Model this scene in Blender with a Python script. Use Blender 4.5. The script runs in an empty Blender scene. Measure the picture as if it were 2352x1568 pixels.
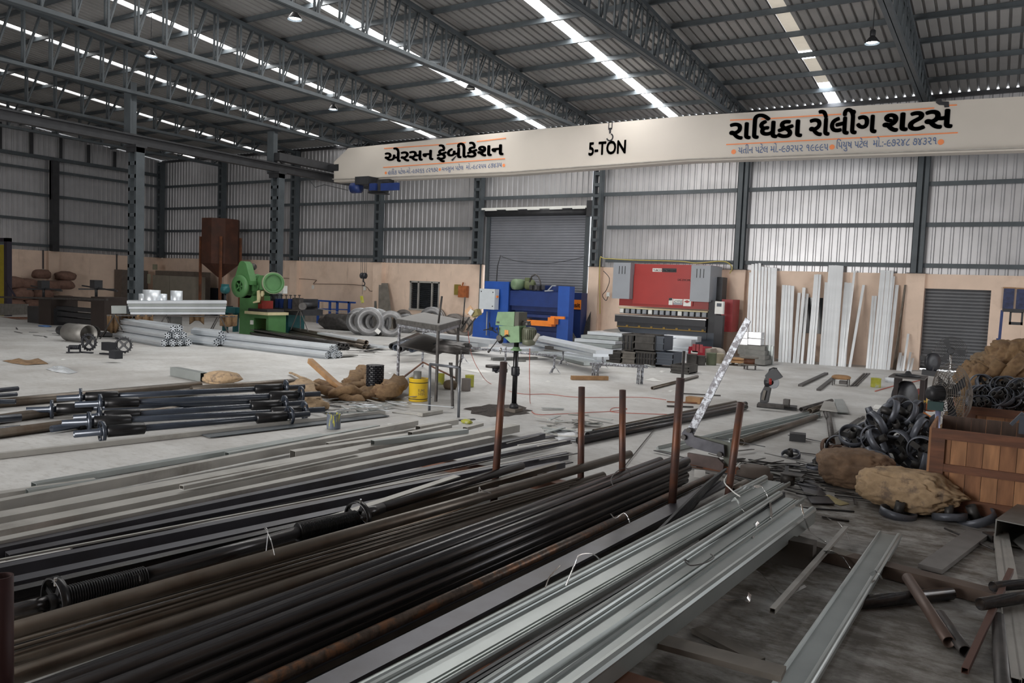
import bpy, bmesh, math, random
from mathutils import Vector, Matrix, noise
R = random.Random(7)
SC = bpy.context.scene
COL = SC.collection
PI = math.pi

# ---------------------------------------------------------------- camera
FPX, YAW, PIT, ROL, CH = 1801.0, -0.5572, 0.0666, 0.0399, 2.015
def cam_axes():
    cy, sy, cp, sp = math.cos(YAW), math.sin(YAW), math.cos(PIT), math.sin(PIT)
    f = Vector((sy*cp, cy*cp, -sp)); r = Vector((cy, -sy, 0)); u = r.cross(f)
    c, s = math.cos(ROL), math.sin(ROL)
    return c*r + s*u, -s*r + c*u, f
CR, CU, CF = cam_axes()
CP = Vector((0, 0, CH))
cam_data = bpy.data.cameras.new('camera')
cam = bpy.data.objects.new('camera', cam_data); COL.objects.link(cam)
cam_data.sensor_width = 36; cam_data.lens = FPX/2352*36; cam_data.clip_start = 0.05; cam_data.clip_end = 300
M = Matrix.Identity(4)
for i in range(3):
    M[i][0], M[i][1], M[i][2], M[i][3] = CR[i], CU[i], -CF[i], CP[i]
cam.matrix_world = M
SC.camera = cam

# ---------------------------------------------------------------- world, light, exposure
W = bpy.data.worlds.new('world'); SC.world = W; W.use_nodes = True
bg = W.node_tree.nodes['Background']
bg.inputs[0].default_value = (0.93, 0.96, 1.0, 1); bg.inputs[1].default_value = 2.2
SC.view_settings.view_transform = 'Standard'; SC.view_settings.look = 'None'
SC.view_settings.gamma = 1.0; SC.view_settings.use_curve_mapping = False
SC.view_settings.exposure = 0.12
SKY_STRIP = 22.0
def fill_light(name, loc, size, power, rot, colr=(1.0, 0.97, 0.93)):
    d = bpy.data.lights.new(name, 'AREA'); d.shape = 'RECTANGLE'; d.size, d.size_y = size; d.energy = power; d.color = colr
    o = bpy.data.objects.new(name, d); COL.objects.link(o); o.location = loc; o.rotation_euler = rot
    return o
# area lights added at assumed doorways outside the frame to light floor and wall
fill_light('unseen_doorway_fill', (7.8, 17, 3.4), (12, 5.5), 260, (0, PI/2, 0))
fill_light('unseen_doorway_fill', (-12, -7.5, 3.0), (10, 5.0), 1100, (PI/2, 0, 0)).data.spread = math.radians(120)

def ray(px, py): return CF + CR*((px-1176)/FPX) + CU*((784-py)/FPX)
def on(px, py, ax, v):
    d = ray(px, py); t = (v - CP[ax])/d[ax]; return CP + d*t
def G(px, py, z=0.0): return on(px, py, 2, z)      # point of the place at height z
def P(px, py, Y): return on(px, py, 1, Y)          # point on the vertical plane at depth Y
def pj(p):
    d = Vector(p)-CP; k = d.dot(CF); return 1176+FPX*d.dot(CR)/k, 784-FPX*d.dot(CU)/k
D, X0, WB = 27.63, -41.16, 5.54
EAVE = 8.53; SLOPE = 0.080
def roofz(Y): return EAVE + (D-Y)*SLOPE if Y > -2 else EAVE + (D+2)*SLOPE - (-2-Y)*SLOPE

# ---------------------------------------------------------------- materials
MATS = {}
def mat(name, c, rough=0.6, metal=0.0, var=0.12, scale=6.0, bump=0.0, c2=None, mix=0.5, edge=0.08, emit=0, coords='Object', spec=0.5, stretch=None):
    if name in MATS: return MATS[name]
    m = bpy.data.materials.new(name); m.use_nodes = True; nt = m.node_tree; N = nt.nodes; L = nt.links
    b = N['Principled BSDF']; b.inputs['Roughness'].default_value = rough; b.inputs['Metallic'].default_value = metal
    b.inputs['Specular IOR Level'].default_value = spec
    tc = N.new('ShaderNodeTexCoord'); src = tc.outputs[coords]
    if stretch:
        mp = N.new('ShaderNodeMapping'); mp.inputs['Scale'].default_value = stretch; L.new(src, mp.inputs[0]); src = mp.outputs[0]
    n1 = N.new('ShaderNodeTexNoise'); n1.inputs['Scale'].default_value = scale; n1.inputs['Detail'].default_value = 6; L.new(src, n1.inputs['Vector'])
    r1 = N.new('ShaderNodeValToRGB')
    a = [max(0, v*(1-var)) for v in c]; e = [min(1, v*(1+var)) for v in c]
    r1.color_ramp.elements[0].position = 0.3; r1.color_ramp.elements[1].position = 0.7
    r1.color_ramp.elements[0].color = (*a, 1); r1.color_ramp.elements[1].color = (*e, 1)
    L.new(n1.outputs['Fac'], r1.inputs[0]); out = r1.outputs[0]
    if c2:
        n2 = N.new('ShaderNodeTexNoise'); n2.inputs['Scale'].default_value = scale*0.37; n2.inputs['Detail'].default_value = 8; n2.inputs['Roughness'].default_value = 0.65
        L.new(src, n2.inputs['Vector'])
        r2 = N.new('ShaderNodeValToRGB'); r2.color_ramp.elements[0].position = mix-edge; r2.color_ramp.elements[1].position = mix+edge
        L.new(n2.outputs['Fac'], r2.inputs[0])
        mx = N.new('ShaderNodeMix'); mx.data_type = 'RGBA'
        L.new(r2.outputs[0], mx.inputs[0]); L.new(out, mx.inputs[6]); mx.inputs[7].default_value = (*c2, 1); out = mx.outputs[2]
    L.new(out, b.inputs['Base Color'])
    if bump:
        bp = N.new('ShaderNodeBump'); bp.inputs['Strength'].default_value = bump; bp.inputs['Distance'].default_value = 0.02
        L.new(n1.outputs['Fac'], bp.inputs['Height']); L.new(bp.outputs[0], b.inputs['Normal'])
    if emit:
        b.inputs['Emission Color'].default_value = (*c, 1); b.inputs['Emission Strength'].default_value = emit
    MATS[name] = m; return m
M_FLOOR0 = mat("concrete floor", (0.60, 0.60, 0.59), 0.55, 0, 0.10, 1.3, 0.15, (0.40, 0.385, 0.365), 0.56, 0.13)
def floor_mat():
    m = M_FLOOR0; nt = m.node_tree; N = nt.nodes; L = nt.links; b = N['Principled BSDF']; src = b.inputs['Base Color'].links[0].from_socket
    tc = N.new('ShaderNodeTexCoord')
    def noi(sc, st=(1, 1, 1), det=9, rg=.6):
        mp = N.new('ShaderNodeMapping'); mp.inputs['Scale'].default_value = st; L.new(tc.outputs['Object'], mp.inputs[0])
        n = N.new('ShaderNodeTexNoise'); n.inputs['Scale'].default_value = sc; n.inputs['Detail'].default_value = det; n.inputs['Roughness'].default_value = rg; L.new(mp.outputs[0], n.inputs['Vector']); return n.outputs['Fac']
    def mth(op, a, c, clamp=False):
        x = N.new('ShaderNodeMath'); x.operation = op; x.use_clamp = clamp
        for i, v in enumerate((a, c)):
            if isinstance(v, (int, float)): x.inputs[i].default_value = v
            else: L.new(v, x.inputs[i])
        return x.outputs[0]
    def mix(f, a, col):
        x = N.new('ShaderNodeMix'); x.data_type = 'RGBA'; L.new(f, x.inputs[0]); L.new(a, x.inputs[6]); x.inputs[7].default_value = (*col, 1); return x.outputs[2]
    sx = N.new('ShaderNodeSeparateXYZ'); L.new(tc.outputs['Object'], sx.inputs[0])
    # object origin of the floor is its centre: world x = x + OX, y = y + OY
    OX, OY = (X0-.3+8.3)/2, (-8.0+D+.25)/2
    # oily dirt right of the pile, with the dim foreground light painted in
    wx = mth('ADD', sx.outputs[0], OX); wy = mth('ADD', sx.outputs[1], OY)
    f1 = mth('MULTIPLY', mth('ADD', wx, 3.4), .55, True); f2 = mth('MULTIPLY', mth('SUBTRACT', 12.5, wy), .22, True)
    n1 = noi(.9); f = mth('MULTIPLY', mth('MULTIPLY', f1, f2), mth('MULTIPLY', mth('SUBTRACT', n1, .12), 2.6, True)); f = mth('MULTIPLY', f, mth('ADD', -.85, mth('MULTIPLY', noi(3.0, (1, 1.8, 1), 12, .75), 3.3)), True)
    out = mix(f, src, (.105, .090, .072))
    n2 = noi(7, (1, 2.2, 1)); out = mix(mth('MULTIPLY', mth('SUBTRACT', n2, .50), 2.2, True), out, (.31, .29, .265))
    n3 = noi(2.2, (.5, 1.6, 1)); out = mix(mth('MULTIPLY', mth('SUBTRACT', n3, .55), 3.0, True), out, (.62, .61, .60)) if False else out
    n4 = noi(.35, (1, 1, 1), 4); out = mix(mth('MULTIPLY', mth('SUBTRACT', n4, .52), 2.0, True), out, (.43, .415, .395))
    n5 = noi(14, (.25, 1.6, 1), 6, .7); out = mix(mth('MULTIPLY', mth('SUBTRACT', n5, .55), 2.6, True), out, (.40, .385, .37))
    vo = noi(40, det=3); out = mix(mth('MULTIPLY', mth('SUBTRACT', vo, .66), 9, True), out, (.10, .085, .07))
    L.new(out, b.inputs['Base Color']); return m
X0 = -41.16; D = 27.63
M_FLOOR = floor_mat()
M_WALL = mat('cream plaster', (0.76, 0.59, 0.475), 0.85, 0, 0.06, 2.0, 0, (0.58, 0.43, 0.33), 0.66, 0.12)
def streaks(m, col):
    nt = m.node_tree; N = nt.nodes; L = nt.links; b = N['Principled BSDF']; src = b.inputs['Base Color'].links[0].from_socket
    tc = N.new('ShaderNodeTexCoord'); mp = N.new('ShaderNodeMapping'); mp.inputs['Scale'].default_value = (2.2, 2.2, .35); L.new(tc.outputs['Object'], mp.inputs[0])
    n = N.new('ShaderNodeTexNoise'); n.inputs['Scale'].default_value = 1.6; n.inputs['Detail'].default_value = 10; n.inputs['Roughness'].default_value = .68; L.new(mp.outputs[0], n.inputs['Vector'])
    r = N.new('ShaderNodeValToRGB'); r.color_ramp.elements[0].position = .60; r.color_ramp.elements[1].position = .82; L.new(n.outputs['Fac'], r.inputs[0])
    x = N.new('ShaderNodeMix'); x.data_type = 'RGBA'; L.new(r.outputs[0], x.inputs[0]); L.new(src, x.inputs[6]); x.inputs[7].default_value = (*col, 1); L.new(x.outputs[2], b.inputs['Base Color'])
streaks(M_WALL, (.40, .28, .21))
M_PLINTH = mat('grey plinth', (0.25, 0.23, 0.21), 0.85)
M_SHEET = mat('galvanised wall sheet', (0.47, 0.47, 0.485), 0.38, 0.6, 0.10, 1.2)
M_ROOF = mat('roof sheet', (0.30, 0.295, 0.29), 0.55, 0.3, 0.10, 1.0)
M_STEEL = mat('grey painted steel', (0.072, 0.085, 0.095), 0.5, 0.2, 0.15, 3)
M_STEELD = mat('dark steel', (0.035, 0.036, 0.04), 0.5, 0.3, 0.2, 4)
M_GIRDER = mat("cream girder paint", (0.53, 0.49, 0.44), 0.5, 0, 0.04, 0.7)
M_ORANGE = mat('orange paint', (0.80, 0.24, 0.08), 0.5, 0, 0.03)
M_BLACK = mat('black paint', (0.012, 0.013, 0.018), 0.45, 0, 0.1)
M_NAVY = mat('blue lettering', (0.05, 0.10, 0.24), 0.5, 0, 0.05)
M_SHUT = mat('grey shutter slats', (0.22, 0.23, 0.26), 0.45, 0.3, 0.06, 2)
M_GALV = mat('galvanised steel', (0.37, 0.40, 0.395), 0.36, 0.6, 0.10, 3)
M_GALVD = mat('dull galvanised tube', (0.42, 0.41, 0.385), 0.5, 0.3, 0.14, 3, 0, (0.24, 0.225, 0.20), 0.62, 0.08)
M_GALVB = mat('bright zinc profile', (0.66, 0.70, 0.74), 0.36, 0.55, 0.06, 3)
M_PIPE = mat('black steel pipe', (0.06, 0.058, 0.06), 0.27, 0.65, 0.25, 5, 0, (0.085, 0.065, 0.05), 0.60, 0.08, stretch=(6, .6, 6))
M_PIPEB = mat('brown steel pipe', (0.135, 0.115, 0.095), 0.36, 0.55, 0.2, 5, 0, (0.10, 0.07, 0.05), 0.6, 0.1)
M_RUSTP = mat('rust flecked pipe', (0.10, 0.075, 0.06), 0.35, 0.5, 0.4, 25, 0.2, (0.20, 0.10, 0.055), 0.55, 0.05)
M_FLAT = mat('blue black flat bar', (0.085, 0.085, 0.10), 0.38, 0.5, 0.15, 4, 0, (0.06, 0.055, 0.06), 0.55, 0.1)
M_RUST = mat('rusty red steel', (0.20, 0.075, 0.035), 0.7, 0.1, 0.25, 6, 0.1, (0.11, 0.05, 0.03), 0.55, 0.1)
M_RUST2 = mat('rusty stake', (0.15, 0.058, 0.03), 0.5, 0.3, 0.3, 5, 0.1, (0.06, 0.05, 0.055), 0.50, 0.10)
M_RUSTY = mat('orange rust flat', (0.17, 0.09, 0.035), 0.6, 0.3, 0.3, 6)
M_NAVYP = mat('painted shaft', (0.040, 0.050, 0.070), 0.25, 0.3, 0.15, 5, spec=0.7)
M_SPRING = mat('coil spring steel', (0.03, 0.03, 0.032), 0.32, 0.7, 0.2, 8)
M_SACK = mat('jute sacking', (0.235, 0.15, 0.08), 0.95, 0, 0.18, 18, 0.5, (0.14, 0.08, 0.045), 0.58, 0.1)
M_SACKL = mat('pale jute sacking', (0.40, 0.285, 0.175), 0.95, 0, 0.15, 18, 0.5, (0.19, 0.14, 0.105), 0.60, 0.06)
M_SACKD = mat('brown red sacking', (0.19, 0.11, 0.085), 0.95, 0, 0.2, 8, 0.4)
M_WOOD = mat('red brown timber', (0.155, 0.062, 0.032), 0.6, 0, 0.25, 3, 0.1, (0.09, 0.04, 0.025), 0.58, 0.1, stretch=(1, 1, 8))
M_WOODP = mat('orange crate plank', (0.40, 0.20, 0.095), 0.65, 0, 0.3, 3, 0.1, (0.22, 0.10, 0.05), 0.55, 0.15, stretch=(5, 5, .8))
M_WOODG = mat('weathered plank', (0.17, 0.155, 0.135), 0.8, 0, 0.25, 4, 0.2)
M_WOODY = mat('yellow brown timber', (0.33, 0.19, 0.09), 0.75, 0, 0.25, 5, 0.1)
M_RED = mat('red machine paint', (0.34, 0.022, 0.018), 0.4, 0, 0.06, 2)
M_REDD = mat('dark red paint', (0.30, 0.03, 0.035), 0.5, 0, 0.15, 3)
M_GREY = mat('grey machine paint', (0.28, 0.30, 0.33), 0.45, 0, 0.05, 2)
M_NAVYG = mat('blue grey machine paint', (0.06, 0.075, 0.10), 0.45, 0, 0.08, 3)
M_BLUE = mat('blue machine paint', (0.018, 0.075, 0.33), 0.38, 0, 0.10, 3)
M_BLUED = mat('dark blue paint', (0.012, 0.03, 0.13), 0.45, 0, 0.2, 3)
M_TEAL = mat('teal paint', (0.02, 0.12, 0.13), 0.45, 0, 0.15, 3)
M_GREEN = mat('green machine paint', (0.075, 0.20, 0.07), 0.45, 0, 0.10, 4, 0, (0.045, 0.12, 0.045), 0.68, 0.06)
M_GREENL = mat('dusty light green paint', (0.19, 0.33, 0.17), 0.5, 0, 0.12, 8)
M_OLIVE = mat('olive motor', (0.17, 0.18, 0.13), 0.5, 0.2, 0.2, 8)
M_CREAM = mat('cream paint', (0.62, 0.55, 0.33), 0.6, 0, 0.1, 6)
M_ORNG = mat('orange machine paint', (0.72, 0.20, 0.02), 0.45, 0, 0.08, 4)
M_WHITE = mat('white enamel', (0.74, 0.75, 0.72), 0.5, 0, 0.05, 4)
M_PAPER = mat('white paper', (0.72, 0.72, 0.70), 0.9, 0, 0.05, 6)
M_YEL = mat('yellow bucket', (0.75, 0.50, 0.03), 0.4, 0, 0.05, 6)
M_YELG = mat('yellow green can', (0.40, 0.40, 0.05), 0.45, 0, 0.1, 12, 0, (0.35, 0.38, 0.36), 0.60, 0.05)
M_CANBL = mat('paint splashed can', (0.12, 0.14, 0.18), 0.35, 0, 0.2, 10, 0, (0.55, 0.52, 0.05), 0.57, 0.02, stretch=(6, 6, 0.8))
M_SCRAP = mat('scrap steel', (0.075, 0.07, 0.068), 0.5, 0.5, 0.3, 9)
M_DIRTY = mat('dirty galvanised sheet', (0.20, 0.20, 0.19), 0.55, 0.4, 0.2, 6)
M_RUBBER = mat('black rubber', (0.015, 0.015, 0.016), 0.6, 0, 0.2)
M_CABR = mat('red cable', (0.45, 0.11, 0.075), 0.6, 0, 0.05)
M_CABY = mat('yellow cable', (0.42, 0.36, 0.10), 0.6, 0, 0.05)
M_SPLAT = mat('paint splattered steel', (0.15, 0.145, 0.16), 0.4, 0.4, 0.3, 60, 0, (0.50, 0.53, 0.58), 0.52, 0.06)
M_PLAS = mat('clear crumpled plastic', (0.62, 0.65, 0.68), 0.25, 0, 0.1, 20, 0.6)
M_LAMPG = mat('lamp glow', (0.8, 0.95, 1.0), 0.5, 0, 0, emit=40)
M_STRIP = mat('translucent roof strip', (0.90, 0.95, 1.0), 0.5, 0, 0, emit=SKY_STRIP)
STRIPS = [mat('translucent roof strip %d' % k, (1.0, 0.98, 0.95), 0.5, 0, 0, emit=e) for k, e in enumerate((2.0, 3.2, 6.5, 15, 33, 38))]
M_STRIPD = mat('dusty translucent strip', (0.55, 0.50, 0.42), 0.5, 0, 0.1, 3, emit=0.55)
M_GLASS = mat('dark louvre glass', (0.03, 0.035, 0.04), 0.25, 0, 0.3, 3)
M_SWARF = mat('iron swarf and dirt', (0.055, 0.045, 0.04), 0.9, 0.2, 0.5, 30, 0.6)
M_STAIN = mat('burnt stain', (0.11, 0.065, 0.05), 0.9, 0, 0.3, 5)
M_TAPE = mat('steel strapping', (0.70, 0.70, 0.70), 0.2, 0.9, 0.1, 4)
M_CAB = mat('khaki cabinet', (0.22, 0.20, 0.165), 0.6, 0, 0.1, 3)

# ---------------------------------------------------------------- mesh builder
class MB:
    def __init__(s): s.v = []; s.f = []; s.sm = []
    def add(s, vs, fs, smooth=False):
        o = len(s.v); s.v += [Vector(v) for v in vs]
        for f in fs: s.f.append([i+o for i in f]); s.sm.append(smooth)
        return s
    def box(s, c, d, rz=0.0, rx=0.0, ry=0.0):
        c = Vector(c); m = Matrix.Rotation(rz, 3, 'Z') @ Matrix.Rotation(ry, 3, 'Y') @ Matrix.Rotation(rx, 3, 'X')
        vs = [c + m @ Vector((x*d[0]/2, y*d[1]/2, z*d[2]/2)) for x in (-1, 1) for y in (-1, 1) for z in (-1, 1)]
        return s.add(vs, [(0, 1, 3, 2), (4, 6, 7, 5), (0, 4, 5, 1), (2, 3, 7, 6), (0, 2, 6, 4), (1, 5, 7, 3)])
    def bx(s, x0, x1, y0, y1, z0, z1): return s.box(((x0+x1)/2, (y0+y1)/2, (z0+z1)/2), (abs(x1-x0), abs(y1-y0), abs(z1-z0)))
    def sweep(s, pts, prof, up=(0, 0, 1), hollow=None, smooth=False, caps=True, closed=True):
        pts = [Vector(p) for p in pts]; n = len(prof); rings = []; up = Vector(up)
        def ring(pr):
            o = len(s.v)
            for i, p in enumerate(pts):
                t = (pts[min(i+1, len(pts)-1)] - pts[max(i-1, 0)]).normalized()
                u = up if abs(t.dot(up)) < 0.97 else Vector((0, 1, 0))
                side = t.cross(u).normalized(); uu = side.cross(t)
                for a, b in pr: s.v.append(p + side*a + uu*b)
            return o
        o = ring(prof); m = len(pts); lim = n if closed else n-1
        for i in range(m-1):
            for j in range(lim):
                s.f.append([o+i*n+j, o+i*n+(j+1) % n, o+(i+1)*n+(j+1) % n, o+(i+1)*n+j]); s.sm.append(smooth)
        if hollow:
            q = ring(hollow)
            for i in range(m-1):
                for j in range(n):
                    s.f.append([q+i*n+(j+1) % n, q+i*n+j, q+(i+1)*n+j, q+(i+1)*n+(j+1) % n]); s.sm.append(smooth)
            for i, fl in ((0, 0), (m-1, 1)):
                for j in range(n):
                    f = [o+i*n+j, q+i*n+j, q+i*n+(j+1) % n, o+i*n+(j+1) % n]
                    s.f.append(f if fl == 0 else f[::-1]); s.sm.append(False)
        elif caps and closed:
            s.f.append([o+j for j in range(n)][::-1]); s.sm.append(False)
            s.f.append([o+(m-1)*n+j for j in range(n)]); s.sm.append(False)
        return s
    def tube(s, pts, r, n=10, hollow=0): 
        return s.sweep(pts, circ(r, n), hollow=circ(r-hollow, n) if hollow else None, smooth=n > 6)
    def rod(s, a, b, r, n=6): return s.sweep([a, b], circ(r, n), smooth=n > 6)
    def bar(s, a, b, w, h, up=(0, 0, 1)): return s.sweep([a, b], rect(w, h), up=up)
    def lathe(s, c, prof, n=20, axis=(0, 0, 1), caps=True):
        c = Vector(c); ax = Vector(axis).normalized(); t = Vector((1, 0, 0)) if abs(ax.x) < .9 else Vector((0, 1, 0))
        e1 = ax.cross(t).normalized(); e2 = ax.cross(e1); o = len(s.v); k = len(prof)
        for r, z in prof:
            for j in range(n):
                a = 2*PI*j/n; s.v.append(c + ax*z + e1*(r*math.cos(a)) + e2*(r*math.sin(a)))
        for i in range(k-1):
            for j in range(n):
                s.f.append([o+i*n+j, o+i*n+(j+1) % n, o+(i+1)*n+(j+1) % n, o+(i+1)*n+j]); s.sm.append(True)
        if caps:
            if prof[0][0] > 1e-4: s.f.append([o+j for j in range(n)][::-1]); s.sm.append(False)
            if prof[-1][0] > 1e-4: s.f.append([o+(k-1)*n+j for j in range(n)]); s.sm.append(False)
        return s
    def plate(s, poly, thick, nrm):
        poly = [Vector(p) for p in poly]; d = Vector(nrm).normalized()*thick; n = len(poly)
        return s.add(poly + [p+d for p in poly], [list(range(n))[::-1], [n+i for i in range(n)]] + [[i, (i+1) % n, n+(i+1) % n, n+i] for i in range(n)])
    def ringp(s, c, ro, ri, w, axis, n=28):   # flat ring / tyre like coil
        return s.lathe(c, [(ri, -w/2), (ro, -w/2), (ro, w/2), (ri, w/2), (ri, -w/2)], n, axis, caps=False)
    def build(s, name, m, parent=None, fixn=True, loc=None, flat=False):
        me = bpy.data.meshes.new(name)
        org = Vector(loc) if loc is not None else None
        if org is None:
            if parent is not None: org = Vector(parent['_o'])
            else: 
                xs = [v.x for v in s.v]; ys = [v.y for v in s.v]; zs = [v.z for v in s.v]
                org = Vector(((min(xs)+max(xs))/2, (min(ys)+max(ys))/2, min(zs)))
        me.from_pydata([tuple(v-org) for v in s.v], [], s.f)
        if not flat:
            me.polygons.foreach_set('use_smooth', s.sm)
        if fixn:
            bm = bmesh.new(); bm.from_mesh(me); bmesh.ops.recalc_face_normals(bm, faces=bm.faces); bm.to_mesh(me); bm.free()
        me.materials.append(m)
        o = bpy.data.objects.new(name, me); COL.objects.link(o)
        if parent is not None: o.parent = parent; o.location = org - Vector(parent['_o'])
        else: o.location = org
        o['_o'] = tuple(org)
        me.update(); return o
def circ(r, n=10): return [(r*math.cos(2*PI*i/n), r*math.sin(2*PI*i/n)) for i in range(n)]
def rect(w, h): return [(-w/2, -h/2), (w/2, -h/2), (w/2, h/2), (-w/2, h/2)]
def tag(o, label=None, cat=None, group=None, kind=None):
    if label: o['label'] = label
    if cat: o['category'] = cat
    if group: o['group'] = group
    if kind: o['kind'] = kind
    return o
def thing(name, loc, label, cat, group=None):
    o = bpy.data.objects.new(name, None); COL.objects.link(o); o.location = loc; o['_o'] = tuple(loc); o.empty_display_size = .1
    return tag(o, label, cat, group)
def struct(o): o['kind'] = 'structure'; return o
def copy_tree(o, loc=None, rz=None, label=None, scale=None):
    def cp(x, par):
        c = x.copy(); COL.objects.link(c)
        if par is not None: c.parent = par
        for ch in list(x.children): cp(ch, c)
        return c
    r = cp(o, None)
    if loc is not None: r.location = loc; r['_o'] = tuple(loc)
    if rz is not None: r.rotation_euler = (0, 0, rz)
    if scale is not None: r.scale = (scale,)*3
    if label: r['label'] = label
    return r
ORD = ['first', 'second', 'third', 'fourth', 'fifth', 'sixth', 'seventh', 'eighth', 'ninth', 'tenth', 'eleventh', 'twelfth', 'thirteenth', 'fourteenth', 'fifteenth', 'sixteenth', 'seventeenth', 'eighteenth', 'nineteenth', 'twentieth']

# ================================================================= SHELL
XR = 8.0      # right side wall of the shed, out of the frame
YF = -8.0     # front, out of the frame
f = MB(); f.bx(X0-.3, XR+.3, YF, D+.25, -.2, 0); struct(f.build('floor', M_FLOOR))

# masonry of the back wall with openings (pieces around doors and window)
MH = 3.0
DL, DR = P(1121, 560, D).x, P(1346, 560, D).x            # tall shutter opening
DT = P(1230, 497, D).z
SL, SR = P(2119, 740, D).x, P(2271, 740, D).x            # small shutter opening
ST = P(2190, 664, D).z
WL, WR, WZ0, WZ1 = P(943, 680, D).x, P(1008, 680, D).x, P(975, 711, D).z, P(975, 647, D).z
T = .25
b = MB()
b.bx(X0, WL, D, D+T, 0, MH); b.bx(WL, WR, D, D+T, 0, WZ0); b.bx(WL, WR, D, D+T, WZ1, MH)
b.bx(WR, DL-.2, D, D+T, 0, MH); b.bx(DR+.3, SL, D, D+T, 0, MH); b.bx(SL, SR, D, D+T, ST, MH); b.bx(SR, XR, D, D+T, 0, MH)
for k in range(1, 9):                                     # plastered piers under the columns
    if k == 4: continue
    x = X0+WB*k
    b.bx(x-.26, x+.26, D-.22, D+.02, 0, MH+.01)
b.bx(DR+.32, DR+.75, D-.3, D, 0, MH); 
struct(b.build('wall_back', M_WALL))
b = MB(); b.bx(X0-.25, X0, YF, D+T, 0, MH)
for y in (21.5, 15.5, 9.5, 3.5): b.bx(X0-.02, X0+.22, y-.26, y+.26, 0, MH+.01)
struct(b.build('wall_left', M_WALL))
b = MB(); b.bx(X0+.25, WL-.4, D-.012, D+.01, 0, .42); struct(b.build('baseboard_back', M_PLINTH))
# right side and front walls, openings assumed for added light, all out of frame
b = MB(); b.bx(XR, XR+.25, YF, 11, 0, 11); b.bx(XR, XR+.25, 23, D+T, 0, 11); b.bx(XR, XR+.25, 11, 23, 6.2, 11)
struct(b.build('wall_right', M_WALL))
b = MB(); b.bx(X0-.25, -18, YF-.25, YF, 0, 11); b.bx(-18, -6, YF-.25, YF, 5.6, 11); b.bx(-6, XR+.25, YF-.25, YF, 0, 11)
struct(b.build('wall_front', M_WALL))

def ribbed(axis, a0, a1, z0, z1, at, pitch=.25, depth=.035, out=1, top=None):
    """vertical ribbed sheet along X (axis 0) or Y (axis 1)"""
    m = MB(); prof = []; a = a0
    while a < a1-1e-6:
        for t, d in ((0, 0), (.58, 0), (.68, depth), (.88, depth)):
            q = a+pitch*t
            if q < a1: prof.append((q, d))
        a += pitch
    prof.append((a1, 0)); n = len(prof)
    for q, d in prof:
        zt = z1 if top is None else top(q)
        for z in (z0, zt):
            m.v.append(Vector((q, at+out*d, z)) if axis == 0 else Vector((at+out*d, q, z)))
    for i in range(n-1): m.f.append([2*i, 2*i+2, 2*i+3, 2*i+1]); m.sm.append(False)
    return m
def mrg(ms):
    o = MB()
    for m in ms: o.add(m.v, m.f)
    return o
ST_Z = EAVE-.02
parts = [ribbed(0, X0, DL-.12, MH-.02, ST_Z, D+.10), ribbed(0, DL-.12, DR+.12, DT+.2, ST_Z, D+.10), ribbed(0, DR+.30, XR, MH-.02, ST_Z, D+.10)]
struct(mrg(parts).build('wall_back_sheet', M_SHEET, fixn=False))
struct(ribbed(1, YF, D+.1, MH-.02, 9, X0-.12, out=1, top=lambda y: roofz(y)-.03).build('wall_left_sheet', M_SHEET, fixn=False))

# roof: ribbed sheets running down the slope, translucent strips in the middle of each bay
def roof_piece(xa, xb, y0, y1, pitch=.25, depth=.075):
    m = MB(); prof = []; a = math.floor(xa/pitch)*pitch
    while a < xb:
        for t, d in ((0, 0), (.50, 0), (.58, depth), (.74, depth), (.82, 0)):
            q = a+pitch*t
            if xa <= q <= xb: prof.append((q, d))
        a += pitch
    if prof[0][0] > xa: prof.insert(0, (xa, 0))
    if prof[-1][0] < xb: prof.append((xb, 0))
    ys = [y for y in (y0, -2, y1) if y0 <= y <= y1]
    n = len(prof)
    for y in ys:
        for q, d in prof: m.v.append(Vector((q, y, roofz(y)+d)))
    for i in range(len(ys)-1):
        for j in range(n-1): m.f.append([i*n+j, i*n+j+1, (i+1)*n+j+1, (i+1)*n+j]); m.sm.append(False)
    return m
SWID = .36
xs = [X0-.3] + [X0+WB*(k+.5) for k in range(0, 9)] + [XR+.3]
ms = []
for i in range(len(xs)-1):
    a = xs[i] + (SWID/2 if i else 0); c = xs[i+1] - (SWID/2 if i < len(xs)-2 else 0)
    ms.append(roof_piece(a, c, YF-.3, D+.13))
struct(mrg(ms).build('ceiling', M_ROOF, fixn=False))
for k in range(0, 9):
    x = X0+WB*(k+.5); dz = .03
    def strip(y0, y1, m, nm):
        q = MB(); q.add([(x-SWID/2, y0, roofz(y0)+dz), (x+SWID/2, y0, roofz(y0)+dz), (x+SWID/2, y1, roofz(y1)+dz), (x-SWID/2, y1, roofz(y1)+dz)], [(0, 1, 2, 3)])
        struct(q.build(nm, m, fixn=False))
    if k == 6:      # strip patched with dusty sheets, bright where they are missing
        Y6 = [on(px, py, 0, x).y for px, py in ((1800, 0), (1829, 45), (1851, 88), (1861, 106), (1893, 165), (1918, 205), (1927, 209), (1942, 239))]
        strip(14, Y6[0], M_STRIPD, 'window_%d' % (k+2)); strip(Y6[0], Y6[2], M_STRIPD, 'window_17'); strip(Y6[2], Y6[3], M_STRIP, 'window_18')
        strip(Y6[3], Y6[4], M_STRIPD, 'window_19'); strip(Y6[4], D+.1, M_STRIP, 'window_20')
    else: strip(11 if k < 6 else 16, D+.1, STRIPS[k] if k < 6 else M_STRIPD, 'window_%d' % (k+2))

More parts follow.
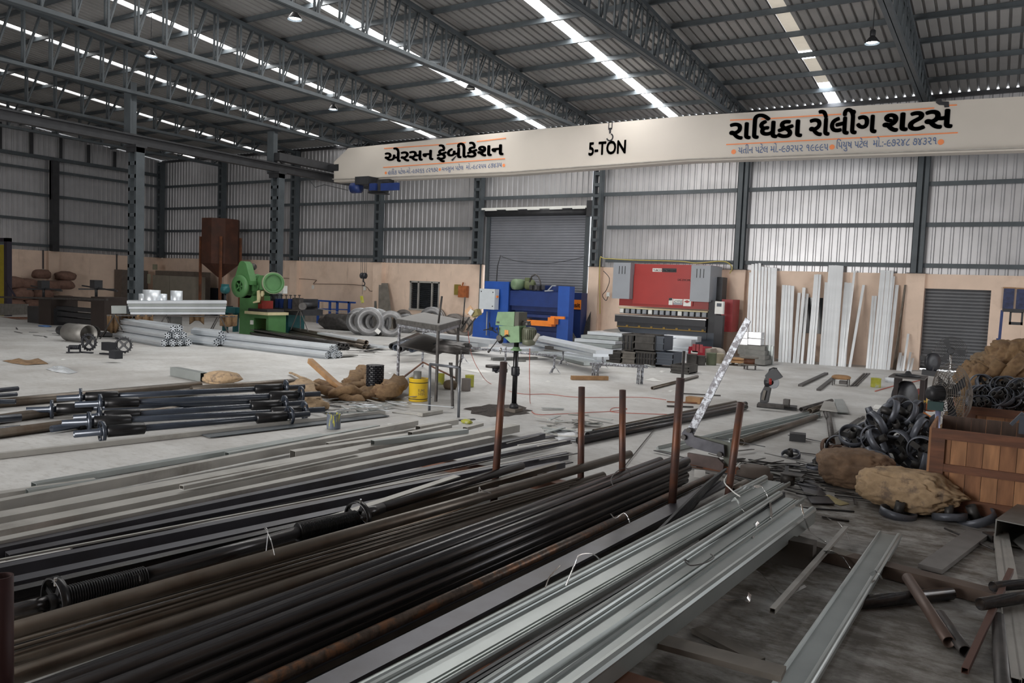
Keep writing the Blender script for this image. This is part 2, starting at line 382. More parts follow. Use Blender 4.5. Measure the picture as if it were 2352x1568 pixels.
# purlins (along X) and girts
yy = D-1.53; n = 1
tn = 1
while yy > -2:
    p = MB(); z = roofz(yy)
    p.bx(X0, XR, yy-.02, yy+.02, z-.14, z-.01); p.bx(X0, XR, yy-.05, yy+.02, z-.15, z-.14)
    struct(p.build('trim_%d' % tn, M_STEEL)); tn += 1
    yy -= 1.53
GZ = [7.02, 5.79, 4.535, 3.275]
for z in GZ:
    for (xa, xb) in ((X0, DL-.9), (DL-.9, DR+.9), (DR+.9, XR)):
        if xa == DL-.9 and z < DT+.3: continue
        p = MB(); p.bx(xa, xb, D-.06, D+.06, z-.05, z+.05); p.bx(xa, xb, D-.08, D-.06, z-.085, z+.05)
        struct(p.build('trim_%d' % tn, M_STEEL)); tn += 1
    p = MB(); p.bx(X0-.06, X0+.06, YF, D, z-.05, z+.05); p.bx(X0+.06, X0+.08, YF, D, z-.085, z+.05)
    struct(p.build('trim_%d' % tn, M_STEEL)); tn += 1
p = MB(); p.bx(X0, XR, D-.02, D+.09, EAVE-.15, EAVE-.025); struct(p.build('trim_%d' % tn, M_STEELD)); tn += 1
# posts and rail of the gable above the top girt on the left wall
p = MB(); p.bx(X0-.06, X0+.1, YF, D, 7.55, 7.72); struct(p.build('trim_%d' % tn, M_STEEL)); tn += 1
for i in range(18):
    y = D-1.55*(i+1)*.92
    if y < 2: break
    p = MB(); p.bx(X0, X0+.1, y-.06, y+.06, 7.72, roofz(y)-.22); struct(p.build('trim_%d' % tn, M_STEELD)); tn += 1

# wall columns (latticed H posts on the masonry piers)
def lattice(x, y, z0, z1, w=.36, d=.28, step=.42, alongx=True, flange=.09):
    m = MB()
    for s in (-1, 1):
        if alongx: m.bx(x+s*(w/2)-flange*(s > 0), x+s*(w/2)+flange*(s < 0), y-d/2, y+d/2, z0, z1)
        else: m.bx(x-d/2, x+d/2, y+s*(w/2)-flange*(s > 0), y+s*(w/2)+flange*(s < 0), z0, z1)
    z = z0+.1
    while z < z1-.1:
        for t in (-1, 1):
            if alongx: m.bx(x-w/2+.01, x+w/2-.01, y+t*d/2-(.012 if t > 0 else 0), y+t*d/2+(.012 if t < 0 else 0), z, z+.12)
            else: m.bx(x+t*d/2-(.012 if t > 0 else 0), x+t*d/2+(.012 if t < 0 else 0), y-w/2+.01, y+w/2-.01, z, z+.12)
        z += step
    return m
names = {0: 'in the far left corner of the shed', 1: 'behind the rusty hanging tank', 2: 'behind the green power press', 3: 'right of the hanging hook block, below the hoist',
         4: 'on the left side of the tall grey shutter', 5: 'on the right side of the tall grey shutter', 6: 'right of the red press brake', 7: 'left of the small roller shutter', 8: 'at the right edge of the back wall'}
for k in range(0, 8):
    x = X0+WB*k
    c = thing('wall_column', (x, D-.16, MH), 'dark grey latticed steel wall column ' + names[k], 'column')
    if k == 0: m = lattice(x+.2, D-.2, MH+.02, EAVE-.16, alongx=True)
    elif k in (6, 7):
        m = MB(); m.bx(x-.17, x+.17, D-.10, D-.085, MH+.02, EAVE-.16); m.bx(x-.17, x-.155, D-.28, D-.10, MH+.02, EAVE-.16); m.bx(x+.06, x+.17, D-.28, D-.265, MH+.02, EAVE-.16); m.bx(x-.17, x+.0, D-.28, D-.265, MH+.02, EAVE-.16)
    else: m = lattice(x, D-.20, MH+.02, EAVE-.16)
    m.build('shaft', M_STEEL, c)
    p = MB(); p.bx(x-.26+(.2 if k == 0 else 0), x+.26+(.2 if k == 0 else 0), D-.34, D-.05, MH, MH+.02); p.build('base_plate', M_STEELD, c)
for y, lab in ((21.5, 'on the left wall near the far corner of the shed'), (15.5, 'on the left wall above the heaped brown sacks'), ):
    c = thing('wall_column', (X0+.2, y, MH), 'dark steel post ' + lab, 'column')
    m = MB(); m.bx(X0+.09, X0+.42, y-.16, y+.16, MH, 5.9 if y < 20 else 7.5); m.build('shaft', M_STEELD, c)
    m = MB(); m.bx(X0+.09, X0+.25, y-.16, y+.16, 5.6, 7.54); m.bx(X0+.0, X0+.55, y-.24, y+.24, 5.9, 5.96) if y < 20 else None; m.build('bracket', M_STEELD, c)
# door_1 jambs / inner latticed columns
RX = X0+WB*3
for y, lab in ((15.55, 'free standing grey latticed column left of the rusty tank, carrying the crane rail'), (21.5, 'free standing grey latticed column behind the green power press, carrying the crane rail')):
    c = thing('lattice_column', (RX, y, 0), lab, 'column')
    lattice(RX-.02, y, 0.02, 6.2, w=.44, d=.30).build('lower_shaft', M_STEEL, c)
    m = MB(); m.bx(RX-.42, RX+.26, y-.2, y+.2, 6.16, 6.24); m.bx(RX-.34, RX+.2, y-.17, y+.17, 6.0, 6.16); m.build('bracket', M_STEELD, c)
    m = MB(); m.bx(RX-.46, RX-.2, y-.11, y+.11, 6.24, roofz(y)-1.2); m.bx(RX-.5, RX-.14, y-.15, y-.11, 6.24, roofz(y)-1.2); m.build('upper_shaft', M_STEEL, c)
    m = MB(); m.bx(RX-.35, RX+.3, y-.25, y+.25, 0, .02); m.build('base_plate', M_STEELD, c)
# crane rail beam
t = thing('crane_runway_beam', (RX, 12, 6.24), 'long dark steel crane runway beam crossing the upper left', 'beam')
m = MB(); m.bx(RX-.12, RX+.12, 2, D-.5, 6.24, 6.27); m.bx(RX-.12, RX+.12, 2, D-.5, 6.52, 6.55); m.bx(RX-.01, RX+.01, 2, D-.5, 6.27, 6.52); m.build('beam', M_STEELD, t)
m = MB(); m.bx(RX-.03, RX+.03, 2, D-.5, 6.55, 6.59); m.build('rail', M_STEELD, t)

# roof trusses along Y
where = {0: 'against the left gable wall', 1: 'farthest left bay line', 2: 'ending above the green power press', 3: 'over the crane runway', 4: 'ending left of the tall shutter', 5: 'ending above the crane hook sign', 6: 'ending right of the red press brake', 7: 'at the right, ending left of the small shutter'}
for k in range(1, 8):
    x = X0+WB*k; BC = 7.92
    t = thing('roof_truss', (x, D, BC), 'dark steel roof truss ' + where[k], 'truss')
    m = MB()
    for s in (-1, 1): m.bar((x+s*.055, -2, roofz(-2)-.28), (x+s*.055, D-.05, EAVE-.26), .09, .11)
    m.build('top_chord', M_STEEL, t)
    m = MB()
    for s in (-1, 1): m.bar((x+s*.055, -2, BC), (x+s*.055, D-.35, BC), .09, .10)
    m.build('bottom_chord', M_STEEL, t)
    y = D-.8; j = 0
    while y > 1.0:
        zt = roofz(y)-.30
        m = MB()
        for s in (-.07, .07): m.bar((x+s, y, BC), (x+s, y, zt), .045, .045, up=(0, 1, 0))
        m.build('post', M_STEEL, t)
        m = MB(); y2 = min(y+.45, D-.3)
        for s in (-.05, .05): m.bar((x+s, y, BC+.03), (x+s, y2, roofz(y2)-.33), .035, .035, up=(0, 1, 0))
        m.build('brace', M_STEEL, t)
        y -= .78 if k > 2 else 1.0; j += 1
# a deeper dark member marks the crane-side truss line on the right
# high bay lamps
lampspots = [((677, 45), 19.0, 8.9, 'near the top left, between two lit roof strips', 4), ((347, 130), 17.0, 8.7, 'at the upper left beside the crane runway', 3), ((765, 252), 24, 8.3, 'above the left end of the crane girder', 3), ((2003, 100), 21, 8.9, 'at the upper right above the painted girder lettering', 7), ((1080, 205), 24, 8.5, 'above the hook sign, looking unlit', 5)]
for (px, py), Y, zz, lab, k in lampspots:
    c = on(px, py, 2, 8.25)
    q = thing('high_bay_lamp', (c.x, c.y, c.z), 'dark bell shaped high bay lamp ' + lab, 'lamp', 'high bay lamps')
    m = MB(); m.lathe((c.x, c.y, c.z), [(.17, 0), (.165, .03), (.10, .12), (.055, .17), (.05, .18)], 20, caps=False); m.build('shade', M_STEELD, q)
    m = MB(); m.lathe((c.x, c.y, c.z), [(.055, .17), (.065, .19), (.065, .30), (.03, .33)], 14); m.build('housing', M_STEELD, q)
    m = MB(); m.rod((c.x, c.y, c.z+.33), (c.x, c.y, roofz(c.y)+.01), .012); m.build('hanger', M_STEELD, q)
    m = MB(); m.lathe((c.x, c.y, c.z), [(.0, .015), (.10, .02), (.13, .035), (.09, .10), (0, .11)], 16); m.build('bulb', M_LAMPG if zz != 8.5 else M_WHITE, q)

# ---------------- doors and window
t = struct(thing('door_1', ((DL+DR)/2, D, 0), None, None))
m = MB(); z = 0.02; n = 0; q = MB()
prof = []
while z < DT:
    prof += [(z, 0), (z+.03, -.022), (z+.075, -.022)]; z += .105
for zz, d in prof:
    for x in (DL, DR): q.v.append(Vector((x, D+.12+d, zz)))
for i in range(len(prof)-1): q.f.append([2*i, 2*i+1, 2*i+3, 2*i+2]); q.sm.append(False)
q.build('shutter', M_SHUT, t, fixn=False)
m = MB(); m.bx(DL-.1, DL+.06, D-.02, D+.06, 0, DT+.12); m.bx(DR-.06, DR+.12, D-.02, D+.06, 0, DT+.12); m.build('guide', M_STEEL, t)
m = MB(); m.rod((DL-.1, D-.05, DT+.16), (DR+.2, D-.05, DT+.16), .15, 14); m.build('roller', M_STEELD, t)
m = MB()
m.bx(DL-.3, DR+.15, D-.26, D-.22, DT+.28, DT+.36)
for i in range(5): 
    x = DL+.25+i*(DR-DL-.5)/4; m.bx(x-.28, x+.28, D-.27, D-.2, DT+.24, DT+.33)
m.build('cover_strip', M_WHITE, t)
m = MB(); m.bx(DR+.1, DR+.32, D-.3, D, DT-.05, DT+.55); m.build('gearbox', M_STEELD, t)
# bright gaps and lattice post left and right of the tall shutter
m = MB(); m.bx(DL-.34, DL-.28, D-.05, D+.02, 0, DT+.7); struct(m.build('trim_%d' % tn, M_STEEL)); tn += 1
m = MB(); m.bx(DR+.28, DR+.31, D+.1, D+.14, MH, EAVE-.2); struct(m.build('trim_%d' % tn, M_STEEL)); tn += 1

t = struct(thing('door_2', ((SL+SR)/2, D, 0), None, None))
prof = []; z = .10
while z < ST+.1: prof += [(z, 0), (z+.03, -.022), (z+.075, -.022)]; z += .105
q = MB()
for zz, d in prof:
    for x in (SL-.05, SR+.05): q.v.append(Vector((x, D+.16+d, zz)))
for i in range(len(prof)-1): q.f.append([2*i, 2*i+1, 2*i+3, 2*i+2]); q.sm.append(False)
q.build('shutter', mat('dark shutter slats', (0.13, 0.135, 0.145), 0.5, 0.3, 0.08, 2), t, fixn=False)
m = MB(); m.bx(SL-.05, SR+.05, D+.13, D+.20, .045, .10); m.build('bottom_rail', M_STEELD, t)
m = MB(); m.bx(SL-.06, SL, D-.01, D+.04, 0, ST); m.build('jamb', mat('dark red jamb', (0.10, 0.035, 0.03), 0.7), t)
t = struct(thing('window_1', ((WL+WR)/2, D, WZ0), None, None))
m = MB(); w3 = (WR-WL)
for x in (WL, WL+w3*.28, WL+w3*.76, WR): m.bx(x-.035, x+.035, D-.03, D+.05, WZ0, WZ1)
m.bx(WL-.05, WR+.05, D-.03, D+.05, WZ1-.05, WZ1+.03); m.bx(WL-.05, WR+.05, D-.05, D+.05, WZ0-.04, WZ0+.03); m.build('window_frame', M_GALVD, t)
m = MB()
for i in range(13):
    z = WZ0+.06+i*(WZ1-WZ0-.1)/13; m.box(((WL+WR)/2, D+.05, z+.04), (w3-.04, .09, .006), rx=.6)
m.build('louvre', M_GLASS, t)
m = MB(); m.bx(WL, WR, D+.16, D+.17, WZ0, WZ1); m.build('pane', M_GLASS, t)

# ================================================================= helpers for frontal things
def ext(px0, py0, px1, py1, Y):
    ym, xm = (py0+py1)/2, (px0+px1)/2
    return P(px0, ym, Y).x, P(px1, ym, Y).x, P(xm, py1, Y).z, P(xm, py0, Y).z
def fb(m, px0, py0, px1, py1, Y, d, z0=None):
    a, b, c, e = ext(px0, py0, px1, py1, Y)
    if z0 is not None: c = z0
    return m.bx(a, b, Y, Y+d, c, e)
def one(name, m, mt, label, cat, group=None):
    return tag(m.build(name, mt), label, cat, group)
def lettering(body, pa, pb, mt, parent, Y, height=None, off=0.0, name='lettering', extra=None, off2=None):
    """text laid on the plane Y between two points (left baseline, right baseline)"""
    c = bpy.data.curves.new('t', 'FONT'); c.body = body; c.resolution_u = 3
    o = bpy.data.objects.new('t', c); COL.objects.link(o)
    bpy.context.view_layer.update()
    me = bpy.data.meshes.new_from_object(o.evaluated_get(bpy.context.evaluated_depsgraph_get()))
    bpy.data.objects.remove(o)
    vs = [v.co.copy() for v in me.vertices]; fs = [list(p.vertices) for p in me.polygons]
    x0, x1 = min(v.x for v in vs), max(v.x for v in vs)
    A, B = Vector(pa), Vector(pb); w = (B-A).length/(x1-x0)
    h = w if height is None else height
    ex = (B-A).normalized(); ez = Vector((0, 0, 1))
    m = MB(); tr = lambda x, y: A + ex*((x-x0)*w) + ez*(y*h)
    rr = off*.62; sh = [(0, 0)] + ([(rr*math.cos(a), rr*math.sin(a)) for a in [i*PI/4 for i in range(8)]] if off > .015 else [])
    for q, (dx, dy) in enumerate(sh): m.add([tr(v.x+dx, v.y+dy) for v in vs], fs)
    if extra:
        for poly in extra: m.add([tr(x, y) for x, y in poly], [list(range(len(poly)))])
    for v in m.v: v.y = Y
    m2 = m.build(name, mt, parent, fixn=False)
    return m2

# ================================================================= CRANE GIRDER
GY = 24.0
cg = thing('crane_girder', (P(1500, 330, GY).x, GY, 6.2), 'long cream crane girder with painted black and blue lettering', 'crane')
pt = [(767, 372), (800, 340), (1176, 302), (1580, 266), (2352, 221), (2460, 214), (2460, 338), (2352, 345), (1580, 371), (1176, 401), (767, 418)]
m = MB(); m.plate([P(x, y, GY) for x, y in pt], .42, (0, 1, 0)); m.build('girder', M_GIRDER, cg)
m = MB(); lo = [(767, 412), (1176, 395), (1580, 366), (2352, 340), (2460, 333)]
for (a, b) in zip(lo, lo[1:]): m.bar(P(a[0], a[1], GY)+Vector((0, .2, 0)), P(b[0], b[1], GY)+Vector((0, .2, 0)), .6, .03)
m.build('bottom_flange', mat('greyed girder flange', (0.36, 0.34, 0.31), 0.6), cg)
m = MB()
for a, b in (((1677, 276), (1728, 274)), ((1748, 273.5), (1866, 266)), ((1866, 266), (1932, 262)), ((1976, 260), (2146, 248)), ((2170, 242.5), (2198, 241)), ((1668, 332), (2200, 304.5)), ((882, 341), (1010, 332)), ((1025, 331), (1070, 327)), ((1095, 325), (1162, 317)), ((880, 384.5), (1160, 364))):
    MB().bar(P(*a, GY-.012), P(*b, GY-.012), .01, .032).build('orange_line', M_ORANGE, cg)
for px, py, r in ((1685, 348.5, .072), (1911, 337.5, .072), (2161, 326, .075), (886, 397, .055), (1010, 389, .052), (1157, 379.5, .055)):
    MB().lathe(P(px, py, GY-.012), [(r, 0), (r, .006)], 20, (0, 1, 0)).build('orange_dot', M_ORANGE, cg)
YT = GY-.02
lettering('રાિધકા', P(1676, 320, YT), P(1840, 313, YT), M_BLACK, cg, YT, height=.78, off=.055)
lettering('રોલીંગ', P(1859, 312, YT), P(2011, 304, YT), M_BLACK, cg, YT, height=.78, off=.055)
a = lettering('શટસ', P(2028, 303, YT), P(2185, 292, YT), M_BLACK, cg, YT, height=.78, off=.055, extra=[[(1.40, 1.0), (1.52, 1.0), (1.54, .90), (1.72, .87), (1.74, .68), (1.62, .68), (1.60, .76), (1.48, .78), (1.39, .86)]])
lettering('એરસન', P(884, 372.5, YT), P(994, 366.5, YT), M_BLACK, cg, YT, height=.60, off=.052)
lettering('ફેબીકેશન', P(1004, 366, YT), P(1155, 355, YT), M_BLACK, cg, YT, height=.60, off=.052, extra=[[(.98, .14), (1.06, .2), (.84, -.16), (.74, -.1)]])
lettering('યતીન પટેલ મો.-૯૭૨૫૨ ૧૯૯૯૫', P(1695, 353, YT), P(1902, 345, YT), M_NAVY, cg, YT, height=.31, off=.012)
lettering('િપયુષ પટેલ  મો.:-૯૭૨૪૮ ૭૪૩૨૧', P(1921, 341.5, YT), P(2151, 331, YT), M_NAVY, cg, YT, height=.31, off=.012)
lettering('હાિર્દક પટેલ-મો.-૯૭૨૬૬ ૮૨૧૭૨'.replace('ર્', ''), P(891, 401, YT), P(1006, 394, YT), M_NAVY, cg, YT, height=.25, off=.008, extra=[[(1.22, .72), (1.30, .86), (1.40, .86), (1.36, .80), (1.30, .72)]])
lettering('મનસુખ પટેલ  મો.-૯૮૨૫૫ ૮૭૪૩૫', P(1015, 393, YT), P(1152, 383, YT), M_NAVY, cg, YT, height=.25, off=.008)
lettering('5-TON', P(1352, 356.5, YT), P(1436, 351, YT), M_BLACK, cg, YT, height=.60, off=.05)
# painted hook mark
hk = P(1401, 308, YT); m = MB()
for s in (-1, 1): m.bx(hk.x+s*.06-.015, hk.x+s*.06+.015, YT, YT+.004, hk.z+.20, hk.z+.38)
m.bx(hk.x-.07, hk.x+.07, YT, YT+.004, hk.z+.15, hk.z+.21); m.bx(hk.x-.03, hk.x+.03, YT, YT+.004, hk.z+.02, hk.z+.16)
m.sweep([(hk.x+.11*math.cos(a), YT, hk.z-.10+.11*math.sin(a)) for a in [math.radians(t) for t in range(70, -181, -18)]], rect(.045, .006), up=(0, 1, 0), caps=True)
m.build('hook_mark', M_BLACK, cg)
# end carriage on the runway beam
ec = thing('crane_end_carriage', (RX, 22.9, 6.6), 'dark steel end carriage of the crane standing on the runway beam', 'crane')
m = MB(); m.bx(RX-.14, RX+.16, 21.4, 25.6, 6.68, 6.98); m.build('beam', M_STEELD, ec)
for y in (21.7, 25.3):
    m = MB(); m.lathe((RX-.05, y, 6.73), [(.13, 0), (.13, .10)], 18, (1, 0, 0)); m.build('wheel', M_STEELD, ec)
m = MB(); m.bx(RX+.16, P(778, 380, GY).x, GY-.0, GY+.4, 6.62, 6.9); m.build('coupling', M_STEELD, ec)
# hoist
HY = 23.7
h = thing('crane_hoist', P(858, 430, HY), 'dark blue electric hoist hanging under the left end of the girder', 'hoist')
m = MB(); fb(m, 815, 405, 846, 423, HY-.35, .5); m.build('control_box', M_STEELD, h)
c = P(828, 432, HY)
m = MB(); m.lathe(c+Vector((-.38, -.1, 0)), [(.10, 0), (.21, .04), (.21, .46), (.12, .52)], 20, (1, 0, 0)); m.build('motor', M_BLUED, h)
m = MB(); fb(m, 846, 419, 876, 440, HY-.2, .45); m.build('drum', M_STEELD, h)
m = MB(); fb(m, 874, 420, 914, 437, HY-.3, .1); m.build('side_plate', M_BLUED, h)
m = MB(); fb(m, 848, 421, 862, 437, HY-.33, .12); m.build('blue_cover', M_BLUED, h)
m = MB(); m.box(P(868, 414, HY)+Vector((0, .3, 0)), (.9, .3, .12)); m.bar(P(850, 443, HY), P(890, 445, HY), .25, .06); m.build('trolley', M_STEELD, h)
# wire ropes, hook block and pendant control
t = thing('hook_block', P(835, 634, 23.6), 'black hook block hanging on four wire ropes over the cream wall', 'hook')
m = MB()
for px in (831, 834.5, 840, 844):
    m.rod(P(px, 436, 23.6), P(px-2.5, 630, 23.6), .008, 5)
m.build('rope', M_STEELD, t)
m = MB(); c = P(835, 633, 23.6)
for s in (-1, 1): m.lathe(c+Vector((s*.075-.05, 0, 0)), [(.02, 0), (.12, .02), (.12, .08), (.02, .10)], 20, (1, 0, 0))
m.bx(c.x-.14, c.x+.14, c.y-.03, c.y+.03, c.z-.11, c.z+.09); m.build('sheave', M_BLACK, t)
m = MB(); m.rod(c-Vector((0, 0, .1)), c-Vector((0, 0, .25)), .025, 8)
m.sweep([c+Vector((.08*math.cos(a), 0, -.32+.08*math.sin(a))) for a in [math.radians(q) for q in range(90, -150, -20)]], circ(.022, 8)); m.build('hook', M_BLACK, t)
t = thing('pendant_control', P(833, 690, 23.3), 'yellow pendant control hanging below the black hook block', 'crane control')
m = MB(); m.box(P(831.5, 687.5, 23.3), (.09, .08, .27), ry=-.25); m.build('case', M_YELG, t)
m = MB(); m.rod(P(834, 430, 23.6), P(832, 676, 23.3), .007, 5); m.build('cord', M_STEELD, t)
# festoon cables
m = MB()
pts = [(1560, 0, 0)]
cabpts = [P(x, y, 22.5) for x, y in ((706, 408), (724, 430), (745, 424), (770, 430), (800, 437))]
one('festoon_cable', MB().tube(cabpts, .012, 5), M_STEELD, 'thin black cable sagging under the end of the crane runway', 'cable')

# ================================================================= WALL THINGS
def cable(name, pts, r, mt, label, n=5):
    # smooth through the points
    out = []
    for i in range(len(pts)-1):
        p0, p1, p2, p3 = pts[max(i-1, 0)], pts[i], pts[i+1], pts[min(i+2, len(pts)-1)]
        for q in range(5):
            t = q/5
            out.append(.5*((2*p1)+(-p0+p2)*t+(2*p0-5*p1+4*p2-p3)*t*t+(-p0+3*p1-3*p2+p3)*t**3))
    out.append(pts[-1])
    return one(name, MB().tube(out, r, n), mt, label, 'cable')
WY = D-.03
cable('wall_cable', [P(x, y, WY-.02) for x, y in ((648, 638.5), (720, 642), (724, 646), (720, 652), (735, 652), (830, 655), (850, 668), (858, 660), (862, 602))], .014, M_STAIN, 'thin brown cable running along the cream wall behind the hook block')
cable('shutter_wire', [P(x, y, 25.6) for x, y in ((1152, 589), (1190, 600), (1250, 605), (1305, 598), (1345, 589))], .012, M_STEELD, 'thin dark wire sagging in front of the tall grey shutter')
one('wire_pole', MB().tube([P(1150, 586, 25.5), P(1143, 610, 25.5), P(1139, 665, 25.5), (P(1139, 665, 25.5).x, 25.5, 0)], .02, 8), M_STEELD, 'thin bent pole holding the wire above the blue press', 'pole')
cable('yellow_cable', [P(x, y, D-.35) for x, y in ((1378, 720), (1378, 600), (1390, 594), (1450, 597), (1560, 600), (1600, 604), (1660, 600), (1681, 612), (1676, 628))], .02, M_CABY, 'yellow conduit cable running above the red press brake')
cable('looped_cable', [P(x, y, D-.35) for x, y in ((1386, 622), (1400, 640), (1393, 665), (1384, 678), (1392, 690), (1397, 680))], .014, M_STEELD, 'looped black cable on the cream pillar left of the red press')
for (px, py, lab, mt, w, hh) in ((1397, 676, 'small white wall socket under the looped cable left of the red press', M_WHITE, .12, .16), (719, 659, 'small pale wall socket left of the crane hook', M_WHITE, .12, .18), (838, 662, 'small pale wall socket just right of the hook block', M_WHITE, .12, .18)):
    c = P(px, py, D-.04 if px < 1300 else D-.32); m = MB(); m.box(c, (w, .06, hh)); one('wall_socket', m, mt, lab, 'socket')
# orange extractor like boxes beside the window
t = thing('wall_box', P(1052, 665, WY), 'small rusty orange metal box fixed to the cream wall by the window', 'box')
m = MB(); fb(m, 1043, 653, 1056, 677, D-.08, .08); m.build('back_plate', mat('olive yellow plate', (.22, .17, .03), .6), t)
m = MB(); fb(m, 1052, 656, 1071, 683, D-.25, .17); c = P(1063, 652, D-.2); m.box(c, (.05, .04, .14), ry=.3); m.build('case', M_ORNG if False else mat('burnt orange paint', (.34, .10, .03), .6, var=.3), t)
t = thing('warning_poster', P(1320, 694, 26.3), 'orange printed panel on the dark blue cabinet beside the blue press', 'sign')
# cabinet behind blue press, right
t2 = thing('machine_cabinet', P(1320, 785, 26.5), 'dark blue cabinet with an orange panel right of the blue press', 'cabinet')
m = MB(); fb(m, 1305, 672, 1333, 795, 26.5, .5, z0=0); m.build('body', M_BLUED, t2)
bpy.data.objects.remove(t)
m = MB(); fb(m, 1304, 688, 1334, 710, 26.46, .03); m.build('orange_panel', M_ORNG, t2)
lettering('pusit', P(1308, 704.5, 26.44), P(1332, 705.5, 26.44), M_BLUED, t2, 26.44, height=.24, off=.03)
# leaning dark sheets beside it
one('leaning_sheet', MB().plate([P(1340, 800, 26.6), P(1352, 797, 26.6), P(1357, 715, 27.1), P(1331, 770, 26.8)], .02, (0, 1, 0)), M_SCRAP, 'dark pointed steel offcut leaning beside the tall shutter', 'metal sheet')
one('leaning_sheet', MB().plate([P(1318, 798, 26.2), P(1336, 798, 26.2), P(1303, 742, 26.4), P(1301, 760, 26.4)], .02, (0, 1, 0)), M_DIRTY, 'grey slanted sheet leaning against the right foot of the blue press', 'metal sheet')
one('leaning_planks', MB().plate([P(868, 757, 26.9), P(903, 759, 26.9), P(890, 650, D-.2), P(870, 650, D-.2)], .03, (0, 1, 0)), M_WOODG, 'weathered grey boards leaning on the cream wall left of the window', 'boards')
one('leaning_strip', MB().plate([P(858, 752, 27.3), P(864, 752, 27.3), P(865, 680, D-.2), P(860, 680, D-.2)], .02, (0, 1, 0)), M_DIRTY, 'narrow grey strip leaning on the wall beside the weathered boards', 'board')

# ================================================================= PRESS BRAKE (red)
PY = 26.0
pb = thing('press_brake', (-10, PY, 0), 'large red and grey press brake against the back wall', 'machine')
m = MB(); fb(m, 1424, 607, 1630, 706, PY, 1.0); m.build('ram_housing', M_RED, pb)
m = MB(); a = ext(1456, 633, 1594, 700, PY); m.bx(a[0], a[1], PY-.06, PY, a[2], a[3]); o = m.build('ram', M_RED, pb)
a = ext(1417, 604, 1456, 686, PY)
m = MB(); m.bx(a[0], a[1], PY-.35, PY+.9, a[2], a[3]); s = m.build('left_cylinder_cover', M_GREY, pb)
q = MB()
for i in range(3): x = a[0]+(a[1]-a[0])*(.35+.17*i); q.bx(x-.012, x+.012, PY-.356, PY-.35, a[3]-.40, a[3]-.12)
q.build('vent_slots', M_BLACK, pb)
a = ext(1594, 610, 1638, 693, PY)
m = MB(); m.bx(a[0], a[1], PY-.35, PY+.9, a[2], a[3]); m.build('right_cylinder_cover', M_GREY, pb)
q = MB()
for i in range(3): x = a[0]+(a[1]-a[0])*(.30+.18*i); q.bx(x-.012, x+.012, PY-.356, PY-.35, a[3]-.42, a[3]-.12)
q.build('vent_slots', M_BLACK, pb)
# punch clamps
zc = P(1520, 716, PY).z; xa, xb = P(1424, 712, PY).x, P(1628, 720, PY).x
m = MB(); m.bx(xa, xb, PY-.14, PY, zc+.06, zc+.10); m.build('beam_edge', M_CREAM, pb)
m = MB(); m.bx(xa, xb, PY-.02, PY+.15, zc-.12, zc+.06); m.build('tool_holder', M_BLACK, pb)
for i in range(15):
    x = xa+.12+(xb-xa-.24)*i/14
    q = MB(); q.bx(x-.07, x+.07, PY-.12, PY-.02, zc-.10, zc+.05); q.lathe((x, PY-.135, zc-.03), [(.055, 0), (.055, .02)], 12, (0, 1, 0)); q.build('clamp', M_GREY if i % 5 else M_WHITE, pb)
m = MB(); m.bx(xa-.05, xb, PY-.30, PY+.2, zc-.42, zc-.16); m.build('die_table', M_BLACK, pb)
m = MB(); m.bx(xa-.05, xb+.02, PY-.31, PY-.30, zc-.20, zc-.165); m.build('die_edge', M_TAPE, pb)
m = MB(); m.bx(xa, xb, PY-.2, PY+.2, zc-.62, zc-.42); m.build('sliding_rail', M_STEELD, pb)
m = MB(); m.bx(xa, xb, PY-.215, PY-.20, zc-.60, zc-.57); 
for i in range(7): x = xa+.4+i*.46; m.bx(x-.04, x+.04, PY-.23, PY-.2, zc-.60, zc-.52)
m.build('scale_strip', mat('brass strip', (.24, .15, .03), .5, .3), pb)
zb = P(1500, 772, PY).z
m = MB(); m.bx(xa, xb, PY-.1, PY+.3, zb, zc-.62); m.build('lower_beam', M_NAVYG, pb)
m = MB(); m.bx(xa, xa+.5, PY-.05, PY+.9, 0, zb); m.build('left_foot', M_NAVYG, pb)
m = MB(); m.bx(xb-.55, xb+.25, PY-.08, PY+.9, 0, zc-.62); m.build('right_foot', M_NAVYG, pb)
m = MB(); m.bx(xb+.02, xb+.28, PY-.1, PY+.9, zc-.62, P(1645, 690, PY).z); m.build('right_side_frame', M_STEELD, pb)
# control panel and cabinet on the right
a = ext(1643, 692, 1662, 721, PY-.5)
m = MB(); m.bx(a[0], a[1], PY-.55, PY-.40, a[2], a[3]); cp_ = m.build('control_panel', M_WHITE, pb)
q = MB(); q.bx(a[0]+.06, a[1]-.06, PY-.556, PY-.55, a[3]-.17, a[3]-.06); q.build('screen', M_NAVYG, cp_) if False else q.build('panel_screen', M_NAVYG, pb)
m = MB(); m.rod((a[0]+.15, PY-.47, a[2]), (a[0]+.1, PY+.1, a[2]-.2), .03); m.bx(a[0]-.0, a[1], PY-.5, PY-.3, .0, a[2]-.04); m.build('pedestal', M_BLACK, pb)
a = ext(1652, 687, 1672, 762, PY)
m = MB(); m.bx(a[0], a[1]+.08, PY+.2, PY+1.0, a[2], a[3]); m.build('electric_cabinet', M_REDD, pb)
a = ext(1640, 636, 1657, 690, PY+.3); m = MB(); m.bx(a[0], a[1], PY+.4, PY+.9, a[2], a[3]); m.build('motor_cover', M_STEELD, pb)
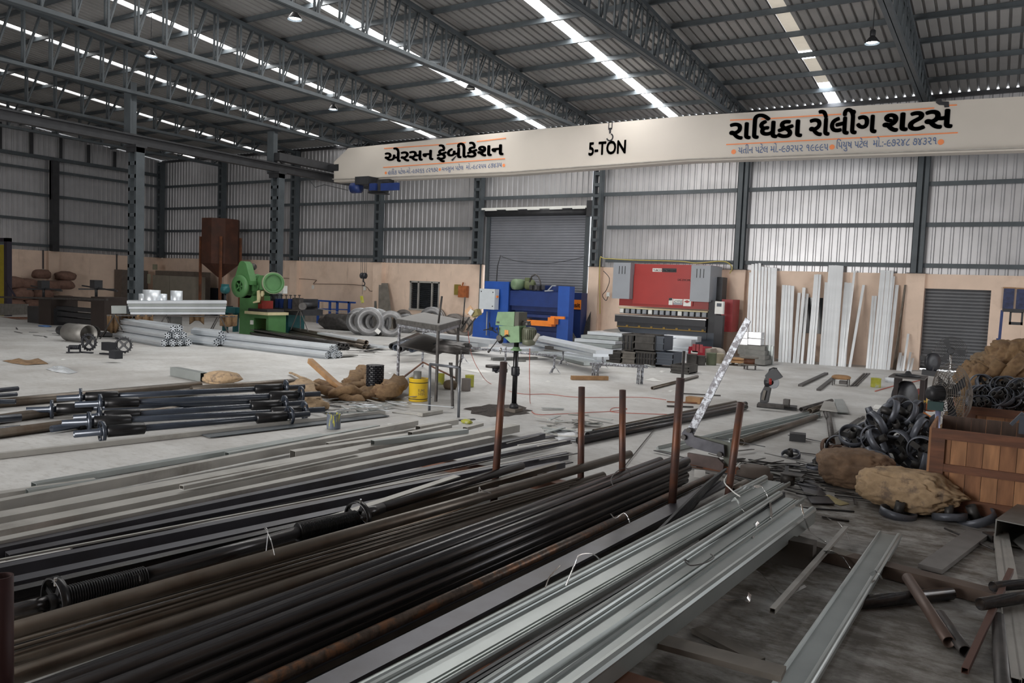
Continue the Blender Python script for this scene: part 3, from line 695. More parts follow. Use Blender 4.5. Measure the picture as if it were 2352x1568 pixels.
# lettering plates
def plate_on(px0, py0, px1, py1, mt, nm, d=.004, yy=PY):
    a = ext(px0, py0, px1, py1, yy); m = MB(); m.bx(a[0], a[1], yy-d, yy, a[2], a[3]); return m.build(nm, mt, pb)
plate_on(1499, 616, 1520, 624, M_WHITE, 'maker_plate', yy=PY); plate_on(1521, 616, 1554, 625, M_BLACK, 'name_plate', yy=PY)
lettering('TUBCO', P(1500, 622.6, PY-.006), P(1519, 623.0, PY-.006), M_RED, pb, PY-.008, height=.11, off=.02)
lettering('CNC MACHINES', P(1523, 623.4, PY-.006), P(1552.5, 624.4, PY-.006), M_WHITE, pb, PY-.008, height=.11, off=.02)
lettering('CNC SYNCHRO', P(1556, 644.5, PY-.07), P(1587, 645.5, PY-.07), M_WHITE, pb, PY-.064, height=.10, off=.02)
plate_on(1546, 686.5, 1568, 695, M_WHITE, 'sticker', yy=PY-.06); plate_on(1546, 695, 1568, 700, M_GREY, 'sticker_base', yy=PY-.06); plate_on(1569.5, 687, 1587, 703, M_WHITE, 'logo_sticker', yy=PY-.06); plate_on(1536, 685, 1545, 700, M_WHITE, 'side_sticker', yy=PY-.06)
c = P(1578, 692.5, PY-.07); m = MB(); m.add([c+Vector((x, 0, z)) for x, z in ((-.11, 0), (0, .05), (.11, 0), (0, -.05))], [(0, 1, 2, 3)]); m.build('logo', M_RED, pb, fixn=False)
c = P(1540, 688, PY-.07); m = MB(); m.add([c+Vector((x, 0, z)) for x, z in ((-.06, .05), (.06, .06), (.06, -.02), (-.06, -.03))], [(0, 1, 2, 3)]); m.build('logo', M_BLACK, pb, fixn=False)
lettering('-CYTIZ', P(1547, 694, PY-.07), P(1567, 694.6, PY-.07), M_BLACK, pb, PY-.068, height=.10, off=.02)

# ================================================================= BLUE PRESS
BY = 24.3
bp_ = thing('hydraulic_press', P(1200, 785, BY), 'dark blue hydraulic press with a green motor in front of the tall shutter', 'machine')
L0, L1, _, zt = ext(1113, 646, 1168, 690, BY)
zr = P(1290, 657, BY).z; R0, R1 = P(1281, 700, BY).x, P(1307, 700, BY).x
lx = P(1084, 770, BY).x
m = MB(); zf = P(1100, 716, BY).z
m.plate([(L0, BY, zt), (L1, BY, zt), (L1, BY, 0), (lx, BY, 0), (lx+.05, BY, zf-.35), (L0-.02, BY, zf), ], .06, (0, 1, 0)); m.build('left_side_frame', M_BLUE, bp_)
m = MB(); m.bx(R0, R1, BY, BY+.38, 0, zr); m.build('right_side_frame', M_BLUE, bp_)
m = MB(); m.bx(L1-.1, L1, BY+.06, BY+1.1, 0, zt); m.build('inner_frame', M_BLUED, bp_)
a = ext(1168, 669, 1284, 704, BY)
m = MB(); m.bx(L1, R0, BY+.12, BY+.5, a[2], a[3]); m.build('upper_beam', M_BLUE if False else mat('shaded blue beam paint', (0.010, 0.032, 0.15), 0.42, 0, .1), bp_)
m = MB(); m.bx(L1, R0, BY+.7, BY+1.1, a[2]-.0, P(1230, 654, BY).z); m.build('back_tank', M_BLUED, bp_)
m = MB(); m.bx(L1-.05, R0+.05, BY+.52, BY+.56, .3, a[3]); m.build('back_plate', M_BLUED, bp_)
b_ = ext(1168, 704, 1284, 715, BY); m = MB(); m.bx(L1, R0, BY+.25, BY+.45, b_[2], b_[3]); m.build('blade_beam', M_BLUED, bp_)
b_ = ext(1168, 722, 1284, 728, BY); m = MB(); m.bx(L1, R0, BY-.1, BY+.7, b_[2], b_[3]); m.build('table', M_BLUED, bp_)
b_ = ext(1168, 748, 1284, 775, BY); m = MB(); m.bx(L1, R0, BY+.3, BY+.8, 0.01, b_[3]-.2); m.build('lower_beam', M_BLUED, bp_)
b_ = ext(1198, 735, 1278, 747, BY); m = MB(); m.bx(b_[0], b_[1], BY-.35, BY-.05, b_[2], b_[3]); c = P(1268, 738, BY-.3); m.bx(c.x-.12, c.x+.14, BY-.40, BY-.1, c.z-.10, c.z+.14); m.bar(c+Vector((-.05, 0, .14)), P(1297, 730, BY-.3), .08, .09)
m.build('back_gauge', M_ORNG, bp_)
m = MB(); m.bx(b_[0]+.1, b_[0]+.5, BY-.3, BY-.1, b_[3], b_[3]+.06); m.build('gauge_slide', M_SCRAP, bp_)
c = P(1190, 653, BY+.3); m = MB(); m.lathe(c+Vector((0, -.3, 0)), [(.10, -.02), (.19, 0), (.20, .06), (.20, .40), (.12, .46)], 22, (.35, 1, 0)); m.build('motor', M_OLIVE if False else mat('dusty green motor', (.15, .22, .13), .55, 0, .15, 8), bp_)
c = P(1208, 654, BY+.3); m = MB(); m.lathe(c, [(.17, 0), (.19, .05), (.19, .3), (.1, .36)], 18, (1, .2, 0)); m.box(c+Vector((.1, 0, .2)), (.2, .2, .12)); m.build('pump', mat('dark olive pump', (.085, .105, .045), .6, 0, .2, 8), bp_)
m = MB()
for i in range(5): c = P(1222+i*6, 660+(i % 2)*2, BY+.2); m.box(c, (.12, .2, .16), rz=i)
m.build('valve_block', M_STEELD, bp_)
m = MB(); m.tube([P(x, y, BY+.2) for x, y in ((1217, 660), (1217, 646), (1222, 634), (1230, 630), (1237, 635), (1241, 648), (1243, 660))], .028, 8); m.build('hose', M_SCRAP, bp_)
m = MB(); c = P(1258, 668, BY+.1); m.bar(c, P(1269, 656, BY+.1), .05, .04); m.bar(P(1269, 656, BY+.1), P(1277, 656, BY+.1), .05, .04); m.bar(P(1252, 668, BY+.1), P(1270, 667, BY+.1), .08, .04); m.build('bracket', M_GREY, bp_)
a = ext(1101, 663, 1136, 710, BY-.4)
m = MB(); m.bx(a[0], a[1], BY-.40, BY-.12, a[2], a[3]); cb = m.build('control_cabinet', mat('pale control cabinet', (.50, .54, .57), .5, 0, .04), bp_)
q = MB(); q.box(((a[1]+.02), BY-.25, (a[2]+a[3])/2+.1), (.05, .08, .08)); q.build('main_switch', M_ORNG, bp_)
q = MB()
for x, z in ((a[0]+.08, a[3]-.1), (a[1]-.08, a[3]-.12), (a[1]-.08, a[2]+.12)): q.lathe((x, BY-.41, z), [(.022, 0), (.022, .02)], 10, (0, 1, 0))
q.build('lock', M_BLACK, bp_)
m = MB(); m.rod(P(1119, 715, BY-.2), P(1117, 770, BY-.2), .025, 8); m.build('conduit', M_GREY, bp_)
m = MB(); c = P(1125, 742, BY-.1)
for q in ((1110, 758), (1140, 764), (1124, 740)): m.rod(P(1126, 755, BY-.15), P(q[0], q[1], BY-.4), .02, 6)
m.lathe(P(1126, 755, BY-.25), [(.07, 0), (.07, .1)], 14, (0, 1, 0)); m.build('handwheel', M_STEELD, bp_)

# ================================================================= GREEN POWER PRESS
GPY = 18.3
gp = thing('power_press', G(585, 768), 'bright green mechanical power press with flywheel at the left', 'machine')
c0 = G(552, 766); X_, Y_ = c0.x, c0.y
def gq(px, py, dy=0.0): return P(px, py, Y_+dy)
a = ext(550, 678, 582, 766, Y_); 
m = MB(); m.bx(a[0], a[1], Y_, Y_+.75, 0, a[3]); 
m.plate([gq(578, 640), gq(600, 640), gq(592, 664), gq(574, 684), gq(556, 684), gq(556, 664)], .75, (0, 1, 0)); m.build('body_column', M_GREEN, gp)
b_ = ext(574, 722, 619, 766, Y_+.05)
m = MB(); m.bx(a[1], b_[0]+.28, Y_+.0, Y_+.8, 0, b_[3]); zz = ext(592, 731, 614, 760, Y_)
m.bx(b_[0]+.28, b_[1], Y_+.0, Y_+.8, zz[3], b_[3]); m.bx(b_[1]-.12, b_[1], Y_, Y_+.8, 0, zz[3]); m.bx(b_[0]+.28, b_[1]-.12, Y_+.7, Y_+.8, 0, zz[3]); m.build('pedestal', M_GREEN, gp)
m = MB(); m.bx(b_[0]+.29, b_[1]-.125, Y_+.62, Y_+.69, 0, zz[3]-.01); m.build('orange_recess', mat('orange red lining', (.50, .09, .02), .6), gp)
m = MB(); m.bx(b_[0]-.12, b_[1]+.08, Y_-.1, Y_+.85, b_[3], b_[3]+.10); m.build('bolster', M_CREAM, gp)
m = MB(); m.bx(b_[0]-.02, b_[1]-.05, Y_-.02, Y_+.75, b_[3]+.10, b_[3]+.2); m.build('die_plate', M_STEELD, gp)
m = MB(); k = ext(575, 690, 592, 708, Y_); m.bx(k[0], k[1], Y_+.2, Y_+.7, k[2], k[3]); m.build('red_throat', mat('deep red paint', (.28, .03, .02), .6), gp)
m = MB(); m.box(gq(580, 740)+Vector((0, -.03, 0)), (.11, .06, .15)); m.build('switch_box', M_WHITE, gp)
# belt guard: tall teardrop on the left
m = MB()
pl = [(535, 652), (549, 604), (553, 599), (560, 600), (565, 606), (575, 645), (575, 654)]
m.plate([gq(x, y, -.35) for x, y in pl], .28, (0, 1, 0)); m.build('belt_guard', M_GREEN, gp)
c = gq(552, 657, -.4)
m = MB(); m.ringp(c, .40, .20, .14, (0, 1, 0), 34); m.build('flywheel', M_GREEN, gp)
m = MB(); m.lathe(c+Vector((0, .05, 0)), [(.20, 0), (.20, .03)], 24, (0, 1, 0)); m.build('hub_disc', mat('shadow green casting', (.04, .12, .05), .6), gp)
for i in range(5):
    q = MB(); a_ = i*2*PI/5; q.bar(c+Vector((.04*math.cos(a_), 0, .04*math.sin(a_))), c+Vector((.21*math.cos(a_), 0, .21*math.sin(a_))), .05, .06, up=(0, 1, 0)); q.build('spoke', M_GREEN, gp)
m = MB(); m.lathe(gq(567, 612, 0), [(.05, -.02), (.12, 0), (.12, .3), (.08, .36)], 18, (1, .3, 0)); m.box(gq(575, 622, .1), (.14, .2, .3)); m.build('motor', M_SCRAP, gp)
m = MB(); m.lathe(gq(572, 645, .1), [(.14, 0), (.16, .02), (.16, .30), (.14, .32)], 18, (1, 0, 0)); m.build('gear', M_STEELD, gp)
m = MB(); m.lathe(gq(584, 645, .1), [(.22, 0), (.25, .03), (.25, .18), (.2, .2)], 22, (1, 0, 0)); m.box(gq(591, 655, .1), (.20, .5, .42)); m.build('crank_housing', M_GREEN, gp)
m = MB(); m.lathe(gq(600, 645, .1), [(.16, 0), (.20, .02), (.20, .16), (.16, .2)], 22, (1, 0, 0)); m.build('connecting_rod', M_GREENL if False else M_GREEN, gp)
m = MB(); m.box(gq(613, 649, .1), (.17, .5, .50)); m.build('right_housing', M_GREEN, gp)
c = gq(627, 650, .1); m = MB(); m.ringp(c, .37, .29, .20, (.9, -.45, 0), 34); m.lathe(c, [(.29, 0), (.29, .02)], 30, (.9, -.45, 0)); m.build('right_flywheel', M_GREEN, gp)
m = MB(); m.ringp(c, .385, .37, .205, (.9, -.45, 0), 34); m.build('flywheel_rim', mat('worn grey green rim', (.30, .34, .22), .5), gp)
m = MB(); m.plate([gq(x, y, -.1) for x, y in ((590, 668), (595, 666), (597, 680), (594, 694), (581, 696), (581, 693), (590, 690))], .05, (0, 1, 0)); m.plate([gq(x, y, -.1) for x, y in ((600, 668), (604, 668), (605, 676), (601, 681), (599, 676))], .05, (0, 1, 0)); m.build('guard_rods', M_CREAM, gp)
m = MB(); m.box(gq(600, 680, .25), (.12, .16, .55)); m.build('ram', mat('bronze ram', (.14, .09, .03), .5, .3), gp)

# roll forming machine behind it
ry = 20.3
rf = thing('roll_forming_machine', P(660, 765, ry), 'dark roll forming machine on a teal base right of the green press', 'machine')
a = ext(604, 718, 668, 752, ry); 
m = MB(); m.bx(P(618, 735, ry).x, P(662, 735, ry).x, ry, ry+.8, 0, P(640, 719, ry).z); m.build('base', M_TEAL, rf)
m = MB(); a = ext(622, 708, 700, 722, ry); m.bx(a[0], a[1], ry-.1, ry+.9, a[2], a[3]); m.build('bed', M_STEELD, rf)
for i in range(7):
    px = 624+i*10; a = ext(px, 686, px+7, 709, ry); m = MB(); m.bx(a[0], a[1], ry-.05, ry+.85, a[2], a[3]); m.build('roll_stand', M_BLUED if i % 3 else M_STEELD, rf)
    m = MB(); c = P(px+3.5, 683, ry+.1); m.rod(c-Vector((0, 0, .06)), c+Vector((0, 0, .10)), .02, 6); m.rod(c+Vector((-.07, 0, .08)), c+Vector((.07, 0, .08)), .015, 6); m.build('adjusting_screw', M_SCRAP, rf)
    m = MB(); m.lathe(P(px+9, 700, ry), [(.10, 0), (.10, .7)], 14, (0, 1, 0)); m.build('roller', M_STEELD, rf)
a = ext(676, 684, 692, 712, ry-.1); m = MB(); m.bx(a[0], a[1], ry-.2, ry, a[2], a[3]); m.build('entry_plate', M_SCRAP, rf)
c = P(697, 703, ry-.3); m = MB(); m.lathe(c, [(.05, -.05), (.13, 0), (.13, .22)], 16, (.6, -.8, 0)); m.build('motor', M_SCRAP, rf)
m = MB(); m.bar(P(645, 712, ry-.5), P(692, 713, ry-.5), .05, .04)
for a, b in (((646, 713), (628, 752)), ((686, 713), (668, 757)), ((690, 714), (708, 762)), ((690, 714), (690, 757))): m.rod(P(a[0], a[1], ry-.5), P(b[0], b[1], ry-.6), .018, 6)
m.build('trestle', M_SCRAP, rf)
a = ext(628, 656, 643, 680, ry+.3); t = thing('grinder_cabinet', P(636, 680, ry), 'small black and white switch cabinet on the inner column', 'switch box')
m = MB(); m.bx(a[0], a[1], ry-.05, ry+.2, a[2], a[3]); m.build('case', M_STEELD, t); a = ext(643, 656, 653, 674, ry); m = MB(); m.bx(a[0], a[1], ry-.05, ry+.15, a[2], a[3]); m.build('white_switch', M_WHITE, t)
one('blue_jug', MB().lathe(G(682, 754), [(.10, 0), (.13, .04), (.12, .28), (.04, .38), (.04, .42)], 14), mat('blue plastic', (.03, .14, .42), .4), 'blue plastic jug on the floor beneath the roll forming machine', 'jug')
one('metal_strip', MB().sweep([P(704, 695, 22.2), P(730, 708, 22.4), P(770, 716, 22.6), P(830, 722, 22.6)], rect(.22, .006)), M_DIRTY, 'grey steel strip running from the coils into the roll forming machine', 'metal strip')
t = thing('blue_stand', G(735, 750), 'blue steel frame stand near the back wall with strip over it', 'stand')
by = G(731, 742).y; m = MB()
pts = {'a': (731, 690), 'b': (774, 692), 'c': (757, 692), 'd': (815, 696)}
m.bar(P(728, 690, by), P(816, 695, by), .08, .08); m.bar(P(730, 709, by), P(800, 711, by), .05, .05); m.build('rail', M_BLUE, t)
for px in (731, 758, 775, 802):
    q = MB(); tp = P(px, 691, by); q.bx(tp.x-.05, tp.x+.05, by-.04, by+.04, 0, tp.z-.03); q.build('leg', M_BLUE, t)
# green drill like machine left of press
t = thing('small_drill', P(520, 700, 19.5), 'dark green small bench drill left of the green power press', 'machine')
m = MB(); c = P(517, 665, 19.5); m.lathe(c, [(.06, -.15), (.15, -.1), (.16, .1), (.08, .16)], 16, (1, 0, 0)); m.box(c+Vector((0, 0, .15)), (.2, .2, .12)); m.build('head', M_TEAL, t)
m = MB(); m.rod(P(517, 672, 19.5), P(517, 703, 19.5), .05, 8); m.bx(c.x-.22, c.x+.22, 19.4, 19.7, P(517, 706, 19.5).z, P(517, 702, 19.5).z); m.build('stand', M_STEELD, t)
m = MB(); a = ext(512, 705, 548, 718, 19.5); m.bx(a[0], a[1], 19.35, 19.75, a[2], a[3]); m.bx(a[0]+.1, a[0]+.2, 19.4, 19.6, 0, a[2]); m.bx(a[1]-.2, a[1]-.1, 19.4, 19.6, 0, a[2]); m.build('bench', M_TEAL, t)

# ================================================================= TANK, CABINETS, LEFT SIDE
t = thing('rusty_tank', P(512, 700, 26), 'tall rusty brown hopper tank on legs near the back wall', 'tank')
a = ext(470, 504, 553, 606, 26.0); cx, cy = (a[0]+a[1])/2, 25.9; w = (a[1]-a[0])*.30
sq = [(1, .45), (.45, 1), (-.45, 1), (-1, .45), (-1, -.45), (-.45, -1), (.45, -1), (1, -.45)]
m = MB(); n = 8
for z, s_ in ((a[2], 1), (a[3], 1)):
    for x, y in sq: m.v.append(Vector((cx+x*w*s_, cy+y*w*s_, z)))
zt_ = P(512, 637, 26).z
for x, y in sq: m.v.append(Vector((cx+x*w*.12, cy+y*w*.12, zt_)))
for j in range(8):
    m.f.append([j, (j+1) % 8, 8+(j+1) % 8, 8+j]); m.sm.append(False); m.f.append([16+j, 16+(j+1) % 8, (j+1) % 8, j]); m.sm.append(False)
m.f.append([8+j for j in range(8)]); m.sm.append(False); m.f.append([16+j for j in range(8)]); m.sm.append(False)
m.build('hopper', mat('deep rust plate', (.085, .031, .018), .75, 0, .22, 2.5, .1, (.05, .024, .017), .55, .12), t)
for x, y in ((-1, -.7), (1, -.7), (-1, .7), (1, .7)):
    q = MB(); q.bx(cx+x*w*.93-.05, cx+x*w*.93+.05, cy+y*w-.05, cy+y*w+.05, 0, a[3]-.9); q.build('leg', M_RUST, t)
cx0 = 26.6
t = thing('store_cabinet', P(390, 690, 26.8), 'large khaki steel cabinets standing in the far left corner', 'cabinet')
m = MB(); a = ext(278, 617, 345, 700, 25.6); m.bx(P(345, 640, 25.6).x, P(434, 640, 25.6).x, 25.9, 26.9, 0, P(390, 622, 25.9).z); m.build('rear_cabinet', mat('dark khaki paint', (.14, .115, .095), .7), t)
b_ = ext(347, 632, 385, 700, 25.0); m = MB(); m.bx(b_[0], b_[1], 25.1, 25.85, 0, b_[3]); m.build('left_door', M_CAB, t)
b_ = ext(386, 634, 438, 700, 25.0); m = MB(); m.bx(b_[0], b_[1], 25.1, 25.85, 0, b_[3]); m.build('right_door', M_CAB, t)
m = MB(); m.box(P(342, 640, 25.05), (.2, .05, .5)); m.box(P(356, 613, 26.5), (.3, .1, .3)); m.build('socket_panel', M_WHITE if False else mat('grey green socket', (.30, .30, .22), .6), t)
t = thing('grey_locker', (X0+.6, 22.7, 0), 'plain dark grey locker against the left wall behind the inner column', 'cabinet')
q0, q1 = on(280, 640, 0, X0+.8), on(340, 640, 0, X0+.8)
m = MB(); m.bx(X0+.1, X0+.8, q0.y, q1.y, 0, on(300, 620, 0, X0+.8).z); m.build('body', mat('locker brown grey', (.13, .105, .09), .7), t)
one('black_board', MB().bx(P(440, 680, 26.9).x, P(515, 680, 26.9).x, 26.9, 27.0, .0, P(470, 660, 26.9).z), M_BLACK, 'low black board standing under the rusty tank', 'board')
for px, py, y2, lab in ((99, 574, 620, 'short vertical conduit with socket on the left wall above the sacks'), (268, 583, 632, 'vertical conduit with socket on the left wall beside the locker')):
    a, b = on(px, py, 0, X0+.03), on(px, y2, 0, X0+.03)
    t = thing('wall_conduit', b, lab, 'conduit'); m = MB(); m.rod(a, b, .035, 6); m.build('pipe', M_STEELD, t); m = MB(); m.box(b-Vector((0, 0, .1)), (.07, .18, .3)); m.build('socket', M_WHITE, t)

# heaped sacks far left
def blob(c, d, seed, rz=0, k=.18, lump=1.7, tiez=0, sub=3, flat=.0, wr=.0):
    bm = bmesh.new(); bmesh.ops.create_icosphere(bm, subdivisions=sub, radius=1)
    m = MB(); rot = Matrix.Rotation(rz, 3, 'Z')
    for v in bm.verts:
        p = v.co.copy(); n = noise.noise(p*lump+Vector((seed*3.1, seed, 0)))*k + noise.noise(p*lump*3.1+Vector((seed, 0, seed)))*k*.35
        if wr: n -= wr*(1-abs(noise.noise(p*3.3+Vector((seed*1.7, 0, seed))))*2.2)**3 + wr*.5*(1-abs(noise.noise(Vector((p.x*3, p.y*8, p.z*8))+Vector((seed, seed, 0))))*2.2)**3
        q = p*(1+n); e = .72
        q = Vector((math.copysign(abs(q.x)**e, q.x), math.copysign(abs(q.y)**e, q.y), math.copysign(abs(q.z)**.85, q.z)))
        if tiez and q.x > .6: q.y *= 1-(q.x-.6)*1.3; q.z *= 1-(q.x-.6)*1.5; q.x += (q.x-.6)*tiez
        q = Vector((q.x*d[0]/2, q.y*d[1]/2, max(q.z, -.8)*d[2]/2))
        m.v.append(Vector(c) + rot @ q)
    for f in bm.faces: m.f.append([v.index for v in f.verts]); m.sm.append(True)
    bm.free(); return m
def blob_on(px, py, z, d, seed, rz=0, **kw):
    g = G(px, py, z); return blob(g+Vector((0, 0, d[2]*.4)), d, seed, rz, **kw)
sackspots = [(30, 702, 0, 1.5, .65), (75, 704, 0, 1.4, .65), (125, 706, 0, 1.5, .6), (5, 690, .55, 1.4, .6), (48, 688, .55, 1.5, .65), (95, 690, .55, 1.4, .6), (150, 700, .35, 1.4, .5), (30, 672, 1.1, 1.4, .6), (62, 670, 1.1, 1.3, .55), (112, 676, 1.0, 1.5, .6), (145, 668, 1.1, 1.5, .5), (95, 655, 1.6, 1.2, .5), (150, 653, 1.55, 1.3, .5)]
BYL = 16.5
rowlab = ['bottom row', 'middle row', 'upper row', 'top of heap']
cnt = {}
for i, (px, py, z, w, h_) in enumerate(sackspots):
    row = 0 if z < .3 else 1 if z < .9 else 2 if z < 1.4 else 3; cnt[row] = cnt.get(row, 0)+1
    x = X0+1.4-row*.2; yv = on(px, 690, 0, x).y
    m = blob((x, yv, z+h_*.42), (1.0, w*.70, h_), i+1, R.uniform(-.4, .4), k=.22)
    one('jute_sack', m, M_SACKD, 'filled brown sack by the left wall, %s from the left, %s' % (ORD[cnt[row]-1], rowlab[row]), 'sack', 'brown sacks heaped by the left wall')

# ================================================================= FOREGROUND STOCK PILE
def stock(name, mt, far, near, z, kind, w, h=None, label='', cat='bar', group=None, L=None, thick=.004, z2=None, n=14, wob=0.0, parent=None):
    A = G(*far, z); B = G(*near, z if z2 is None else z2)
    if L is not None: B = A + (B-A).normalized()*L
    m = MB(); pts = [A, B]
    if wob:
        d = (B-A); s_ = Vector((0, 0, 1)); pts = [A+d*t+s_*wob*math.sin(PI*t)+d.cross(s_).normalized()*wob*math.sin(2*PI*t) for t in [i/10 for i in range(11)]]
    if kind == 'pipe': m.tube(pts, w, n, hollow=thick if thick < w*.4 else w*.15)
    elif kind == 'rod': m.tube(pts, w, 8)
    elif kind == 'box': m.sweep(pts, rect(w, h), hollow=rect(w-.006, h-.006))
    elif kind == 'flat': m.sweep(pts, rect(w, h))
    elif kind == 'angle':
        t = .006; m.sweep(pts, [(-w/2, h/2), (w/2, h/2), (w/2, -h/2), (w/2-t, -h/2), (w/2-t, h/2-t), (-w/2, h/2-t)])
    elif kind == 'channel':
        t = .006; m.sweep(pts, [(-w/2, h/2), (w/2, h/2), (w/2, -h/2), (w/2-t, -h/2), (w/2-t, h/2-t), (-w/2+t, h/2-t), (-w/2+t, -h/2), (-w/2, -h/2)])
    elif kind == 'guide':      # wide shutter guide: rolled bead, flat web, stepped grooves
        pr = [(w/2, 0), (w/2, .03), (w/2-.012, .036)]
        pr += [(w/2-.02, .01), (w/2-.05, .01), (w/2-.052, .002), (w/2-.062, .002), (w/2-.064, .010), (w/2-.074, .010), (w/2-.076, .002), (w/2-.086, .002), (w/2-.088, .010), (-w/2+.055, .010)]
        pr += [(-w/2+.028+.027*math.cos(a), .03+.027*math.sin(a)) for a in [math.radians(q) for q in range(-30, 215, 25)]]
        pr += [(-w/2, 0)]; pr = [(-x, y) for x, y in pr]
        m.sweep(pts, pr)
    o = m.build(name, mt, parent)
    if parent is None: tag(o, label, cat, group)
    return o
M_WOODD = mat('dark grey timber', (.06, .052, .045), .8, 0, .25, 4)
# timber sleepers that carry the pile
for y, lab in ((6.9, 'heavy timber sleeper under the far ends of the black pipe pile'), (3.2, 'reddish timber sleeper under the galvanised channels at the bottom')):
    one('timber_sleeper', MB().bx(-5.9, -2.95 if y > 6 else -3.0, y-.08, y+.08, 0, .10), M_WOOD, lab, 'timber')
one('timber_sleeper', MB().bx(-1.95, -1.08, 6.1, 6.24, 0, .20), M_WOODD, 'grey timber block under the far end of the galvanised channels', 'timber')
q0 = G(1545, 1503, .16)
one('timber_block', MB().bx(-2.3, q0.x+.62, 3.18, 3.52, 0.0, .16), M_WOOD, 'red brown timber block sticking out under the channels at the bottom edge', 'timber')
one('plank', MB().bar(G(1500, 1468, .18), G(1800, 1548, .18), .13, .03), M_WOODG, 'weathered plank lying across the red brown timber block', 'plank')
one('plank', MB().bar(G(1600, 1445, .02), G(1745, 1520, .02), .09, .03), M_WOODG, 'thinner weathered plank on the floor beside the red brown timber block', 'plank')

# bound bundle of black pipes
A0 = G(1585, 1055, .339); B0 = G(800, 1366, .339); dr = (B0-A0).normalized(); sd = Vector((dr.y, -dr.x, 0)); sd = sd if sd.x < 0 else -sd
layer = ['top', 'second', 'third', 'fourth', 'bottom']
for i in range(5):
    z = .339-.0735*i
    for j in range(4 if i else 3):
        off = .0855*j + (.043 if i % 2 else 0) - (.05 if i == 1 else 0) + (.03 if (i == 0 and j) else 0)
        a = A0 + sd*off + dr*(R.uniform(-.02, .1) + (.28 if (i == 0 and j == 2) else .12 if (i == 0 and j == 1) else 0)); a.z = z
        m = MB().tube([a, a+dr*6.2], .0405, 16, hollow=.004)
        one('steel_pipe', m, M_PIPE, 'black steel pipe in the bound bundle, %s layer, %s from the right' % (layer[i], ORD[j]), 'pipe', 'black pipes in the bound bundle')
# tie wires
def wire(pts, r, label, mt=None, grp=None):
    out = []
    for i in range(len(pts)-1):
        p0, p1, p2, p3 = pts[max(i-1, 0)], pts[i], pts[i+1], pts[min(i+2, len(pts)-1)]
        for q in range(4):
            t = q/4; out.append(.5*((2*p1)+(-p0+p2)*t+(2*p0-5*p1+4*p2-p3)*t*t+(-p0+3*p1-3*p2+p3)*t**3))
    out.append(pts[-1])
    return one('tie_wire', MB().tube(out, r, 5), mt or M_SCRAP, label, 'wire', grp)
wire([G(1408, 1115, .40), G(1404, 1098, .43), G(1420, 1080, .42), G(1440, 1075, .43), G(1448, 1090, .40)], .004, 'thin wire loop on top of the bound black pipes')
wire([G(1403, 1180, .45), G(1414, 1190, .5), G(1432, 1178, .52), G(1443, 1190, .48), G(1446, 1200, .46)], .004, 'bright twisted wire above the rust flecked pipe', M_TAPE)
wire([G(1252, 1350, .36), G(1262, 1325, .42), G(1275, 1310, .45), G(1288, 1298, .48)], .004, 'bent wire standing up near the bead of the first galvanised channel', M_TAPE)
wire([G(1300, 1345, .36), G(1318, 1300, .40), G(1330, 1275, .44), G(1360, 1272, .42), G(1378, 1285, .36)], .004, 'curled wire over the wide blue black flat bar', M_TAPE)
wire([G(611, 1268, .42), G(615, 1220, .5), G(608, 1212, .5), G(622, 1240, .48), G(631, 1275, .42)], .003, 'crossed pale wires standing on the brown angle', M_TAPE)
wire([G(1101, 1140, .40), G(1101, 1118, .46), G(1105, 1125, .44), G(1128, 1132, .42)], .004, 'forked bright wire on the rusty flat strip', M_TAPE)
wire([G(1583, 1290, .36), G(1572, 1285, .37), G(1585, 1298, .37), G(1620, 1292, .37), G(1640, 1280, .38), G(1632, 1272, .38)], .004, 'coiled dark wire on the second galvanised channel')
wire([G(1700, 1062, .34), G(1664, 1100, .36), G(1680, 1125, .37), G(1700, 1140, .37)], .006, 'white cord hanging from the last rusty stake onto the channel', M_PAPER)

# brown pipes, angles, flats, strips of the left half of the pile
stock('steel_pipe', M_PIPEB, (1446, 1043), (600, 1285), .385, 'pipe', .042, label='long brown steel pipe lying on top at the left of the black bundle', cat='pipe', L=5.9)
stock('steel_pipe', M_PIPEB, (1385, 1092), (800, 1276), .25, 'pipe', .040, label='brown pipe just left of the bound bundle, upper of two', cat='pipe', L=5.4)
stock('steel_pipe', M_PIPEB, (1390, 1100), (800, 1297), .25, 'pipe', .040, label='brown pipe just left of the bound bundle, lower of two', cat='pipe', L=5.4)
for i in range(4):
    stock('steel_rod', M_PIPEB, (1330-8*i, 1098+7*i), (600, 1302+10*i), .30, 'rod', .011, label='thin steel rod under the long brown pipe, %s from the left' % ORD[i], cat='rod', group='thin rods under the long brown pipe', L=5)
stock('brown_angle', M_PIPEB, (1283, 1070), (840, 1196), .28, 'angle', .06, .07, label='brown steel angle running beside the spring shaft', cat='angle bar', L=5.3)
stock('rusty_flat', M_RUSTY, (1268, 1088), (905, 1212), .245, 'flat', .14, .008, label='wide orange rusty flat strip between brown angle and long brown pipe', cat='flat bar', L=2.4)
stock('pale_strip', M_GALVD, (1277, 1083), (1225, 1106), .29, 'flat', .07, .008, label='short pale strip end lying on the rusty flat strip', cat='flat bar')
stock('brown_angle', M_GALVD, (1129, 1010), (0, 1252), .215, 'channel', .09, .085, label='dull brown channel with a bright lip, right of the big grey box tubes', cat='channel', L=6.4)
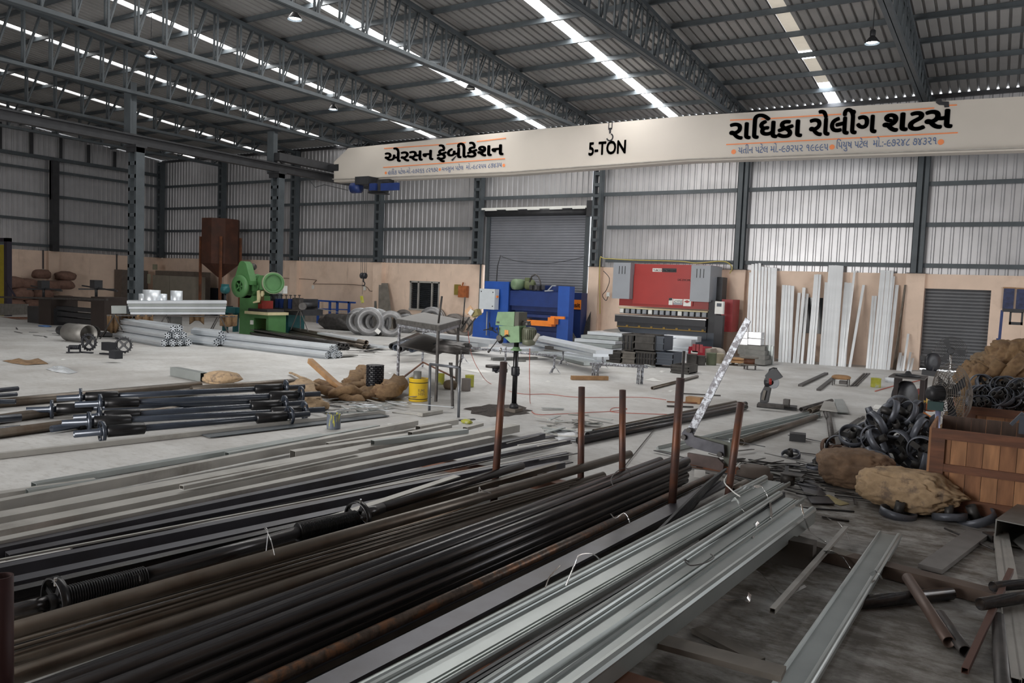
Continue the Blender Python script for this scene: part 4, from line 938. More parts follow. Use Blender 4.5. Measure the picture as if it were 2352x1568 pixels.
lefts = [((1247, 1001), (600, 1139), .20, .06, M_FLAT), ((1292, 1006), (600, 1149), .20, .06, M_PIPE), ((1316, 1012), (600, 1160), .19, .05, M_FLAT), ((1322, 1022), (600, 1172), .20, .05, M_PIPE),
         ((1300, 1046), (600, 1190), .22, .06, M_FLAT), ((1322, 1052), (600, 1203), .20, .05, M_PIPE), ((1290, 1066), (600, 1217), .20, .06, M_FLAT), ((1240, 1084), (600, 1234), .20, .06, M_PIPE), ((1200, 1102), (600, 1250), .20, .06, M_FLAT), ((1180, 1118), (600, 1268), .19, .06, M_PIPE)]
lefts = [q for i, q in enumerate(lefts) if i not in (1, 3, 5, 8)]
for i, (a, b, z, w, mt) in enumerate(lefts):
    stock('steel_angle', mt, a, b, z, 'angle' if i % 3 == 1 else 'channel', w*(1.7 if i % 2 else 1.25), .06 if i % 2 else .075, label='black steel angle bar in the left half of the pile, %s from the left' % ORD[i], cat='angle bar', group='black angle bars in the pile', L=6.1 if i < 5 else 5.4)
for i, (a, b, z) in enumerate([((1275, 1000), (600, 1144), .135), ((1308, 1016), (600, 1166), .135), ((1310, 1040), (600, 1181), .135), ((1310, 1060), (600, 1210), .14), ((1225, 1096), (600, 1243), .13), ((1230, 1110), (700, 1250), .13), ((1300, 1120), (800, 1252), .13), ((1320, 1128), (800, 1268), .13)]):
    stock('steel_flat', M_PIPE, a, b, z, 'flat', .085, .012, label='black flat bar deep in the pile beneath the angle bars, %s from the left' % ORD[i], cat='flat bar', group='black flat bars in the pile', L=5.8)
stock('bright_strip', M_GALVD, (1300, 1037), (600, 1171), .255, 'flat', .022, .012, label='narrow pale strip shining among the black angle bars', cat='strip', L=5.6)
stock('grey_flat', M_GALVD, (1050, 1093), (826, 1167), .27, 'flat', .075, .012, label='grey flat strip ending beside the spring shaft', cat='flat bar', L=3.5)
for i, (a, b) in enumerate([((1238, 1000), (1165, 1018)), ((1280, 1009), (1190, 1022)), ((1262, 1070), (1180, 1092)), ((1300, 1012), (1235, 1024)), ((1330, 1040), (1240, 1056))]):
    stock('strip_end', M_GALVD if i % 2 else M_SCRAP, a, b, .26, 'flat', .03, .008, label='short loose strip on the far end of the pile, %s from the left' % ORD[i], cat='strip', group='loose strips on the pile')

# spring shaft lying on the pile
sh = thing('spring_shaft', G(700, 1220, .42), 'black roller shutter shaft with two coil springs lying on the pile', 'shaft')
SZ = .37
a, b = G(1199, 1069, SZ-.03), G(877, 1167, SZ-.03)
MB().tube([a, b], .036, 16, hollow=.004).build('thin_pipe', M_PIPE, sh)
MB().tube([b, G(828, 1182, SZ-.02)], .042, 16).build('sleeve', M_PIPE, sh)
MB().tube([G(690, 1221, SZ), G(330, 1322, SZ)], .042, 16).build('main_pipe', M_PIPE, sh)
MB().tube([G(110, 1383, SZ), G(20, 1406, SZ)], .036, 16).build('end_stub', M_PIPE, sh)
def spring(m, a, b, r, wr, pitch):
    d = b-a; L = d.length; t = d.normalized(); e1 = t.cross(Vector((0, 0, 1))).normalized(); e2 = e1.cross(t); n = int(L/pitch); pts = []
    for i in range(n*10+1):
        th = 2*PI*i/10; pts.append(a + t*(L*i/(n*10)) + e1*(r*math.cos(th)) + e2*(r*math.sin(th)))
    m.sweep(pts, circ(wr, 5), smooth=True)
m = MB(); spring(m, G(818, 1192, SZ), G(683, 1222, SZ), .060, .0048, .0105); m.lathe(G(818, 1192, SZ), [(.055, 0), (.055, (G(818, 1192, SZ)-G(683, 1222, SZ)).length)], 20, G(683, 1222, SZ)-G(818, 1192, SZ)); m.build('coil_spring', M_SPRING, sh)
m = MB(); spring(m, G(332, 1326, SZ), G(140, 1376, SZ), .058, .0050, .0125); m.lathe(G(300, 1334, SZ), [(.046, 0), (.046, .35)], 20, G(140, 1376, SZ)-G(332, 1326, SZ)); m.build('coil_spring', M_SPRING, sh)
def wheel(m1, c, ax, R_=.115, w=.035, n=4, hub=.04):
    m1.ringp(c, R_, R_-.010, w, ax, 28); ax = Vector(ax).normalized(); t = Vector((0, 0, 1)) if abs(ax.z) < .9 else Vector((1, 0, 0)); e1 = ax.cross(t).normalized(); e2 = ax.cross(e1)
    for i in range(n):
        a_ = 2*PI*i/n+.4; v = e1*math.cos(a_)+e2*math.sin(a_); m1.bar(c+v*hub, c+v*(R_-.008), .03, .008, up=tuple(ax))
    m1.lathe(c, [(hub, -w), (hub, w)], 14, ax)
axd = (G(690, 1221, SZ)-G(330, 1322, SZ)).normalized()
for px, py in ((822, 1190), (128, 1380)):
    m = MB(); wheel(m, G(px, py, SZ), axd, .122, .04); m.build('bracket_wheel', M_SPRING, sh)
m = MB(); c = G(828, 1160, SZ+.1); m.rod(c, c+Vector((.02, -.02, .05)), .007); m.build('bolt', M_TAPE, sh); m = MB(); c = G(128, 1345, SZ+.09); m.rod(c, c+Vector((0, 0, .04)), .009); m.build('bolt', M_TAPE, sh)

# right part of the pile: rusty pipe, flats, bent rods
stock('rusty_pipe', M_RUSTP, (1634, 1094), (800, 1478), .20, 'pipe', .033, label='rust flecked pipe right of the bound black bundle', cat='pipe', L=6.3)
for i, (a, b, w, z) in enumerate([((1640, 1100), (800, 1497), .05, .13), ((1650, 1104), (800, 1512), .05, .13), ((1652, 1112), (800, 1527), .04, .13)]):
    stock('steel_flat', M_PIPEB if i == 1 else M_FLAT, a, b, z, 'flat', w, .02, label='narrow dark flat bar beside the rust flecked pipe, %s from it' % ORD[i], cat='flat bar', group='narrow flats right of the rusty pipe', L=6.2)
stock('wide_flat_bar', M_FLAT, (1662, 1108), (800, 1548), .19, 'flat', .15, .02, label='wide blue black flat bar beside the first galvanised channel', cat='flat bar', L=6)
for i in range(7):
    dx = i*5
    pts = [G(1668-dx*.4, 1076+dx*.5, .38-.03*i), G(1620-dx*.3, 1112+dx, .33-.025*i), G(1560, 1170+dx*1.2, .28-.02*i), G(1490, 1236+dx*1.3, .23-.015*i), G(1380, 1300+dx*1.1, .20-.01*i)]
    m = MB(); out = []
    for k in range(4):
        p0, p1, p2, p3 = pts[max(k-1, 0)], pts[k], pts[k+1], pts[min(k+2, 4)]
        for q in range(4): t = q/4; out.append(.5*((2*p1)+(-p0+p2)*t+(2*p0-5*p1+4*p2-p3)*t*t+(-p0+3*p1-3*p2+p3)*t**3))
    out.append(pts[-1]); m.sweep(out, rect(.022, .010))
    one('bent_strip', m, M_STEELD, 'bent black strip curving between flat bar and channel, %s from the top' % ORD[i], 'strip', 'bent black strips')

# galvanised channels
ch = [((1783, 1108), (955, 1568), .26, 'first galvanised shutter channel from the left with a rolled bead', .27), ((1815, 1146), (1205, 1568), .26, 'second galvanised shutter channel from the left with a rolled bead', .24)]
for a, b, z, lab, w in ch: stock('shutter_channel', M_GALV, a, b, z, 'guide', w, label=lab, cat='channel', L=6.3)
for i in range(4):  # dark strips added to draw the darker grooves between the channels
    stock('groove_strip', M_STEELD, (1801, 1130+3*i), (1066+20*i, 1568), .285-.004*i, 'flat', .020, .012, label='dark strip drawing a dark groove between the two beaded channels, %s from the left' % ORD[i], cat='strip', group='dark strips between the channels', L=6)
A = G(1848, 1172, .26); B = G(1345, 1535, .26); dd = (B-A).normalized()
pr = [(-.10, .02), (-.085, .045), (-.075, .02), (.05, .02)] + [(.065+.03*math.cos(t), .02+.03*math.sin(t)) for t in [math.radians(q) for q in (120, 80, 40, 0, -30)]] + [(.085, -.09), (.075, -.09), (.06, .005), (-.10, .005)]
one('shutter_channel', MB().sweep([A, A+dd*6], [(-x, y) for x, y in pr]), M_GALV, 'third galvanised channel with a rounded deep side flange, rightmost of the stack', 'channel')
A = G(2044, 1230, .09); B = G(1826, 1568, .09); dd = (B-A).normalized()
pr = [(-.085, .0), (-.085, .025), (-.075, .03), (-.065, .01), (.05, .01)] + [(.07+.022*math.cos(t), .018+.022*math.sin(t)) for t in [math.radians(q) for q in range(160, -60, -25)]] + [(.075, -.05), (.066, -.05), (.05, .0)]
one('shutter_channel', MB().sweep([A, A+dd*5], [(-x, y) for x, y in pr]), M_GALV, 'single grey channel lying apart from the stack in the lower right', 'channel')
one('channel_edge_rod', MB().sweep([G(2012, 1236, .03), G(2012, 1236, .03)+dd*5], rect(.02, .03)), M_STEELD, 'thin black bar lying along the left side of the single grey channel', 'bar')

# stakes of the rack
for i, (bx_, by_, tx, ty, mt, lab) in enumerate([(1139, 1085, 1157, 831, M_RUST2, 'leftmost rusty upright stake of the pipe rack'), (1334, 1085, 1336, 888, M_RUST2, 'second rusty upright stake from the left in the pipe rack'), (1429, 1090, 1430, 895, M_RUST2, 'third upright stake of the pipe rack, straight and dark brown'),
                                         (1545, 1140, 1563, 868, M_RUST2, 'fourth upright stake of the pipe rack, at the end of the bound bundle'), (1672, 1140, 1702, 924, M_RUST2, 'fifth upright stake of the pipe rack, leaning and rightmost')]):
    g = G(bx_, by_, .33 if i < 3 else .25); tp = P(tx, ty, g.y); d = (tp-g); b0 = g - d*(g.z/d.z)
    r = (.034, .031, .031, .036, .033)[i]
    one('rack_stake', MB().tube([b0, tp], r, 16, hollow=.005), mt, lab, 'post', 'rusty stakes of the rack')
tp = P(3, 1322, 1.55)
one('rack_stake', MB().tube([(tp.x, 1.55, 0), tp], .043, 18, hollow=.006), mat('dark maroon stake', (.035, .008, .008), .6, .1), 'dark maroon upright stake cut by the left edge of the picture', 'post')
one('thin_post', MB().rod((P(1566, 868, 8.05).x, 8.05, 0), P(1571, 806, 8.05), .017, 8), M_SCRAP, 'thin dark rod rising behind the top of the fourth stake', 'rod')

# box tubes left of the pile
gb = [((1183, 982), (0, 1226), .10, .16, .10, M_GALVD, 6.6, 'big grey box tube in front, longest of the two side by side'), ((1060, 990), (0, 1194), .10, .17, .09, M_GALVD, 6.0, 'big grey box tube behind the longest one'),
      ((820, 1036), (417, 1119), .19, .06, .035, M_GALVD, None, 'thin grey box tube resting on the two big box tubes'), ((400, 1128), (58, 1176), .06, .10, .08, M_PIPEB, None, 'brown grey box tube with its open end at the left edge'),
      ((955, 972), (0, 1160), .08, .09, .09, M_GALVD, 6.6, 'long grey box tube bowing along the left floor, outer one'), ((868, 982), (521, 1046), .05, .075, .075, M_GALV, None, 'bluish grey square tube with its cut end beside the paint can'),
      ((905, 988), (675, 1014), .05, .06, .06, M_GALVD, None, 'short box tube with open end behind the bowing tube'), ((925, 992), (752, 1020), .13, .06, .04, M_GALVD, None, 'small box tube lying on the bowing tube'),
      ((990, 998), (672, 1046), .08, .11, .11, M_GALVD, None, 'thick box tube with a large dark open end'), ((1072, 990), (856, 1017), .17, .08, .06, M_GALV, None, 'bright edged open rectangular tube lying crosswise'),
      ((1033, 978), (942, 996), .15, .08, .05, M_GALVD, None, 'short box tube end lying on the big tubes'), ((1048, 968), (960, 984), .08, .09, .07, M_YELG if False else M_GALVD, None, 'box tube with yellowish end near the yellow scrap'),
      ((1106, 974), (1068, 984), .16, .07, .04, M_GALVD, None, 'small box tube stub beside the longest tube'), ((300, 1100), (62, 1134), .05, .08, .08, M_GALV, None, 'square tube with dark open end at the far left'),
      ((220, 1106), (0, 1138), .04, .10, .06, M_GALVD, 3, 'flat grey tube leaving the frame at the left'), ((882, 946), (0, 1046), .035, .07, .06, M_GALVD, 6.2, 'long pale box tube in front of the painted shafts'),
      ((740, 1000), (0, 1128), .03, .10, .05, M_GALV, 3.5, 'wide bluish tube lying flat behind the bowing one')]
for a, b, z, w, h_, mt, L_, lab in gb: stock('box_tube', mt, a, b, z, 'box', w, h_, label=lab, cat='tube', L=L_)
stock('box_tube', M_STEEL, (880, 952), (470, 1000), .018, 'flat', .30, .01, label='dark steel sheet lying under the painted shafts', cat='sheet')

# ================================================================= painted shutter shafts at left middle
def shaft(a, b, z, lab, r=.042, ends=(1, 1), sp=(.42, .42), wheels=True, mt=None, zb=None):
    A = G(*a, z); B = G(*b, z if zb is None else zb); d = (B-A); L = d.length; t_ = d.normalized()
    t = thing('shutter_shaft', (A+B)/2, lab, 'shaft', 'painted shutter shafts')
    MB().tube([A, B], r, 14, hollow=.005).build('pipe', mt or M_NAVYP, t)
    for e, (P_, dd) in enumerate(((A, t_), (B, -t_))):
        if not ends[e]: continue
        c = P_ + dd*.30
        m = MB(); m.lathe(c+dd*.05, [(r+.002, 0), (.074, .01), (.074, sp[e]), (r+.002, sp[e]+.02)], 16, dd); m.build('coil_spring', M_SPRING, t)
        if wheels:
            m = MB(); wheel(m, c, dd, .132, .04, 4, .05); m.build('bracket_wheel', M_NAVYP, t)
    return t
shaft((700, 888), (130, 915), .30, 'blue black shutter shaft on top of the heap, farthest one', zb=.22)
shaft((735, 904), (172, 929), .26, 'blue black shutter shaft on top, second from the back', zb=.24)
shaft((690, 918), (60, 942), .14, 'blue black shutter shaft lying lower with its stub sticking out farthest left', zb=.12)
shaft((700, 925), (168, 960), .20, 'blue black shutter shaft in the middle of the heap', zb=.14)
shaft((745, 940), (142, 972), .13, 'blue black shutter shaft second from the front', zb=.125)
shaft((710, 950), (170, 997), .13, 'blue black shutter shaft nearest to the pale box tube', zb=.12)
shaft((655, 905), (118, 985), .06, 'blue black shutter shaft at the bottom of the heap', zb=.06, wheels=False, sp=(.3, .3))
for i, (a, b, z, r) in enumerate([((0, 896), (41, 892), .26, .035), ((0, 908), (39, 905), .20, .03), ((0, 922), (36, 922), .12, .035), ((0, 986), (46, 982), .05, .035), ((0, 962), (48, 958), .12, .05)]):
    m = MB(); p = G(*b, z); q = G(*a, z); m.tube([p, p+(q-p).normalized()*1.2], r, 14, hollow=.006)
    one('pipe_end', m, M_NAVYP, 'blue black pipe end entering at the left edge, %s from the top' % ORD[[0, 1, 2, 4, 3][i]], 'pipe', 'pipe ends at the left edge')
for i, (a, b, z, r, mt) in enumerate([((460, 884), (0, 925), .07, .07, M_PIPEB), ((500, 890), (0, 962), .065, .065, M_PIPEB), ((700, 900), (0, 995), .06, .06, M_PIPEB), ((690, 875), (440, 893), .12, .055, M_PIPEB)]):
    stock('brown_pipe', mt, a, b, z, 'pipe', r, label='thick brown pipe beneath the painted shafts, %s from the back' % ORD[i], cat='pipe', L=None if i == 3 else 5.5)

# ================================================================= sacks, timber, chain and scrap behind the shafts
t = thing('jute_sack', G(505, 878), 'light jute sack folded on the floor beside the grey box tube', 'sack')
blob_on(512, 876, .12, (.75, .42, .20), 21, .1, k=.25, tiez=.5).build('upper_fold', M_SACKL, t); blob_on(500, 880, 0, (.80, .40, .15), 22, -.1, k=.3).build('lower_fold', M_SACKL, t)
stock('box_tube', M_GALV, (400, 852), (470, 866), .09, 'box', .17, .17, label='short dark ended galvanised duct piece on the open floor', cat='duct')
t = thing('jute_cloth', G(58, 838), 'flat piece of brown jute cloth on the floor at the far left', 'cloth')
def clothp(pxs, z, seed, amp=.04, th=.012):
    g = [G(x, y, 0) for x, y in pxs]; c = sum(g, Vector())/len(g); m = MB(); n = len(g); rings = 5; vs = [c+Vector((0, 0, z+amp))]
    for r in range(1, rings+1):
        for i in range(n*3):
            a = g[i//3]; b = g[(i//3+1) % n]; p = c.lerp(a.lerp(b, (i % 3)/3), r/rings); vs.append(Vector((p.x, p.y, z + max(0, amp*(1+noise.noise(p*4+Vector((seed, 0, 0)))*1.6)*(1 if r < rings else .25)))))
    N = n*3; fs = [[0, 1+i, 1+(i+1) % N] for i in range(N)]
    for r in range(rings-1):
        for i in range(N): fs.append([1+r*N+i, 1+(r+1)*N+i, 1+(r+1)*N+(i+1) % N, 1+r*N+(i+1) % N])
    m.add(vs, fs, True); return m
clothp([(5, 829), (40, 827), (60, 830), (95, 828), (112, 836), (60, 839), (30, 835)], .0, 3).build('cloth', M_SACK, t)
one('plastic_sheet', clothp([(105, 848), (125, 841), (150, 845), (178, 855), (160, 859), (130, 855)], .0, 5, .03), M_PLAS, 'crumpled clear plastic on the floor at the left', 'plastic')
one('plastic_sheet', clothp([(1255, 995), (1300, 990), (1350, 998), (1370, 1008), (1330, 1016), (1280, 1012)], .0, 6, .05), M_PLAS, 'crumpled clear plastic beside the small scrap heap', 'plastic')
hp = thing('jute_heap', G(800, 915), 'tangled brown jute sacking heaped on a steel sheet', 'sacking')
def roll(pts, r0, seed, r1=None):
    P_ = [G(x, y, z) for x, y, z in pts]; m = MB(); n = 12; N = 14; out = []
    for i in range(N+1):
        f = i/N*(len(P_)-1); k = min(int(f), len(P_)-2); t_ = f-k; p0, p1, p2, p3 = P_[max(k-1, 0)], P_[k], P_[k+1], P_[min(k+2, len(P_)-1)]
        out.append(.5*((2*p1)+(-p0+p2)*t_+(2*p0-5*p1+4*p2-p3)*t_*t_+(-p0+3*p1-3*p2+p3)*t_**3))
    o = len(m.v)
    for i, p in enumerate(out):
        d = (out[min(i+1, N)]-out[max(i-1, 0)]).normalized(); s_ = d.cross(Vector((0, 0, 1))).normalized(); u_ = s_.cross(d); rr = r0+(r1-r0 if r1 else 0)*i/N
        for j in range(n):
            a_ = 2*PI*j/n; k = rr*(1+.8*noise.noise(Vector((j*.9, i*.7, seed*7)))+.5*abs(noise.noise(Vector((j*1.9, i*.4, seed*3)))))*(1 if 0 < i < N else .5)
            q = p + s_*(k*math.cos(a_)*1.3) + u_*(k*math.sin(a_)*.8); q.z = max(q.z, .012); m.v.append(q)
    for i in range(N):
        for j in range(n): m.f.append([i*n+j, i*n+(j+1) % n, (i+1)*n+(j+1) % n, (i+1)*n+j]); m.sm.append(True)
    m.f.append(list(range(n))); m.f.append([N*n+j for j in range(n)]); m.sm += [False, False]
    return m
for i, (pts, r, mt) in enumerate([([(700, 905, .1), (690, 880, .16), (720, 925, .1), (735, 930, .04)], .11, M_SACKL), ([(735, 892, .12), (780, 905, .10), (830, 925, .03)], .09, M_SACK), ([(720, 880, .08), (780, 890, .10), (840, 885, .14)], .09, M_SACK),
                                ([(800, 885, .10), (825, 862, .22), (838, 848, .28)], .11, M_SACK), ([(760, 910, .06), (800, 895, .2), (820, 905, .1)], .10, M_SACK), ([(870, 905, .1), (895, 895, .18), (905, 880, .16)], .16, M_SACK), ([(665, 855, .05), (700, 870, .1), (740, 890, .16)], .025, M_SACKL), ([(845, 870, .15), (855, 895, .1), (830, 915, .05)], .13, M_SACK)]):
    roll(pts, r, i+1).build('fold', mt, hp)
one('timber_beam', MB().bar(P(712, 828, G(800, 905).y-.1), G(800, 908, .09), .09, .09), M_WOODY, 'yellow brown timber beam leaning up out of the jute heap', 'timber')
t = thing('chain_roll', G(860, 912), 'upright roll of black roller shutter chain beside the jute heap', 'chain')
g = G(860, 908); hz = P(860, 833, g.y).z
m = MB()
for k in range(15):
    z = .02+k*(hz-.05)/15
    m.lathe(g+Vector((0, 0, z)), [(.13, 0), (.148, .008), (.148, .026), (.13, .034)], 26, caps=(k == 14))
    for j in range(13):
        a_ = j*2*PI/13+k*.24; m.box(g+Vector((.152*math.cos(a_), .152*math.sin(a_), z+.017)), (.014, .045, .026), rz=a_)
m.build('links', M_BLACK, t)
# scrap strips heap
def strips(cx_, n_, sx, label, seed, mts, w=(.03, .07), Lr=(.25, .7), zmax=.10):
    rr = random.Random(seed)
    for i in range(n_):
        px = cx_[0]+rr.gauss(0, sx[0]); py = cx_[1]+rr.gauss(0, sx[1]); z = .008+rr.random()*zmax
        g = G(px, py, z); a_ = rr.uniform(-.5, .5)+(0 if rr.random() < .6 else 1.3); L = rr.uniform(*Lr)
        m = MB(); w_ = rr.uniform(*w); d = Vector((math.cos(a_), math.sin(a_), rr.uniform(-.06, .06))); 
        p0 = g-d*L/2; p1 = g+d*L/2; p0.z = max(p0.z, .008); p1.z = max(p1.z, .008); m.sweep([p0, p1], [(-w_/2, .003), (-w_/2+.004, -.003), (w_/2, -.003), (w_/2, .008), (w_/2-.004, .003)])
        one('scrap_strip', m, mts[i % len(mts)], label, 'scrap strip', label.split(',')[0][:40])
strips((850, 930), 34, (60, 10), 'short galvanised offcut strip in the scrap heap beside the yellow bucket', 3, [M_GALV, M_GALVD, M_GALVB])
strips((790, 945), 10, (40, 6), 'short galvanised offcut strip between paint can and jute heap', 9, [M_GALV, M_STEELD], zmax=.03)
strips((1310, 972), 22, (32, 11), 'folded galvanised offcut in the small scrap heap beyond the stakes', 5, [M_GALV, M_GALVD, M_DIRTY], w=(.06, .12), Lr=(.25, .5))
strips((1830, 1075), 45, (70, 24), 'thin dark steel offcut strewn before the ring heap', 7, [M_SCRAP, M_STEELD, M_DIRTY, M_SCRAP], w=(.015, .05), Lr=(.3, 1.0), zmax=.06)
strips((1900, 1130), 16, (50, 24), 'thin dark steel offcut around the two brown sacks', 8, [M_SCRAP, M_STEELD], w=(.015, .05), Lr=(.15, .5), zmax=.02)
strips((1600, 1060), 12, (40, 10), 'thin dark offcut behind the ends of the black pipes', 11, [M_SCRAP, M_STEELD], w=(.02, .05), Lr=(.3, .7), zmax=.03)

# paint can
def can(px, py, r, h_, mt, name, lab, cat='can', rim=True, inner=M_STEELD):
    g = G(px, py); t = thing(name, g, lab, cat)
    MB().lathe(g, [(r*.98, 0), (r, .02), (r, h_-.015), (r+.006, h_-.01), (r+.006, h_), (r-.008, h_), (r-.01, h_*.72), (0, h_*.72)], 28, caps=True).build('body', mt, t)
    MB().lathe(g, [(0, h_*.725), (r-.011, h_*.725)], 24, caps=False).build('contents', inner, t)
    return t, g
t, g = can(766, 984, .095, .21, M_CANBL, 'paint_can', 'small yellow paint can splashed with blue grey paint on the floor')
t, g = can(960, 920, .165, .40, M_YEL, 'paint_bucket', 'large yellow paint bucket under the welding bench', 'bucket')
m = MB(); 
for z in (.045, .33): m.ringp(g+Vector((0, 0, z)), .169, .16, .012, (0, 0, 1), 28)
m.build('black_hoop', M_BLACK, t)
for b_, yy, hh in (('FUME', .17, .08), ('SHEEN', .12, .06)):
    lettering(b_, P(960, 905, g.y-.172)+Vector((0, 0, yy-.14)), P(975, 905, g.y-.172)+Vector((0, 0, yy-.14)), M_BLACK, t, g.y-.171, height=hh, off=.01)
can(1011, 882, .085, .22, M_YELG, 'paint_can', 'yellow green paint can under the middle of the bench'); can(1070, 897, .09, .24, mat('grey crusted can', (.20, .18, .17), .8, .1), 'paint_can', 'grey crusted bucket right of the bench legs'); can(1078, 888, .09, .24, M_YELG, 'paint_can', 'yellow green can behind the grey crusted bucket')
one('cooking_pot', blob_on(1034, 893, 0, (.26, .24, .20), 31, k=.05), mat('muddy pot', (.16, .12, .08), .8, 0, .2), 'round muddy brown pot on the floor under the bench', 'pot')
g = G(960, 920)
one('steel_pot', MB().lathe((g.x-.03, g.y, .295), [(.07, 0), (.07, .22), (.06, .22)], 20), M_DIRTY, 'small grey tin standing on the yellow bucket', 'tin')
one('yellow_scrap', blob_on(1072, 972, 0, (.16, .10, .07), 33, k=.4), M_YELG, 'crushed yellow tin beside the ends of the box tubes', 'tin')
can(1008, 802+76, .06, .12, M_YELG, 'paint_can', 'small yellow tin behind the bench')

# ================================================================= welding bench and pipe trestle
wb = thing('welding_bench', G(975, 890), 'paint crusted steel welding bench with lower shelf in mid floor', 'bench')
LL, LN, LR_, LB = G(913, 888), G(1001, 922), G(1048, 882), G(970, 842)
ht = P(1000, 760, LN.y).z
m = MB()
def top(p, z): return Vector((p.x, p.y, z))
def slab(m, q, z, th, grow=.04):
    c = sum(q, Vector())/4; v = [c+(p-c)*(1+grow) for p in q]; m.plate([Vector((p.x, p.y, z)) for p in v], th, (0, 0, 1))
qd = [LL, LN, LR_, LB]
slab(m, qd, ht+.02, .09, .10); m.build('top', mat('crusted bench top', (.10, .095, .09), .6, .3, .3, 12, .2, (.35, .34, .33), .66, .05), wb)
m = MB(); slab(m, qd, ht+.111, .006, .08); m.build('top_plate', mat('smooth grey bench plate', (.19, .185, .18), .6), wb)
for p in qd: MB().bx(p.x-.02, p.x+.02, p.y-.02, p.y+.02, 0, ht+.02).build('leg', M_SPLAT if p is LL or p is LB else M_SCRAP, wb)
m = MB()
for i in range(4): m.bar(top(qd[i], ht-.02), top(qd[(i+1) % 4], ht-.02), .03, .05)
m.build('upper_rail', M_SPLAT, wb)
zs = P(1000, 816, LN.y).z
m = MB(); slab(m, qd, zs, .025, -.01); m.build('shelf', M_SCRAP, wb)
zl = P(913, 875, LL.y).z
m = MB(); m.bar(top(LL, .10), top(LB, .10), .03, .03); m.bar(top(LB, .12), top(LR_, .12), .03, .03); m.build('lower_rail', M_RUST, wb)
one('bench_rod', MB().rod(P(1007, 742, LN.y-.03), P(1015, 680, LN.y-.03), .018, 10), M_SCRAP, 'dark upright rod standing on the near edge of the welding bench', 'rod')
one('bench_rod', MB().rod(P(1063, 745, LR_.y), P(1068, 682, LR_.y), .014, 10), M_SCRAP, 'thin upright rod at the right end of the welding bench', 'rod')
bx_ = thing('fuse_box', P(1085, 715, LR_.y), 'open switch box with cardboard on two slanting struts', 'switch box')
m = MB(); c = P(1094, 719, LR_.y); m.box(c, (.16, .14, .12), ry=-.45); m.build('case', mat('olive yellow case', (.26, .22, .08), .6), bx_)
m = MB(); m.box(P(1077, 712, LR_.y-.08), (.18, .03, .10), ry=-.75); m.build('cardboard', mat('cardboard', (.62, .40, .25), .9), bx_); m = MB(); m.box(P(1082, 717, LR_.y-.10), (.09, .03, .11), ry=.6); m.build('label', M_PAPER, bx_)
m = MB(); m.bar(P(1060, 756, LR_.y), P(1078, 728, LR_.y), .04, .02); m.bar(P(1072, 758, LR_.y), P(1092, 730, LR_.y), .03, .02); m.build('strut', M_SCRAP, bx_)
one('clutter_pile', blob((LN.x-.1, LN.y+.6, zs+.10), (.7, .5, .24), 41, k=.6), M_SCRAP, 'dark cables and scrap heaped on the lower bench shelf', 'scrap')
one('motor_drum', MB().lathe(P(1000, 800, LR_.y-.4)+Vector((0, 0, 0)), [(.10, 0), (.12, .03), (.12, .12), (.10, .16)], 20, (1, -.6, 0)), M_BLACK, 'black round drum on the right of the lower bench shelf', 'drum')
t = thing('pipe_trestle', G(1020, 950), 'grey round tube trestle standing in front of the welding bench', 'trestle')
F1, F2 = G(986, 943), G(1053, 958); h1 = P(988, 836, F1.y); h2 = P(1056, 844, F2.y)
MB().tube([F1, h1], .022, 14, hollow=.003).build('leg', M_GALV if False else mat('grey tube', (.15, .16, .18), .35, .5), t); MB().tube([F2, h2], .022, 14, hollow=.003).build('leg', MATS['grey tube'], t)
MB().tube([h1, h2], .022, 14).build('top_rail', MATS['grey tube'], t)
b1, b2 = G(1001, 930), G(1041, 919); MB().bar(P(1033, 834, F2.y+.3), b2, .03, .03).build('rear_leg', M_SCRAP, t); MB().bar(h1+Vector((.05, .5, 0)), F1+Vector((.10, .5, 0)), .035, .035).build('rear_leg', M_SCRAP, t)
m = MB(); m.bar(F1+Vector((.10, .5, .15)), b2+Vector((0, 0, .15)), .03, .03); m.build('cross_rail', M_SCRAP, t)
m = MB(); m.tube([h2, P(1060, 805, F2.y)], .012, 8); m.build('upright', M_SCRAP, t)
one('channel_offcut', MB().bar(G(965, 952, .03), G(1012, 944, .03), .10, .05), M_GALVD, 'short grey channel offcut under the left foot of the trestle', 'channel')
one('flat_offcut', MB().bar(G(902, 946, .01), G(962, 952, .01), .05, .01), M_GALVD, 'flat strip left of the short channel offcut', 'flat bar')
one('flat_offcut', MB().bar(G(1028, 966, .01), G(1090, 962, .01), .06, .012), M_SCRAP, 'dark flat strip under the right foot of the trestle', 'flat bar')

# ================================================================= pillar drill
dy = 10.94
dp = thing('pillar_drill', G(1180, 943), 'dusty green pillar drill with olive motor standing on the floor', 'drill')
def lx_(px, py, dyy=0): return P(px, py, dy+dyy)
c = lx_(1180, 943); cx = c.x; z1 = lx_(1180, 800).z
m = MB(); m.bx(cx-.10, cx+.10, dy-.12, dy+.12, 0, .06); m.build('base', mat('rusty concrete base', (.16, .14, .12), .9), dp)
m = MB(); m.lathe((cx, dy, .06), [(.075, 0), (.07, .05), (.05, .08)], 18); m.build('base_collar', M_STEELD, dp)
m = MB(); m.lathe((cx, dy, .10), [(.042, 0), (.042, lx_(1180, 760).z-.10)], 20); m.build('column', mat('polished dark column', (.04, .04, .042), .25, .8), dp)
m = MB(); m.lathe((cx, dy, z1-.03), [(.09, 0), (.09, .02), (.06, .03), (.055, .06)], 22); m.build('column_flange', M_GREENL, dp)
a = ext(1146, 748, 1192, 787, dy)
m = MB(); m.plate([lx_(x, y, -.10) for x, y in ((1146, 748), (1192, 748), (1193, 786), (1172, 787), (1160, 776), (1146, 770))], .22, (0, 1, 0)); m.build('head', M_GREENL, dp)
